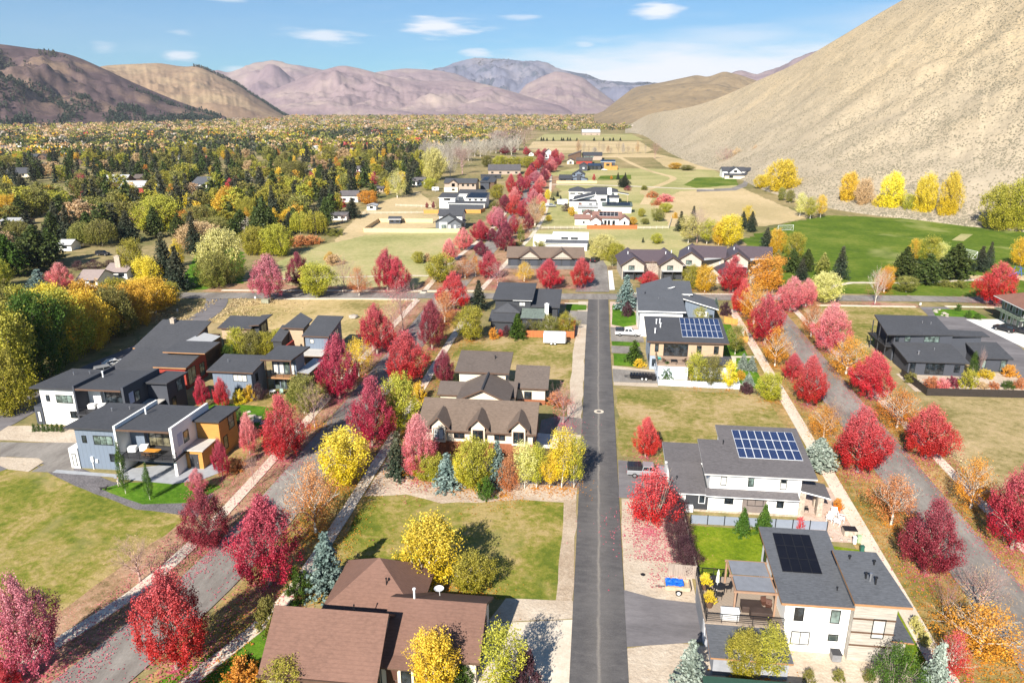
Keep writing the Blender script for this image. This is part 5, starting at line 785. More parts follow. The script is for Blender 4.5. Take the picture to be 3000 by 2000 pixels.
for i, (x, y, w_, s_, wl, rf) in enumerate(((190, 480, 120, 'gx', DWOOD, R_CH), (310, 430, 90, 'gy', CRM, R_CH), (320, 480, 70, 'gy', DWOOD, R_DB), (500, 435, 70, 'gy', WHT, R_CH), (0, 410, 90, 'gx', CRM, R_GR), (600, 440, 60, 'gy', TANW, R_DB), (680, 430, 90, 'gx', TANW, R_GR), (1000, 400, 60, 'gy', WHT, R_MT), (1120, 385, 90, 'flat', WHT, R_MT), (1200, 395, 40, 'flat', WHT, R_MT), (1280, 380, 80, 'flat', WHT, R_MT), (920, 315, 80, 'flat', WHT, R_MT), (1490, 480, 60, 'gx', WHT, R_GR), (1870, 380, 60, 'gy', DWOOD, R_CH), (330, 545, 80, 'gy', TANW, R_GR), (110, 355, 70, 'gx', WHT, R_GR), (640, 520, 60, 'gy', DWOOD, R_GR))):
    far('valley_house', 'small far house showing its roof between valley trees', 'n', x, x + w_, y, y - 28, y - 50, s_, wl, rf, 2, group=FG)
for i, (x, y, w_, s_, wl, rf) in enumerate(((830, 565, 90, 'gx', WHT, R_GR), (565, 375, 70, 'gy', WHT, R_GR), (900, 410, 60, 'gx', CRM, R_MT), (970, 440, 130, 'flat', CRM, R_MT), (1140, 410, 110, 'flat', TANW, R_RD), (1265, 580, 50, 'gx', WHT, R_GR), (1430, 750, 60, 'gx', TANW, R_GR), (780, 700, 70, 'gx', REDW, R_RD), (1680, 250, 40, 'gy', WHT, R_MT), (480, 240, 80, 'flat', WHT, R_MT), (1160, 270, 70, 'gx', TANW, R_GR), (1750, 255, 90, 'flat', TANW, R_GR))):
    far('valley_house', 'small far house showing its roof between valley trees', 'o', x, x + w_, y, y - 28, y - 50, s_, wl, rf, 2, group=FG)
REG['y'] = (1500, 0, .6378)
far('far_metal_roof_house', 'pale metal-roofed house in the far field ahead of the hills', 'y', 322, 405, 622, 608, 594, 'gx', TANW, R_MT, 3, d=16); far('far_hill_house', 'long grey-roofed house at the foot of the far slope', 'y', 530, 600, 582, 573, 562, 'gx', TANW, R_MT, 3, d=14)
far('far_dark_house', 'dark low house on the toe of the far hill', 'y', 610, 685, 542, 532, 524, 'flat', DRK, R_CH, 2, d=12)
# ------------------------------------------------------------------ foliage
def leafmat(name, stops, top=None, ta=.5, hue=.12, trans=.12):
    if name in MC: return MC[name]
    m, t, b = newmat(name); g = NN(t, 'ShaderNodeNewGeometry'); oi = NN(t, 'ShaderNodeObjectInfo'); tc = NN(t, 'ShaderNodeTexCoord')
    n = noisen(t, tc.outputs['Object'], .55, 3, .6); ad = NN(t, 'ShaderNodeMath', operation='MULTIPLY_ADD'); t.links.new(g.outputs['Random Per Island'], ad.inputs[0]); ad.inputs[1].default_value = .42
    a2 = NN(t, 'ShaderNodeMath', operation='MULTIPLY_ADD'); t.links.new(n, a2.inputs[0]); a2.inputs[1].default_value = 1.1; a2.inputs[2].default_value = -.26; t.links.new(a2.outputs[0], ad.inputs[2])
    k = len(stops); c = ramp(t, ad.outputs[0], [(.12 + .76 * i / (k - 1), s_) for i, s_ in enumerate(stops)])
    if top:        # paler upper leaves, with sun and sky sheen painted into the crown tops
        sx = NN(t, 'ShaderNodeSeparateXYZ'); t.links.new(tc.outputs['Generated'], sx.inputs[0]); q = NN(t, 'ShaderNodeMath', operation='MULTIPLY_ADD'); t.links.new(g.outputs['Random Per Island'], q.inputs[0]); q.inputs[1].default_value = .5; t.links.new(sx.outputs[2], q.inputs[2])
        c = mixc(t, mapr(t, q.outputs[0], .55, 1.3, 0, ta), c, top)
    hs = NN(t, 'ShaderNodeHueSaturation'); t.links.new(c, hs.inputs['Color']); t.links.new(mapr(t, oi.outputs['Random'], 0, 1, 1 - hue * 1.3, 1 + hue * 1.5), hs.inputs['Value']); t.links.new(mapr(t, oi.outputs['Random'], 0, 1, .5 - hue * .10, .5 + hue * .10), hs.inputs['Hue'])
    c = hs.outputs[0]; t.links.new(c, b.inputs['Base Color']); b.inputs['Roughness'].default_value = .55; b.inputs['Specular IOR Level'].default_value = .22
    if trans:
        tr = NN(t, 'ShaderNodeBsdfTranslucent'); t.links.new(c, tr.inputs[0]); mx_ = NN(t, 'ShaderNodeMixShader'); mx_.inputs[0].default_value = trans; t.links.new(b.outputs[0], mx_.inputs[1]); t.links.new(tr.outputs[0], mx_.inputs[2]); t.links.new(mx_.outputs[0], t.nodes['Material Output'].inputs[0])
    MC[name] = m; return m
LM = {
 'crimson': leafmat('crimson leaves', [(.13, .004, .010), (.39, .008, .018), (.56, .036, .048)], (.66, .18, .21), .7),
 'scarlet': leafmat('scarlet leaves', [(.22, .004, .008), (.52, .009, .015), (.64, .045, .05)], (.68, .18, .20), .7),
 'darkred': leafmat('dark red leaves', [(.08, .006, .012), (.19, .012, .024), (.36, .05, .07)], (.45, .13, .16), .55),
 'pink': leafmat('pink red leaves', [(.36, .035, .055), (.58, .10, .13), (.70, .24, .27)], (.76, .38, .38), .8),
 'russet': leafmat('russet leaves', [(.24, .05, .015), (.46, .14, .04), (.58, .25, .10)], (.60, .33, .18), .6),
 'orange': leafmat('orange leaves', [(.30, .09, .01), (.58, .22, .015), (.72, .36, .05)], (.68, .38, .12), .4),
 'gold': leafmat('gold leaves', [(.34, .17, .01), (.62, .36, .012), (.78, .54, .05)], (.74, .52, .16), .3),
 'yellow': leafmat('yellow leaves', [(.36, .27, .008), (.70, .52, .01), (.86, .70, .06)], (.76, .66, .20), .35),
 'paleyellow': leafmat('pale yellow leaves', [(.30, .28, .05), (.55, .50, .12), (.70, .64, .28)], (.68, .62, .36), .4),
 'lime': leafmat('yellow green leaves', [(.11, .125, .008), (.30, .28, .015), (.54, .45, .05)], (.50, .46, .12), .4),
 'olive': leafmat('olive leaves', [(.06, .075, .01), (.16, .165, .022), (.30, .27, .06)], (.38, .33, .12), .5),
 'green': leafmat('green leaves', [(.02, .05, .006), (.055, .11, .012), (.12, .18, .03)]),
 'pine': leafmat('pine needles', [(.02, .035, .008), (.055, .08, .016), (.11, .125, .035)], trans=0),
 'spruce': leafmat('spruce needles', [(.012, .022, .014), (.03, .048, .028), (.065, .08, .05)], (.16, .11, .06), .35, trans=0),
 'blue': leafmat('blue spruce needles', [(.05, .085, .075), (.14, .20, .18), (.27, .34, .30)], trans=0),
 'silver': leafmat('silver needles', [(.10, .13, .10), (.25, .30, .25), (.42, .45, .38)], trans=0),
 'purple': leafmat('purple leaves', [(.03, .012, .018), (.07, .03, .038), (.13, .06, .07)]),
 'peach': leafmat('peach leaves', [(.30, .17, .07), (.50, .31, .15), (.62, .45, .26)], (.62, .46, .30), .5),
 'bone': leafmat('bleached twigs', [(.25, .20, .16), (.42, .36, .30), (.55, .50, .43)]),
 'sage': leafmat('sagebrush', [(.15, .135, .09), (.22, .195, .135), (.31, .27, .19)], trans=0),
 'straw': leafmat('straw tufts', [(.30, .23, .12), (.45, .34, .18), (.56, .44, .26)]),
}
BARK = P('grey bark', (.30, .25, .20), .9, .3, 3); BARKW = P('white bark', (.62, .57, .48), .8, .25, 3); BARKD = P('dark bark', (.10, .075, .06), .9, .3, 3); BARKP = P('pinkish twig bark', (.42, .27, .24), .9, .2, 3)
def leaves(C, A, n, size, spread, up, r):
    """C clump centres, A clump axes (length = reach), n leaves each -> quads"""
    N = len(C) * n; c = np.repeat(C, n, 0); a = np.repeat(A, n, 0)
    p = c + a * r.uniform(-.5, .5, (N, 1)) + r.normal(0, 1, (N, 3)) * spread
    nrm = r.normal(0, 1, (N, 3)); nrm += a / (np.linalg.norm(a, axis=1, keepdims=True) + 1e-6) * 0; nrm[:, 2] += up; nrm /= np.linalg.norm(nrm, axis=1, keepdims=True)
    q = r.normal(0, 1, (N, 3)); u = np.cross(nrm, q); u /= np.linalg.norm(u, axis=1, keepdims=True) + 1e-9; v = np.cross(nrm, u)
    s = size * r.uniform(.55, 1.25, (N, 1)); V = np.stack([p - u * s * .5, p - v * s * .38, p + u * s * .5, p + v * s * .38], 1).reshape(-1, 3)
    return V
def env(kind, t):
    if kind == 'maple': return np.where(t < .3, .6 + .4 * np.sin(t / .3 * np.pi / 2), np.maximum(0, 1 - ((t - .3) / .74) ** 1.45))
    if kind == 'oval': return np.sqrt(np.maximum(0, 1 - (2 * t - 1) ** 2)) ** .8
    if kind == 'column': return np.where(t < .2, .7 + 1.5 * t, np.maximum(0, 1 - ((t - .2) / .82) ** 2))
    if kind == 'round': return np.sqrt(np.maximum(0, 1 - (1.9 * t - .82) ** 2 * .85)) ** .9
    if kind == 'cone': return np.maximum(.03, (1 - t) ** .85)
    if kind == 'pine': return np.where(t < .25, .8 + .8 * t, np.maximum(0.02, 1 - ((t - .25) / .77) ** 1.5))
    if kind == 'dome': return np.sqrt(np.maximum(0, 1 - t ** 2))
def crown(kind, H, R, cb, ncl, nl, size, seed, asc=.8, clump=.09, inner=.25, lob=.22, sp=.36):
    r = np.random.default_rng(seed); t = r.uniform(0, 1, ncl * 3); w = env(kind, t); t = t[r.uniform(0, 1, len(t)) < (w + .15)][:ncl]; n = len(t)
    ang = r.uniform(0, 2 * np.pi, n); rr = np.where(r.uniform(0, 1, n) < inner, r.uniform(.1, .6, n), r.uniform(.72, .98, n))
    ph = r.uniform(0, 6.28, 6); lobe = 1 + lob * (np.sin(3 * ang + ph[0] + t * 3) * .6 + np.sin(5 * ang + ph[1] - 4 * t) * .5 + np.sin(7 * t + ph[2] + ang) * .5)
    rad = env(kind, t) * R * rr * lobe; z = cb * H + t * (1 - cb) * H * .97; lean = r.normal(0, .03 * R, 2)
    C = np.stack([rad * np.cos(ang) + lean[0] * t, rad * np.sin(ang) + lean[1] * t, z], 1); d = np.stack([np.cos(ang) * (1 - asc), np.sin(ang) * (1 - asc), np.full(n, asc)], 1)
    A = d / np.linalg.norm(d, axis=1, keepdims=True) * (H * clump * 1.6) * r.uniform(.6, 1.3, (n, 1)); return leaves(C, A, nl, size, H * clump * sp, .25, r)
def conifer(H, R, nb, size, seed, droop=.35, shape='cone', dens=1.0, cb=.03):
    r = np.random.default_rng(seed); C = []; A = []
    for i in range(nb):
        t = (i + r.uniform()) / nb; t = t ** .85; L = float(env(shape, np.array(t))) * R * r.uniform(.78, 1.12); an = i * 2.39996 + r.uniform(-.3, .3); z = H * (cb + t * (.985 - cb)); k = max(1, int(L / (size * 1.1) * dens) + 1)
        for q in range(k):
            f = (q + .6) / k; C.append((math.cos(an) * L * f, math.sin(an) * L * f, z - droop * L * f * f * .6 + .02 * H * (t > .9))); A.append((math.cos(an) * size * 1.2, math.sin(an) * size * 1.2, -.1 * size))
    return leaves(np.array(C), np.array(A), 7, size, size * .33, .9, r)
def weep(H, R, seed, size, ns=170):
    r = np.random.default_rng(seed); C = []; A = []
    for i in range(ns):
        an = r.uniform(0, 6.28); f = math.sqrt(r.uniform(.05, 1)); top = H * (1 - .38 * f * f) * r.uniform(.9, 1.02); bot = H * r.uniform(.1, .35); x, y = R * f * math.cos(an), R * f * math.sin(an); k = int((top - bot) / (size * 1.6))
        for q in range(k): z = top - (top - bot) * q / k; C.append((x * (1 + .12 * q / k), y * (1 + .12 * q / k), z)); A.append((0, 0, -size * 2))
    return leaves(np.array(C), np.array(A), 4, size, size * .5, -.1, r)
def branches(H, cb, R, seed, depth=2, nlimb=9, r0=.022, asc=1.25, twig=False):
    """trunk with limbs; returns MB of trunk and MB of fine twigs"""
    rr = random.Random(seed); T = MB(); Wg = MB(); tr = H * r0; top = H * (.55 if not twig else .6); nseg = 5; prev = Vector((0, 0, -.1)); lean = Vector((rr.uniform(-.03, .03), rr.uniform(-.03, .03), 0)); pts = []
    for i in range(nseg + 1): z = -.1 + (top + .1) * i / nseg; pts.append(Vector((lean.x * z + rr.uniform(-.015, .015) * H * (i > 0), lean.y * z + rr.uniform(-.015, .015) * H * (i > 0), z)))
    for i in range(nseg): T.tube(pts[i], pts[i + 1], tr * (1 - .8 * i / nseg) * (1.25 if i == 0 else 1), tr * (1 - .8 * (i + 1) / nseg), 6)
    def grow(p, d, L, r, dep):
        q = p + d * L; mid = p + d * L * .5 + Vector((rr.uniform(-.06, .06), rr.uniform(-.06, .06), rr.uniform(0, .05))) * L; tgt = T if dep < 2 else Wg; ns = 5 if dep < 1 else 3
        tgt.tube(p, mid, r, r * .75, ns); tgt.tube(mid, q, r * .75, r * .45, ns)
        if dep < depth:
            for k in range(rr.choice((3, 4)) if dep else 4):
                s = mid if k % 2 else q; nd = (d + Vector((rr.uniform(-.7, .7), rr.uniform(-.7, .7), rr.uniform(-.15, .5)))).normalized(); grow(s, nd, L * rr.uniform(.45, .7), r * .5, dep + 1)
    for i in range(nlimb):
        f = (i + .5) / nlimb; z = cb * H + (top - cb * H) * f; an = i * 2.4 + rr.uniform(-.4, .4); p = pts[min(nseg, int(z / top * nseg))].copy(); p.z = z
        d = Vector((math.cos(an), math.sin(an), asc * (.7 + f * .8))).normalized(); grow(p, d, (R * 1.0) * (1 - .35 * f) * rr.uniform(.8, 1.1), tr * .42 * (1 - .5 * f), 0)
    return T, Wg
def mbmesh(name, mb, mat):
    me = bpy.data.meshes.new(name); me.from_pydata(mb.v, [], mb.f); me.materials.append(mat); me.polygons.foreach_set('use_smooth', [True] * len(mb.f)); return me
def quads(V): return np.arange(len(V)).reshape(-1, 4)
VAR = {}
def variants(kind):
    """nominal-size crown and trunk meshes of a kind: list of (crown mesh, trunk mesh, H, R)"""
    if kind in VAR: return VAR[kind]
    L = []; dm = LM['green']
    def put(V, tw, bark, H, R):
        L.append((npmesh('crown', V, quads(V), [dm]), mbmesh('trunk', tw, bark), H, R))
    for s in range(6 if kind == 'maple' else 4):
        sd = hash(kind) % 1000 if False else sum(map(ord, kind)) * 7 + s
        if kind == 'maple': V = crown('maple', 10, 3.6, .17, 240, 112, .165, sd, .86, .085, .26, .22, .25); T, _ = branches(10, .16, 3.2, sd, 1, 11); put(V, T, BARK, 10, 3.6)
        elif kind == 'thin': 
            V = crown('maple', 10, 3.6, .2, 210, 30, .20, sd, .7, .10, .35, .3); T, Wg = branches(10, .2, 3.3, sd, 3, 11); T.v, T.f = T.v + Wg.v, T.f + [tuple(i + len(T.v) for i in f) for f in Wg.f]; T.f = T.f; put(V, T, BARKW, 10, 3.6)
        elif kind == 'bare':
            V = crown('maple', 10, 3.4, .25, 90, 12, .15, sd, .8, .12, .3); T, Wg = branches(10, .17, 3.4, sd, 4, 13, .016, 1.7, True); k = len(T.v); T.v = T.v + Wg.v; T.f = T.f + [tuple(i + k for i in f) for f in Wg.f]; put(V, T, BARKP, 10, 3.4)
        elif kind == 'oval': V = crown('oval', 9, 3.2, .10, 280, 46, .235, sd, .65, .09, .3, .28); T, _ = branches(9, .15, 2.8, sd, 1, 9); put(V, T, BARKW, 9, 3.2)
        elif kind == 'column': V = crown('column', 9, 1.6, .12, 170, 36, .19, sd, .9, .07, .3); T, _ = branches(9, .12, 1.3, sd, 1, 8, .014, 2.4); put(V, T, BARKW, 9, 1.6)
        elif kind == 'aspen': V = crown('oval', 10, 2.4, .2, 180, 32, .22, sd, .6, .08, .3, .35); T, Wg = branches(10, .2, 2.2, sd, 2, 10, .012, 1.8); put(V, T, BARKW, 10, 2.4)
        elif kind == 'cottonwood': V = crown('round', 14, 6.5, .06, 480, 46, .37, sd, .55, .085, .3, .34); T, _ = branches(14, .14, 6, sd, 1, 11); put(V, T, BARK, 14, 6.5)
        elif kind == 'willow': V = weep(11, 6, sd, .40, 260); T, _ = branches(11, .15, 5, sd, 1, 8); put(V, T, BARK, 11, 6)
        elif kind == 'spruce': V = conifer(12, 3.0, 170, .42, sd); T = MB(); T.tube((0, 0, -.1), (0, 0, 11.5), .2, .03, 6); put(V, T, BARKD, 12, 3.0)
        elif kind == 'youngspruce': V = conifer(5, 1.7, 130, .24, sd, .25); T = MB(); T.tube((0, 0, -.1), (0, 0, 4.8), .08, .02, 6); put(V, T, BARKD, 5, 1.7)
        elif kind == 'pine': V = conifer(9, 3.2, 170, .46, sd, .1, 'pine', 1.0, .08); T = MB(); T.tube((0, 0, -.1), (0, 0, 8.4), .18, .03, 6); put(V, T, BARKD, 9, 3.2)
        elif kind == 'shrub': V = crown('dome', 2, 1.5, .02, 130, 34, .13, sd, .5, .12, .35, .3); T = MB(); [T.tube((0, 0, -.05), (.5 * math.cos(a), .5 * math.sin(a), 1.1), .03, .015, 4) for a in (0, 1.3, 2.6, 3.9, 5.2)]; put(V, T, BARKD, 2, 1.5)
        elif kind == 'multi':       # several stems fanning from the ground
            V = crown('maple', 7, 3.2, .06, 220, 40, .17, sd, .85, .10, .25); T = MB(); rr = random.Random(sd)
            for q in range(16): a = q * 2.4; T.tube((.1 * math.cos(a), .1 * math.sin(a), -.05), (1.2 * math.cos(a), 1.2 * math.sin(a), 3), .06, .04, 4); T.tube((1.2 * math.cos(a), 1.2 * math.sin(a), 3), (rr.uniform(1.4, 2.6) * math.cos(a), rr.uniform(1.4, 2.6) * math.sin(a), rr.uniform(4.4, 6.4)), .04, .015, 4)
            put(V, T, BARK, 7, 3.2)
    VAR[kind] = L; return L
FARV = {}
def farvariants(kind):
    if kind in FARV: return FARV[kind]
    L = []
    for s in range(4):
        sd = sum(map(ord, kind)) * 11 + s; H, R = 12, 4
        if kind == 'spruce': H, R = 12, 2.9; V = conifer(H, R, 44, .95, sd, .3)
        elif kind == 'pine': H, R = 12, 4.0; V = conifer(H, R, 46, 1.05, sd, .1, 'pine')
        elif kind == 'cottonwood': V = crown('round', 12, 5, .04, 120, 30, .60, sd, .5, .08, .3, .34); R = 5
        elif kind == 'column': V = crown('oval', 12, 2.6, .04, 90, 12, .70, sd, .7, .08, .4); R = 2.6
        elif kind == 'bare': V = crown('maple', 12, 4, .1, 90, 9, .45, sd, .85, .12, .3)
        else: V = crown('maple', 12, 4, .06, 100, 26, .5, sd, .7, .09, .3)
        T = MB(); T.tube((0, 0, -.2), (0, 0, H * .55), .25, .1, 5); k = len(V); V2 = np.vstack([V, np.array(T.v)]); Fq = np.vstack([quads(V), np.array([f for f in T.f if len(f) == 4]) + k]); mi = np.zeros(len(Fq), int); mi[len(quads(V)):] = 1
        me = npmesh('far tree', V2, Fq, [LM['green'], BARK], mi); L.append((me, H, R))
    FARV[kind] = L; return L
NAMES = {'maple': 'maple_tree', 'thin': 'sparse_tree', 'bare': 'bare_tree', 'oval': 'leafy_tree', 'column': 'columnar_tree', 'aspen': 'aspen_tree', 'cottonwood': 'cottonwood_tree', 'willow': 'willow_tree', 'spruce': 'spruce_tree', 'youngspruce': 'young_spruce', 'pine': 'pine_tree', 'shrub': 'shrub', 'multi': 'multi_stem_tree'}
CATS = {'shrub': 'shrub'}; tcount = 0; TREEPOS = []
def plant(kind, x, y, Ht, Rt, leaf, label, group=None, bark=None, noparts=False):
    global tcount; tcount += 1; i = (tcount * 7 + int(abs(x) * 3)) % 4; i6 = (tcount * 5 + int(abs(x) * 3)) % len(variants(kind)) if not noparts else 0; rz = (tcount * 2.39) % 6.28
    TREEPOS.append((x, y, Rt, leaf, kind))
    if noparts:
        me, H, R = farvariants(kind)[i]; o = bpy.data.objects.new(NAMES.get(kind, 'tree'), me); COL.objects.link(o); o.location = (x, y, 0); o.rotation_euler = (0, 0, rz); o.scale = (Rt / R, Rt / R, Ht / H)
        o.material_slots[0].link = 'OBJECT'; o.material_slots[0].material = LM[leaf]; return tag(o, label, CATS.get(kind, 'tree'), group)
    cr, tr, H, R = variants(kind)[i6]; r = empty(NAMES[kind], (x, y, 0), label, CATS.get(kind, 'tree'), group, rz); r.scale = (Rt / R, Rt / R, Ht / H)
    a = bpy.data.objects.new('foliage' if kind == 'shrub' else 'crown', cr); b_ = bpy.data.objects.new('stem' if kind in ('shrub', 'multi') else 'trunk', tr)
    for o in (a, b_): COL.objects.link(o); o.parent = r
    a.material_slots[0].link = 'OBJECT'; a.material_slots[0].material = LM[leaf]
    if bark: b_.material_slots[0].link = 'OBJECT'; b_.material_slots[0].material = bark
    return r
def T(kind, leaf, reg, bx, by, ty, w, label, group=None, bark=None):
    g = G(reg, bx, by); H = max(.8, hgt(reg, bx, by, bx, ty)); R = wid(reg, bx, by, w) / 2 * (1.35 if 'spruce' in kind else 1.3 if kind == 'pine' else .97 if kind == 'maple' else 1.05); d = g.length
    return plant(kind, g.x, g.y, H, R, leaf, label, group, bark)
sr0 = random.Random(19); GS = 'maples lining the west street'; GE = 'trees lining the east street'; GC = 'trees along the cross street'
# street trees, west street
T('maple', 'crimson', 'a', 1165, 1480, 800, 460, 'big scarlet maple by the pavement at the bottom left of the picture', GS)
T('maple', 'pink', 'a', 230, 1515, 800, 420, 'fading pink-red maple near the bottom left corner', GS)
T('maple', 'scarlet', 'a', 30, 1620, 1400, 260, 'red maple cut off by the bottom left corner', GS)
T('bare', 'peach', 'a', 920, 905, 600, 330, 'leafless tree on the lawn edge left of the big scarlet maple', GS)
T('maple', 'darkred', 'a', 1370, 685, 290, 320, 'dark red maple between the blue modern house and the pavement', GS)
T('maple', 'crimson', 'v', 620, 1345, 1140, 158, 'large crimson maple by the road, left of the blue spruce', GS)
T('thin', 'russet', 'v', 726, 1224, 1062, 112, 'russet half-bare tree beside the street, right of the large crimson maple', GS)
T('maple', 'crimson', 'v', 656, 1058, 908, 106, 'crimson maple in front of the small lawn of the left houses', GS)
T('oval', 'yellow', 'v', 792, 1112, 985, 100, 'bright yellow round tree on the street verge, left of the dormer house', GS)
T('maple', 'crimson', 'v', 856, 1025, 868, 104, 'crimson maple left of the tall yellow-green tree', GS)
T('maple', 'crimson', 'v', 780, 918, 768, 94, 'crimson maple right of the balcony cottage', GS)
T('maple', 'crimson', 'v', 935, 884, 762, 104, 'broad crimson maple behind the yellow-green tree', GS)
T('oval', 'lime', 'v', 920, 991, 862, 76, 'tall yellow-green tree squeezed between two crimson maples', GS)
T('thin', 'gold', 'v', 825, 866, 775, 70, 'small thin gold tree right of the cottage maple', GS)
T('bare', 'lime', 'v', 724, 983, 880, 66, 'bare tree on the verge above the crimson lawn maple', GS)
T('bare', 'peach', 'v', 901, 776, 690, 60, 'bare pale tree before the cross street corner', GS)
T('maple', 'crimson', 'v', 867, 814, 698, 88, 'crimson maple at the end of the straw lot', GS)
T('maple', 'darkred', 'v', 993, 802, 692, 70, 'dark maple on the right verge above the broad crimson maple', GS)
T('maple', 'darkred', 'v', 1020, 884, 804, 50, 'small dark red maple by the brown house corner', GS)
T('maple', 'scarlet', 'v', 1043, 712, 625, 72, 'scarlet maple just before the cross street', GS)
T('bare', 'pink', 'v', 925, 762, 640, 80, 'half-bare pink tree at the street corner', GS)
T('thin', 'russet', 'v', 1022, 742, 668, 60, 'russet thin tree below the corner scarlet maple', GS)
# along the cross street, left
T('maple', 'crimson', 'v', 890, 668, 572, 62, 'left one of two joined crimson maples beyond the cross street', GC); T('maple', 'scarlet', 'v', 914, 672, 590, 56, 'right one of two joined crimson maples beyond the cross street', GC)
T('maple', 'pink', 'v', 621, 690, 584, 86, 'wide pink-red maple left of the cross street lawn', GC); T('maple', 'darkred', 'v', 690, 664, 580, 58, 'dark crimson maple behind the wide pink one', GC); T('oval', 'lime', 'v', 730, 683, 606, 72, 'yellow-green tree right of the wide pink maple', GC, BARKW)
T('bare', 'peach', 'v', 790, 672, 588, 50, 'bare brown tree right of the yellow-green roadside tree', GC); T('thin', 'russet', 'v', 825, 680, 612, 48, 'thin russet tree in front of the wide field', GC); T('oval', 'lime', 'v', 1012, 648, 582, 60, 'yellow-green tree at the far corner of the crossing', GC, BARKW)
# the receding avenue
for i, (k, lf, x, y, ty, w, lb) in enumerate((('maple', 'pink', 395, 1230, 1010, 170, 'pink maple, first on the left beyond the crossing'), ('maple', 'pink', 530, 1120, 900, 190, 'rosy thin maple beside the field pavement'), ('maple', 'scarlet', 430, 1590, 1365, 10, ''), ('maple', 'darkred', 705, 1180, 1035, 170, 'dark crimson maple right of the field pavement'),
    ('thin', 'russet', 545, 1400, 1190, 190, 'sparse russet tree above the corner maple'), ('thin', 'orange', 650, 1380, 1160, 150, 'orange thin tree left of the big avenue maple'), ('maple', 'crimson', 790, 1400, 1130, 230, 'big crimson maple left of the two-gable garage'), ('bare', 'pink', 865, 1480, 1230, 240, 'half-bare pink tree in front of the garage block corner'),
    ('maple', 'crimson', 715, 1010, 840, 140, 'crimson maple with pink top left of the avenue'), ('maple', 'darkred', 815, 1040, 905, 140, 'small dark maple inside the avenue'), ('maple', 'pink', 880, 920, 700, 170, 'pink-red maple, left row of the avenue'), ('maple', 'darkred', 950, 1020, 835, 150, 'dark maple beside the orange avenue tree'),
    ('thin', 'russet', 1055, 960, 765, 150, 'russet thin tree in the avenue'), ('column', 'olive', 1095, 1040, 860, 70, 'dark columnar tree in the avenue'), ('maple', 'darkred', 1170, 930, 750, 120, 'dark crimson maple at the right of the avenue'), ('maple', 'crimson', 1035, 790, 580, 175, 'crimson maple, fourth on the left up the avenue'),
    ('maple', 'crimson', 1000, 580, 375, 120, 'tall crimson maple further up the avenue, left row'), ('maple', 'pink', 1030, 660, 500, 130, 'pink maple between two crimson ones, left row'), ('thin', 'peach', 1235, 880, 600, 180, 'peach half-bare tree, right row of the avenue'), ('oval', 'yellow', 1310, 780, 640, 60, 'narrow yellow tree, right row of the avenue'),
    ('maple', 'crimson', 1225, 620, 480, 130, 'crimson maple, right row beyond the peach tree'), ('maple', 'pink', 1290, 690, 560, 110, 'pink maple at the gravel yard'), ('maple', 'crimson', 1155, 530, 400, 100, 'crimson maple, right row far up'), ('maple', 'pink', 1240, 460, 335, 150, 'pink maple far up the avenue'), ('maple', 'crimson', 1195, 380, 285, 110, 'crimson maple deep in the avenue'),
    ('maple', 'crimson', 1290, 300, 185, 130, 'crimson maple near the far end of the avenue'), ('maple', 'pink', 1400, 350, 225, 120, 'pink maple on the right near the far end'), ('maple', 'crimson', 1420, 250, 135, 110, 'crimson maple beside the white gabled house'), ('maple', 'pink', 1490, 250, 160, 80, 'last pink maple on the right'), ('maple', 'crimson', 1270, 205, 125, 90, 'farthest crimson maple of the avenue'),
    ('maple', 'darkred', 940, 180, 92, 110, 'dark red maple left of the little white house'), ('maple', 'pink', 1025, 170, 100, 50, 'small pink maple left of the little white house'), ('maple', 'crimson', 1150, 190, 100, 75, 'crimson maple just left of the little white house'), ('maple', 'crimson', 1085, 430, 360, 70, 'small crimson maple by the grey-roofed house'), ('maple', 'pink', 1340, 420, 320, 110, 'pale pink maple in the right row'), ('maple', 'crimson', 1450, 300, 200, 100, 'crimson maple in the right row near the brown modern house'))):
    if lb: T(k, lf, 'k', x, y, ty, w, lb, GS)
T('thin', 'gold', 'k', 1130, 1430, 1230, 170, 'gold thin tree in front of the garage block', GC); T('maple', 'scarlet', 'k', 1370, 1500, 1215, 265, 'scarlet round maple in front of the garage block', GC); T('maple', 'crimson', 'k', 1690, 1490, 1195, 235, 'crimson maple beside the garage driveway', GC)
T('maple', 'scarlet', 'j', 1310, 490, 380, 170, 'bright red maple between two townhouses', GC); T('bare', 'peach', 'j', 1330, 460, 300, 110, 'half-bare peach tree between two townhouses', GC)
T('oval', 'lime', 'j', 1630, 520, 330, 110, 'yellow-green tree in front of the third townhouse', GC); T('oval', 'gold', 'j', 1735, 540, 335, 140, 'gold tree in front of the third townhouse', GC)
for i in range(26):
    y_ = 255 + i * 21; cx_ = -38 - max(0, y_ - 380) * .025; sx = -5.6 if i % 2 else 5.8; plant('maple', cx_ + sx + sr0.uniform(-.8, .8), y_ + sr0.uniform(-5, 5), sr0.uniform(7, 9.5), sr0.uniform(3.0, 4.2), sr0.choice(('crimson', 'pink', 'crimson', 'darkred')), 'red maple in the crowded far part of the avenue', GS)
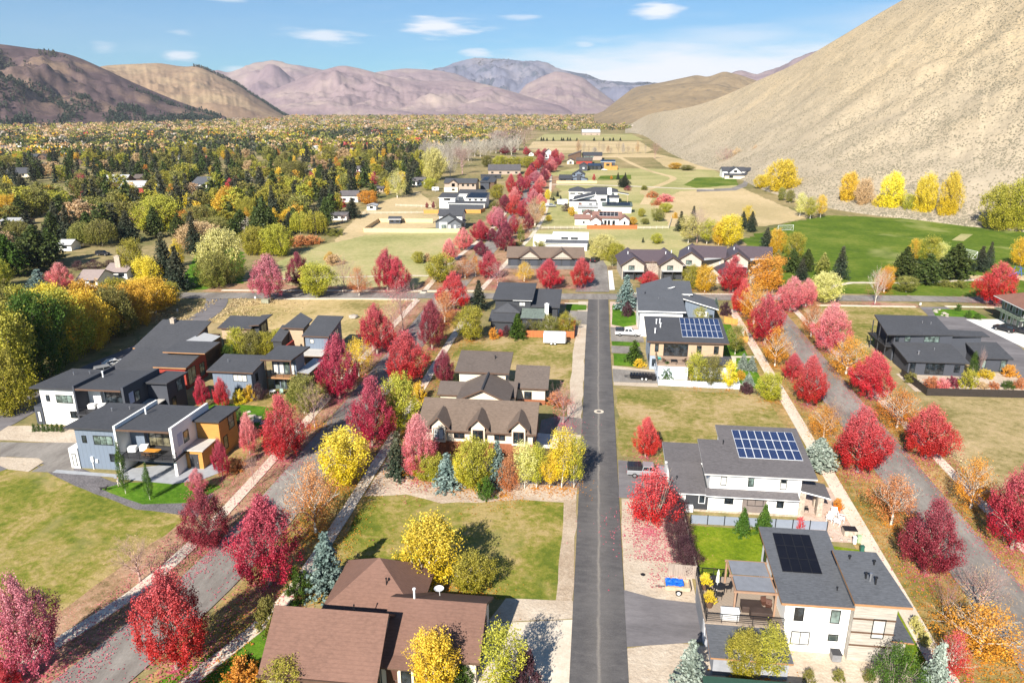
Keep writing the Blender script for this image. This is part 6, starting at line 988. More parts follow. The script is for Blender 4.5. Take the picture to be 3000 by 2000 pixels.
# east street
T('maple', 'scarlet', 'v', 1483, 1051, 960, 62, 'small scarlet maple beside the parked pickup and lane', GE); T('multi', 'scarlet', 'v', 1500, 1200, 1072, 112, 'bright red many-stemmed tree dropping leaves beside the lane', GE)
T('maple', 'crimson', 'v', 1970, 1086, 930, 126, 'large crimson maple on the right of the white solar house', GE); T('thin', 'orange', 'v', 1890, 1006, 930, 66, 'thin orange tree by the pavement left of the large crimson maple', GE); T('bare', 'peach', 'v', 1906, 1004, 915, 60, 'bare leaning tree by the east pavement', GE)
T('maple', 'crimson', 'v', 1855, 932, 818, 78, 'crimson maple, second along the east pavement', GE); T('maple', 'crimson', 'v', 1818, 872, 812, 46, 'small crimson maple along the east pavement', GE)
T('maple', 'crimson', 'v', 2126, 1053, 928, 116, 'crimson maple at the edge of the dry lot, right', GE); T('thin', 'orange', 'v', 2059, 983, 890, 92, 'orange thin tree in front of the charcoal house fence', GE)
T('maple', 'scarlet', 'v', 1996, 915, 806, 100, 'scarlet maple in front of the charcoal house', GE); T('thin', 'orange', 'v', 1943, 860, 772, 84, 'orange half-bare tree left of the charcoal house', GE); T('maple', 'pink', 'v', 1903, 808, 694, 86, 'pink-red maple beside the upper east street', GE); T('thin', 'russet', 'v', 1862, 775, 690, 50, 'russet thin tree by the upper east street', GE)
T('maple', 'crimson', 'v', 1757, 790, 672, 82, 'crimson maple on the left verge of the upper east street', GE); T('thin', 'orange', 'v', 1779, 842, 748, 62, 'orange sparse tree below the upper crimson maple', GE); T('maple', 'crimson', 'v', 1682, 672, 588, 68, 'crimson maple in front of the right townhouses', GC); T('maple', 'scarlet', 'v', 1702, 722, 640, 50, 'red maple at the upper east crossing', GE); T('thin', 'orange', 'v', 1730, 745, 648, 74, 'orange tree beside the crossing', GE)
T('oval', 'orange', 'v', 1760, 671, 586, 66, 'orange round tree right of the townhouses', GC, BARKW); T('maple', 'pink', 'v', 1813, 715, 634, 66, 'pink maple right of the crossing', GE); T('maple', 'pink', 'v', 1850, 705, 640, 50, 'second pink maple right of the crossing', GE); T('oval', 'paleyellow', 'v', 1893, 695, 626, 62, 'pale yellow tree at the park path', GC)
T('bare', 'pink', 'v', 2009, 699, 612, 40, 'white-stemmed bare tree beside the cross street, right', GC, BARKW); T('thin', 'orange', 'v', 2030, 672, 610, 36, 'small orange tree behind the white-stemmed bare tree', GC); T('maple', 'scarlet', 'v', 2282, 700, 600, 90, 'red maple with two tops at the right end of the cross street', GC); T('oval', 'gold', 'v', 2343, 612, 545, 40, 'gold tree at the right edge of the park', GC)
T('maple', 'crimson', 'v', 2322, 1262, 1062, 128, 'tall crimson maple at the right edge', GE); T('thin', 'orange', 'v', 2228, 1168, 1045, 86, 'yellow and orange thin tree left of the right-edge maple', GE, BARKW); T('thin', 'russet', 'v', 2046, 1206, 1086, 100, 'russet thin tree on the verge by the east pavement', GE, BARKW)
T('maple', 'darkred', 'v', 2123, 1317, 1140, 128, 'dark red maple above the bare tree on the right', GE); T('bare', 'peach', 'v', 2252, 1408, 1290, 110, 'bare tree by the east street, lower right', GE); T('thin', 'orange', 'v', 2249, 1502, 1385, 160, 'orange half-bare tree with a white trunk, lower right', GE, BARKW); T('thin', 'scarlet', 'v', 2180, 1560, 1440, 70, 'thin red tree over the pavement at the bottom right', GE)
T('bare', 'orange', 'v', 2170, 1420, 1330, 60, 'small bare tree between the pavement and the east street', GE)
plant('maple', -37.5, 35.5, 12, 4.4, 'crimson', 'red maple just below the bottom edge whose shadow lies over the street', GS); plant('maple', -31, 33.5, 12, 4.4, 'crimson', 'red maple below the bottom edge beside the ranch house lawn', GS); plant('maple', 45.6, 47, 11, 4.2, 'crimson', 'red maple below the bottom right corner shading the east street', GE)
# garden trees
T('oval', 'yellow', 'v', 986, 1351, 1190, 124, 'large yellow tree on the front lot behind the ranch house'); T('oval', 'lime', 'v', 1085, 1358, 1272, 92, 'smaller fading yellow-green tree right of the large yellow one'); T('youngspruce', 'blue', 'v', 755, 1362, 1222, 88, 'large blue spruce left of the ranch house roof')
T('shrub', 'green', 'v', 686, 1368, 1305, 62, 'round green bush left of the large blue spruce'); T('oval', 'gold', 'v', 1000, 1600, 1455, 100, 'gold tree before the ranch house front door'); T('aspen', 'lime', 'v', 1150, 1610, 1440, 90, 'feathery yellow-green tree at the driveway edge, bottom'); T('shrub', 'purple', 'v', 1205, 1590, 1490, 70, 'purple bush at the driveway edge, bottom'); T('aspen', 'lime', 'v', 655, 1610, 1516, 80, 'yellow-green tree at the lower left of the ranch house'); T('shrub', 'orange', 'v', 560, 1590, 1515, 90, 'tangled orange bush at the bottom edge'); T('shrub', 'olive', 'v', 620, 1450, 1370, 60, 'straggly olive bush at the ranch house corner'); T('shrub', 'green', 'v', 1060, 1580, 1530, 60, 'low green bush by the ranch house window'); T('shrub', 'crimson', 'v', 1010, 1585, 1545, 50, 'small crimson bush under the gold tree'); T('shrub', 'green', 'v', 575, 1560, 1500, 60, 'dark green bush on the side lawn')
for x, ty, w, k, lf, lb in ((1028, 1045, 52, 'youngspruce', 'blue', 'blue spruce left of the big bush, before the dormer house'), (1142, 1018, 44, 'youngspruce', 'blue', 'blue spruce right of the big bush, before the dormer house'), (1056, 1050, 26, 'aspen', 'yellow', 'slim yellow tree between blue spruce and big bush'), (1090, 1012, 72, 'oval', 'lime', 'big green and yellow bush before the dormer house'), (1170, 1045, 46, 'multi', 'russet', 'brown bush at the rust wall'), (1205, 1020, 46, 'aspen', 'paleyellow', 'pale bare aspen before the dormer house'), (1232, 1025, 50, 'aspen', 'lime', 'green aspen before the dormer house'), (1262, 1045, 40, 'aspen', 'gold', 'short gold aspen by the lane'), (1290, 990, 60, 'aspen', 'yellow', 'tall yellow aspen nearest the lane'), (1318, 1005, 44, 'aspen', 'lime', 'green-yellow aspen at the lane edge')):
    T(k, lf, 'v', x, 1122 if x < 1100 or x > 1150 else 1116, ty - 4, w * (1.2 if x < 1180 else 1.0), lb)
T('shrub', 'green', 'v', 1116, 1144, 1098, 44, 'round bright green bush in the gravel bed'); T('maple', 'pink', 'v', 962, 1100, 955, 88, 'pink tree left of the dormer house'); T('oval', 'orange', 'v', 950, 1090, 1040, 60, 'low orange tree below the pink one'); T('oval', 'lime', 'v', 985, 1105, 1040, 62, 'yellow-green tree below the pink one'); T('youngspruce', 'spruce', 'v', 915, 1098, 992, 56, 'dark green spruce left of the pink tree'); T('shrub', 'gold', 'v', 962, 920, 878, 36, 'small yellow bush beside the brown house')
T('bare', 'pink', 'v', 1293, 975, 880, 62, 'bare pinkish shrub tree between the brown houses and the lane'); T('shrub', 'russet', 'v', 1280, 930, 900, 50, 'russet bush by the brown house door'); T('oval', 'lime', 'v', 1082, 782, 704, 58, 'yellow-green tree left of the dark stacked house'); T('youngspruce', 'spruce', 'v', 1100, 712, 645, 40, 'dark spruce left of the dark stacked house'); T('youngspruce', 'green', 'v', 1188, 778, 722, 40, 'green tree at the white trailer fence'); T('shrub', 'orange', 'v', 1133, 778, 752, 22, 'small orange sapling on the fence lawn'); T('shrub', 'crimson', 'v', 1150, 772, 756, 16, 'small red bush on the fence lawn'); T('shrub', 'purple', 'v', 1163, 772, 748, 18, 'small purple bush on the fence lawn'); T('multi', 'olive', 'v', 1262, 762, 722, 60, 'brown-green bush inside the red fence'); T('multi', 'lime', 'v', 1300, 758, 715, 50, 'yellow-green bush at the fence corner'); T('multi', 'olive', 'v', 1220, 755, 728, 50, 'olive bush on the dark house patio')
T('youngspruce', 'blue', 'v', 1437, 712, 634, 50, 'large blue spruce at the head of the lane'); T('shrub', 'purple', 'v', 1440, 726, 694, 26, 'dark purple bush in front of the large lane spruce'); T('youngspruce', 'green', 'v', 1456, 832, 782, 40, 'green spruce left of the balcony house'); T('shrub', 'gold', 'v', 1468, 842, 824, 26, 'low gold bush by the balcony house'); T('aspen', 'lime', 'v', 1482, 770, 732, 24, 'slim tree at the pickup driveway')
T('aspen', 'lime', 'v', 1598, 888, 810, 44, 'green-yellow aspen left of its neighbour by the pale fence'); T('aspen', 'olive', 'v', 1632, 892, 816, 42, 'darker aspen in the middle of the pale fence'); T('aspen', 'yellow', 'v', 1672, 896, 828, 34, 'yellow aspen at the right end of the pale fence'); T('youngspruce', 'green', 'v', 1530, 868, 830, 34, 'small green spruce inside the pale fence'); T('youngspruce', 'silver', 'v', 1706, 848, 812, 26, 'silver spruce, left of two in the balcony house garden'); T('youngspruce', 'silver', 'v', 1725, 852, 818, 26, 'silver spruce, right of two in the balcony house garden'); T('youngspruce', 'silver', 'v', 1718, 886, 856, 26, 'silver spruce beside the dark garden bush'); T('shrub', 'purple', 'v', 1714, 902, 878, 32, 'dark purple bush at the garden corner'); T('oval', 'lime', 'v', 1768, 920, 856, 50, 'yellow-green tree beside the east pavement'); T('aspen', 'olive', 'v', 1688, 815, 745, 40, 'green tree behind the balcony house'); T('shrub', 'gold', 'v', 1700, 872, 850, 22, 'small yellow bush by the silver spruces'); T('shrub', 'purple', 'v', 1665, 725, 692, 24, 'dark purple bush beside the slate-roofed house'); T('youngspruce', 'blue', 'v', 1643, 708, 684, 16, 'tiny blue spruce by the slate-roofed house'); T('aspen', 'lime', 'v', 1608, 755, 705, 30, 'thin tree between the two solar neighbours')
T('pine', 'silver', 'v', 1878, 1078, 1005, 66, 'pale green pine at the right of the white solar house'); T('youngspruce', 'green', 'v', 1704, 1230, 1166, 38, 'small green spruce, left of two on the back lawn'); T('youngspruce', 'green', 'v', 1752, 1226, 1158, 40, 'small green spruce, right of two on the back lawn'); T('shrub', 'scarlet', 'v', 1837, 1214, 1186, 22, 'small red bush behind the black solar roof')
for i, (x, y) in enumerate(((1548, 1190), (1552, 1222), (1558, 1255), (1566, 1288), (1580, 1312))): T('multi', 'purple', 'v', x, y, y - 62, 62, ('dark purple hedge shrub nearest the red tree', 'second purple hedge shrub from the red tree', 'middle shrub of the purple hedge', 'fourth shrub of the purple hedge', 'purple hedge shrub nearest the board fence')[i], 'purple hedge along the gravel yard', BARKD)
T('youngspruce', 'silver', 'v', 1582, 1595, 1470, 84, 'silvery blue spruce at the bottom edge'); T('oval', 'lime', 'v', 1705, 1560, 1450, 70, 'yellow-green twin tree, left, over the garage roof'); T('aspen', 'lime', 'v', 1765, 1560, 1440, 66, 'yellow-green twin tree, right, over the garage roof'); T('multi', 'green', 'v', 2055, 1600, 1470, 110, 'dark green tree at the bottom edge beside the board tower'); T('youngspruce', 'silver', 'v', 2140, 1600, 1470, 70, 'silver-green spruce at the bottom edge')
for x, lb in ((1857, 'left'), (1925, 'middle'), (1995, 'right')): T('shrub', 'olive', 'v', x, 1562, 1536, 28, lb + ' one of three small bushes on the gravel at the bottom edge')
for i, (x, y) in enumerate(((2100, 1440), (2112, 1462), (2125, 1482), (2160, 1540))): T('shrub', 'paleyellow', 'v', x, y, y - 28, 26, 'pale ornamental grass clump beside the board tower', 'ornamental grasses by the tower')
# left gardens
T('column', 'green', 'v', 289, 1134, 1008, 20, 'slim green tree on the lawn of the blue modern house, left'); T('column', 'green', 'v', 345, 1148, 1062, 18, 'shorter slim green tree on the lawn of the blue modern house, right')
T('maple', 'scarlet', 'e', 1435, 830, 605, 110, 'small red maple, left of two before the blue cottage'); T('maple', 'scarlet', 'e', 1575, 835, 615, 120, 'small red maple, right of two before the blue cottage'); T('shrub', 'yellow', 'e', 1690, 800, 700, 90, 'yellow bush right of the small red maples'); T('shrub', 'gold', 'e', 1770, 780, 665, 80, 'gold bush under the blue cottage'); T('multi', 'purple', 'f', 340, 1010, 850, 130, 'purple bush under the balcony cottage'); T('maple', 'pink', 'v', 575, 1045, 948, 46, 'narrow pink tree left of the lawn maple'); T('maple', 'crimson', 'v', 512, 1098, 1005, 40, 'small crimson tree at the entrance of the blue modern house'); T('maple', 'pink', 'v', 455, 1130, 1075, 44, 'small pink tree above the dark red maple'); T('multi', 'purple', 'v', 545, 985, 930, 36, 'dark plum bush beside the cedar annex'); T('oval', 'olive', 'v', 700, 950, 862, 60, 'olive tree below the balcony cottage'); T('shrub', 'green', 'v', 680, 925, 880, 36, 'green bush below the balcony cottage')
T('bare', 'peach', 'v', 585, 1120, 1040, 40, 'small bare tree beside the west pavement'); T('shrub', 'russet', 'v', 540, 1080, 1052, 50, 'russet low bush by the west pavement'); T('shrub', 'olive', 'v', 750, 905, 872, 50, 'low olive bush by the garden wall')
for x, y, ty, w, lf, lb in ((705, 1, 0, 0, '', ''), (548, 822, 752, 40, 'lime', 'yellow-green tree behind the balcony cottage, left'), (580, 822, 760, 44, 'olive', 'reddish-green tree behind the balcony cottage'), (612, 818, 762, 44, 'lime', 'bushy tree behind the balcony cottage, middle'), (645, 812, 755, 40, 'lime', 'yellow-green tree behind the balcony cottage, right'), (530, 825, 790, 40, 'green', 'dark green bush below the cedar cottage')):
    if lb: T('oval', lf, 'v', x, y, ty, w, lb)
for i in range(7): T('shrub', 'green', 'e', 245 + i * 33, 1000 - (i % 2) * 2, 938, 30, 'clipped dark green bush in the row before the white modern house', 'row of clipped bushes')
# park and middle right
for k, lf, r_, x, y, ty, w, lb in (
 ('oval', 'yellow', 'l', 890, 1010, 722, 210, 'big yellow tree behind the townhouses'), ('oval', 'gold', 'l', 800, 1000, 785, 110, 'gold tree left of the big yellow tree'), ('aspen', 'paleyellow', 'l', 520, 985, 720, 170, 'pale aspen clump behind the townhouses, left'), ('bare', 'bone', 'l', 600, 980, 640, 180, 'tall bare aspen behind the townhouses'), ('aspen', 'lime', 'l', 690, 990, 750, 150, 'yellow-green aspen behind the townhouses'), ('spruce', 'spruce', 'l', 450, 870, 690, 110, 'dark spruce left of the aspen clump'), ('spruce', 'spruce', 'l', 560, 860, 640, 90, 'tall dark spruce behind the aspen clump'),
 ('aspen', 'yellow', 'l', 1055, 830, 632, 90, 'yellow tree among park spruces'), ('pine', 'spruce', 'l', 1018, 850, 690, 70, 'dark spruce left of the park yellow tree'), ('pine', 'spruce', 'l', 1098, 880, 690, 80, 'dark spruce with bare foot in the park'), ('pine', 'spruce', 'l', 1235, 1030, 835, 90, 'dark spruce by the goal'), ('oval', 'gold', 'l', 1330, 1090, 845, 130, 'gold tree in front of the goal'), ('oval', 'lime', 'l', 1490, 1150, 880, 160, 'yellow-green tree right of the gold one'), ('pine', 'pine', 'l', 1470, 1250, 1030, 140, 'dark pine by the park path, left'), ('pine', 'pine', 'l', 1605, 1240, 1035, 120, 'dark pine by the park path, middle'), ('spruce', 'spruce', 'l', 1555, 1330, 1120, 130, 'dark spruce behind the pink maples'), ('pine', 'olive', 'l', 1750, 1280, 1065, 110, 'olive pine in the park'), ('spruce', 'spruce', 'l', 1910, 1310, 1010, 150, 'tall dark spruce by the park path'), ('pine', 'olive', 'l', 1340, 1190, 1040, 90, 'olive tree under the gold park tree'),
 ('pine', 'pine', 'm', 985, 1200, 925, 185, 'big dark pine on the park edge, left'), ('pine', 'pine', 'm', 1180, 1240, 980, 175, 'big dark pine on the park edge, middle'), ('pine', 'pine', 'm', 1405, 1195, 890, 230, 'broad dark pine on the park edge, right'), ('aspen', 'lime', 'm', 1190, 1090, 830, 170, 'tall thin yellow-green tree behind the park pines'), ('aspen', 'gold', 'm', 1070, 1060, 850, 80, 'thin gold tree behind the park pines'), ('aspen', 'paleyellow', 'm', 1290, 1080, 880, 100, 'pale thin tree behind the park pines'), ('spruce', 'spruce', 'm', 1620, 1125, 915, 130, 'blue-green spruce on the turf, front of two'), ('spruce', 'spruce', 'm', 1692, 1095, 880, 90, 'blue-green spruce on the turf, behind its twin'), ('oval', 'olive', 'm', 1010, 1300, 1165, 160, 'low olive-yellow tree at the road verge'), ('oval', 'gold', 'm', 840, 1275, 1080, 110, 'gold and green tree behind the white-stemmed bare tree'), ('shrub', 'olive', 'm', 1330, 1250, 1195, 130, 'low hedge bush at the park edge, left'), ('shrub', 'olive', 'm', 1450, 1260, 1200, 130, 'low hedge bush at the park edge, right'),
 ('cottonwood', 'gold', 'm', 520, 585, 302, 150, 'gold cottonwood at the foot of the hill, first from left'), ('cottonwood', 'peach', 'm', 645, 610, 345, 130, 'peach fading cottonwood at the foot of the hill'), ('cottonwood', 'yellow', 'm', 880, 640, 300, 170, 'yellow cottonwood in the middle of the hill foot'), ('oval', 'yellow', 'm', 790, 630, 480, 110, 'low yellow tree at the foot of the hill'), ('cottonwood', 'yellow', 'm', 1150, 675, 305, 155, 'yellow cottonwood left of the leaning white trunk'), ('cottonwood', 'yellow', 'm', 1350, 700, 300, 150, 'yellow cottonwood right of the leaning white trunk'), ('oval', 'lime', 'm', 1030, 660, 480, 110, 'yellow-green tree between the cottonwoods'), ('cottonwood', 'lime', 'm', 1760, 780, 400, 240, 'large yellow-green cottonwood at the right end'), ('cottonwood', 'lime', 'm', 1930, 785, 350, 260, 'larger yellow-green cottonwood at the right edge'), ('aspen', 'lime', 'm', 208, 690, 500, 100, 'green-yellow aspen on the turf edge'), ('aspen', 'gold', 'm', 293, 680, 488, 80, 'gold aspen on the turf edge'), ('aspen', 'paleyellow', 'm', 122, 670, 470, 80, 'pale aspen on the turf edge'),
 ('cottonwood', 'yellow', 'l', 1385, 520, 215, 250, 'great yellow cottonwood beside the hillside farmhouse'), ('oval', 'yellow', 'l', 1200, 480, 350, 140, 'low yellow tree left of the great cottonwood'), ('oval', 'olive', 'l', 1375, 590, 470, 70, 'green bush below the great cottonwood, left'), ('oval', 'olive', 'l', 1455, 610, 490, 70, 'green bush below the great cottonwood, right'), ('bare', 'peach', 'l', 870, 280, 95, 200, 'wide bare peach tree behind the hillside farmhouse, left'), ('thin', 'peach', 'l', 960, 280, 100, 130, 'bare peach tree behind the hillside farmhouse'), ('thin', 'gold', 'l', 1220, 300, 95, 160, 'golden thin tree behind the hillside farmhouse'), ('thin', 'peach', 'l', 1120, 300, 80, 110, 'bare brown tree beside the golden thin tree'), ('bare', 'peach', 'l', 215, 205, 50, 120, 'bare peach tree standing in the straw field'), ('oval', 'gold', 'l', 400, 300, 240, 110, 'low gold bush in the dry field, left'), ('oval', 'olive', 'l', 510, 312, 262, 120, 'low olive bush in the dry field, right'), ('shrub', 'russet', 'l', 190, 560, 500, 110, 'brown bush on the field ditch'), ('shrub', 'pink', 'l', 310, 600, 525, 150, 'pinkish brush on the field ditch'), ('shrub', 'russet', 'l', 235, 630, 580, 100, 'reddish brush below the ditch'), ('oval', 'lime', 'l', 310, 700, 610, 110, 'olive-yellow bush at the end of the ditch'), ('oval', 'olive', 'l', 240, 780, 660, 110, 'green tree beside the villa garden'), ('shrub', 'olive', 'l', 118, 492, 450, 56, 'round green bush beside the farm lane'),
 ('oval', 'lime', 'l', 230, 985, 890, 100, 'small bright yellow tree before the lot'), ('youngspruce', 'spruce', 'l', 105, 975, 925, 24, 'tiny dark spruce in the field'), ('shrub', 'gold', 'l', 400, 750, 695, 50, 'orange-green bush at the field corner'),
 ('cottonwood', 'paleyellow', 'j', 960, 285, 100, 170, 'pale yellow-green tree clump behind the garage block'), ('cottonwood', 'lime', 'j', 1050, 300, 165, 150, 'yellow-green tree clump right of the garage block'), ('aspen', 'paleyellow', 'j', 890, 260, 120, 80, 'pale aspen behind the garage block'), ('oval', 'lime', 'j', 480, 190, 140, 90, 'green bush on the white flat-roofed house'), ('oval', 'olive', 'j', 300, 190, 150, 80, 'low green bush left of the white flat-roofed house'), ('aspen', 'olive', 'j', 1030, 340, 250, 50, 'thin olive tree at the garage parking')):
    T(k, lf, r_, x, y, ty, w, lb)
for i, (x, y, ty, w, lf, nm) in enumerate(((860, 880, 790, 130, 'russet', 'salmon bush'), (940, 890, 800, 110, 'pink', 'pinkish bush'), (1010, 870, 790, 90, 'darkred', 'dark red bush'), (1130, 870, 730, 130, 'lime', 'tall yellow-green bush'), (1270, 800, 735, 120, 'yellow', 'bright yellow bush'), (1450, 790, 700, 110, 'orange', 'orange bush'), (1240, 880, 830, 90, 'peach', 'dry peach bush'), (1330, 880, 830, 80, 'russet', 'rusty bush'), (1440, 880, 820, 90, 'green', 'green bush'), (1530, 880, 800, 90, 'russet', 'red-brown bush'), (700, 840, 760, 100, 'olive', 'olive bush'))):
    T('shrub', lf, 'i', x, y, ty, w, nm + ' in the fenced garden of the charcoal house')
T('column', 'green', 'i', 1165, 790, 590, 60, 'slim green tree between the two wings of the charcoal house'); T('bare', 'bone', 'i', 1225, 780, 560, 50, 'slim white-stemmed bare tree before the charcoal house'); T('shrub', 'green', 'i', 1062, 290, 235, 50, 'small round bush at the corner of the sage house lawn'); T('shrub', 'green', 'i', 1140, 345, 285, 50, 'left dark bush on the sage house lawn'); T('shrub', 'green', 'i', 1210, 355, 305, 50, 'right dark bush on the sage house lawn')
# middle left: notable trees
for k, lf, r_, x, y, ty, w, lb in (
 ('cottonwood', 'lime', 'o', 430, 1270, 1040, 230, 'broad yellow willow, left half of the pair by the field'), ('cottonwood', 'lime', 'o', 610, 1280, 1020, 240, 'broad yellow willow, right half of the pair by the field'), ('willow', 'lime', 'o', 930, 1110, 900, 200, 'yellow-green willow beside the pale roof'), ('willow', 'lime', 'o', 800, 1100, 900, 150, 'smaller yellow-green willow left of its neighbour'), ('oval', 'gold', 'o', 720, 1020, 890, 130, 'orange-gold tree left of the willows'), ('willow', 'gold', 'o', 205, 925, 695, 180, 'golden weeping willow among dark spruces'), ('maple', 'crimson', 'o', 222, 760, 635, 100, 'crimson tree behind the golden willow'), ('oval', 'gold', 'o', 895, 790, 662, 110, 'bright gold tree left of the dark central spruce'), ('spruce', 'spruce', 'o', 1010, 900, 700, 150, 'dark spruce in front of the white barn house'), ('spruce', 'spruce', 'o', 1235, 965, 800, 150, 'dark spruce right of the pale roof'), ('oval', 'orange', 'o', 1370, 850, 735, 150, 'orange tree right of the white barn house'), ('thin', 'paleyellow', 'o', 1610, 800, 560, 150, 'pale bare cottonwood at the wood edge'), ('spruce', 'spruce', 'o', 1695, 770, 600, 80, 'dark spruce by the white low house'), ('maple', 'crimson', 'o', 890, 690, 580, 85, 'crimson tree in the middle of the woods'), ('cottonwood', 'olive', 'o', 750, 650, 490, 190, 'round olive-green tree in the woods'), ('bare', 'bone', 'o', 1150, 1010, 930, 130, 'grey bare shrub right of the pale roof'), ('shrub', 'russet', 'o', 790, 1200, 1110, 180, 'russet brush along the field edge, left'), ('shrub', 'russet', 'o', 900, 1180, 1110, 160, 'russet brush along the field edge, middle'), ('shrub', 'olive', 'o', 1080, 1110, 1050, 160, 'brown-green brush along the field edge, right'), ('multi', 'purple', 'o', 255, 1040, 925, 100, 'dark purple tree left of the tall spruce'), ('spruce', 'spruce', 'o', 580, 1000, 700, 130, 'tall brown-tipped spruce in the woods'), ('cottonwood', 'lime', 'o', 370, 1010, 800, 150, 'yellow-green tree left of the tall spruce'), ('spruce', 'spruce', 'o', 770, 850, 650, 170, 'big dark spruce group tree'), ('oval', 'lime', 'o', 1785, 1345, 1245, 90, 'lone green tree in the field'), ('multi', 'gold', 'o', 1050, 1335, 1245, 100, 'gold bush beside the field path'), ('shrub', 'peach', 'o', 1080, 1350, 1270, 160, 'brown brush beside the field path'), ('shrub', 'peach', 'o', 1860, 1330, 1260, 70, 'dry pinkish bush in the field'),
 ('cottonwood', 'paleyellow', 'k', 240, 430, 115, 200, 'tall pale yellow cottonwood behind the tan house'), ('thin', 'bone', 'k', 400, 400, 120, 110, 'bare white tree behind the tan house'), ('bare', 'bone', 'k', 520, 370, 90, 190, 'wide bare tree behind the grey-roofed house'), ('oval', 'lime', 'k', 200, 530, 410, 130, 'yellow-green bush left of the tan house'), ('oval', 'olive', 'k', 760, 300, 190, 110, 'olive hedge tree behind the grey-roofed house, left'), ('oval', 'lime', 'k', 900, 300, 190, 150, 'yellow-green hedge tree behind the grey-roofed house'), ('oval', 'lime', 'k', 1040, 300, 200, 150, 'yellow-green hedge tree, middle'), ('oval', 'lime', 'k', 1170, 310, 200, 150, 'yellow-green hedge tree, right'), ('oval', 'lime', 'k', 860, 620, 470, 120, 'yellow-green tree right of the white solar farmhouse'), ('multi', 'purple', 'k', 930, 690, 580, 110, 'dark bush right of the white solar farmhouse'), ('multi', 'olive', 'k', 830, 710, 630, 90, 'olive bush right of the white solar farmhouse'), ('maple', 'darkred', 'k', 172, 710, 645, 34, 'narrow dark red tree in the fenced garden, left'), ('maple', 'darkred', 'k', 235, 715, 638, 38, 'narrow dark red tree in the fenced garden, right'), ('multi', 'purple', 'k', 355, 690, 600, 50, 'plum tree against the white wall'), ('aspen', 'bone', 'k', 880, 90, -60, 200, 'bare white cottonwood at the head of the avenue, left'), ('bare', 'bone', 'v', 1165, 345, 285, 70, 'great bare white tree beyond the avenue'), ('bare', 'bone', 'v', 1205, 345, 284, 60, 'second great bare white tree beyond the avenue'), ('bare', 'bone', 'v', 1140, 350, 300, 50, 'smaller bare white tree beyond the avenue'), ('bare', 'bone', 'v', 1060, 385, 335, 60, 'bare white tree left of the avenue'), ('thin', 'paleyellow', 'v', 1000, 400, 340, 50, 'pale cottonwood left of the avenue'),
 ('cottonwood', 'olive', 'n', 1790, 1540, 1250, 250, 'pale-stemmed cottonwood on the green lawn'), ('cottonwood', 'paleyellow', 'n', 1860, 1500, 1060, 330, 'tall pale-leaved cottonwood on the green lawn'), ('cottonwood', 'lime', 'n', 1350, 1070, 780, 330, 'large pale green cottonwood in the woods'), ('oval', 'orange', 'n', 1620, 1080, 895, 230, 'broad orange tree in the woods'), ('spruce', 'spruce', 'n', 1400, 1540, 1090, 220, 'tall dark spruce left of the green lawn'), ('spruce', 'spruce', 'n', 1500, 1570, 1200, 200, 'dark spruce at the lawn corner'), ('spruce', 'spruce', 'n', 1080, 1170, 905, 190, 'dark spruce right of the weeping willow'), ('willow', 'olive', 'n', 700, 1200, 990, 200, 'green weeping willow over the white garage'), ('willow', 'olive', 'n', 860, 1200, 970, 240, 'big green weeping willow in the woods'), ('pine', 'pine', 'n', 330, 1400, 1030, 260, 'broad dark pine at the left edge, upper'), ('pine', 'pine', 'n', 440, 1340, 1050, 180, 'broad dark pine behind the pink tree'), ('pine', 'green', 'n', 90, 1460, 1100, 230, 'green tree at the left edge'), ('spruce', 'spruce', 'n', 490, 1130, 830, 170, 'tall dark spruce left of the weeping willow'), ('oval', 'gold', 'n', 90, 960, 765, 170, 'gold-green tree over the long white roof'), ('multi', 'darkred', 'n', 690, 750, 590, 150, 'dark red broad tree beside the metal-roofed barn'), ('maple', 'pink', 'n', 510, 1560, 1340, 230, 'pink-red maple left of the double garage'), ('youngspruce', 'blue', 'n', 335, 1570, 1395, 210, 'blue spruce left of the pink-red maple'), ('multi', 'purple', 'n', 660, 1400, 1320, 120, 'purple tree behind the double garage, left'), ('multi', 'purple', 'n', 790, 1390, 1310, 130, 'purple tree behind the double garage, middle'), ('multi', 'purple', 'n', 920, 1370, 1310, 110, 'purple tree by the stone chimney'), ('multi', 'purple', 'n', 1015, 1340, 1260, 110, 'purple tree beside the drive in the woods'), ('oval', 'lime', 'n', 1130, 1450, 1140, 170, 'tall green-yellow tree right of the stone chimney'), ('oval', 'yellow', 'n', 1250, 1560, 1280, 190, 'bright yellow tree right of the stone chimney'), ('oval', 'russet', 'n', 1370, 1440, 1340, 90, 'small orange tree by the tall dark spruce'), ('oval', 'lime', 'n', 1200, 1590, 1480, 200, 'yellow hedge tree below the stone chimney house'), ('spruce', 'spruce', 'n', 200, 780, 600, 140, 'dark spruce at the far left'), ('spruce', 'spruce', 'n', 700, 980, 810, 130, 'blue-green spruce left of the grey cottonwood'), ('spruce', 'spruce', 'n', 880, 930, 770, 110, 'slim spruce left of the large cottonwood')):
    T(k, lf, r_, x, y, ty, w, lb)
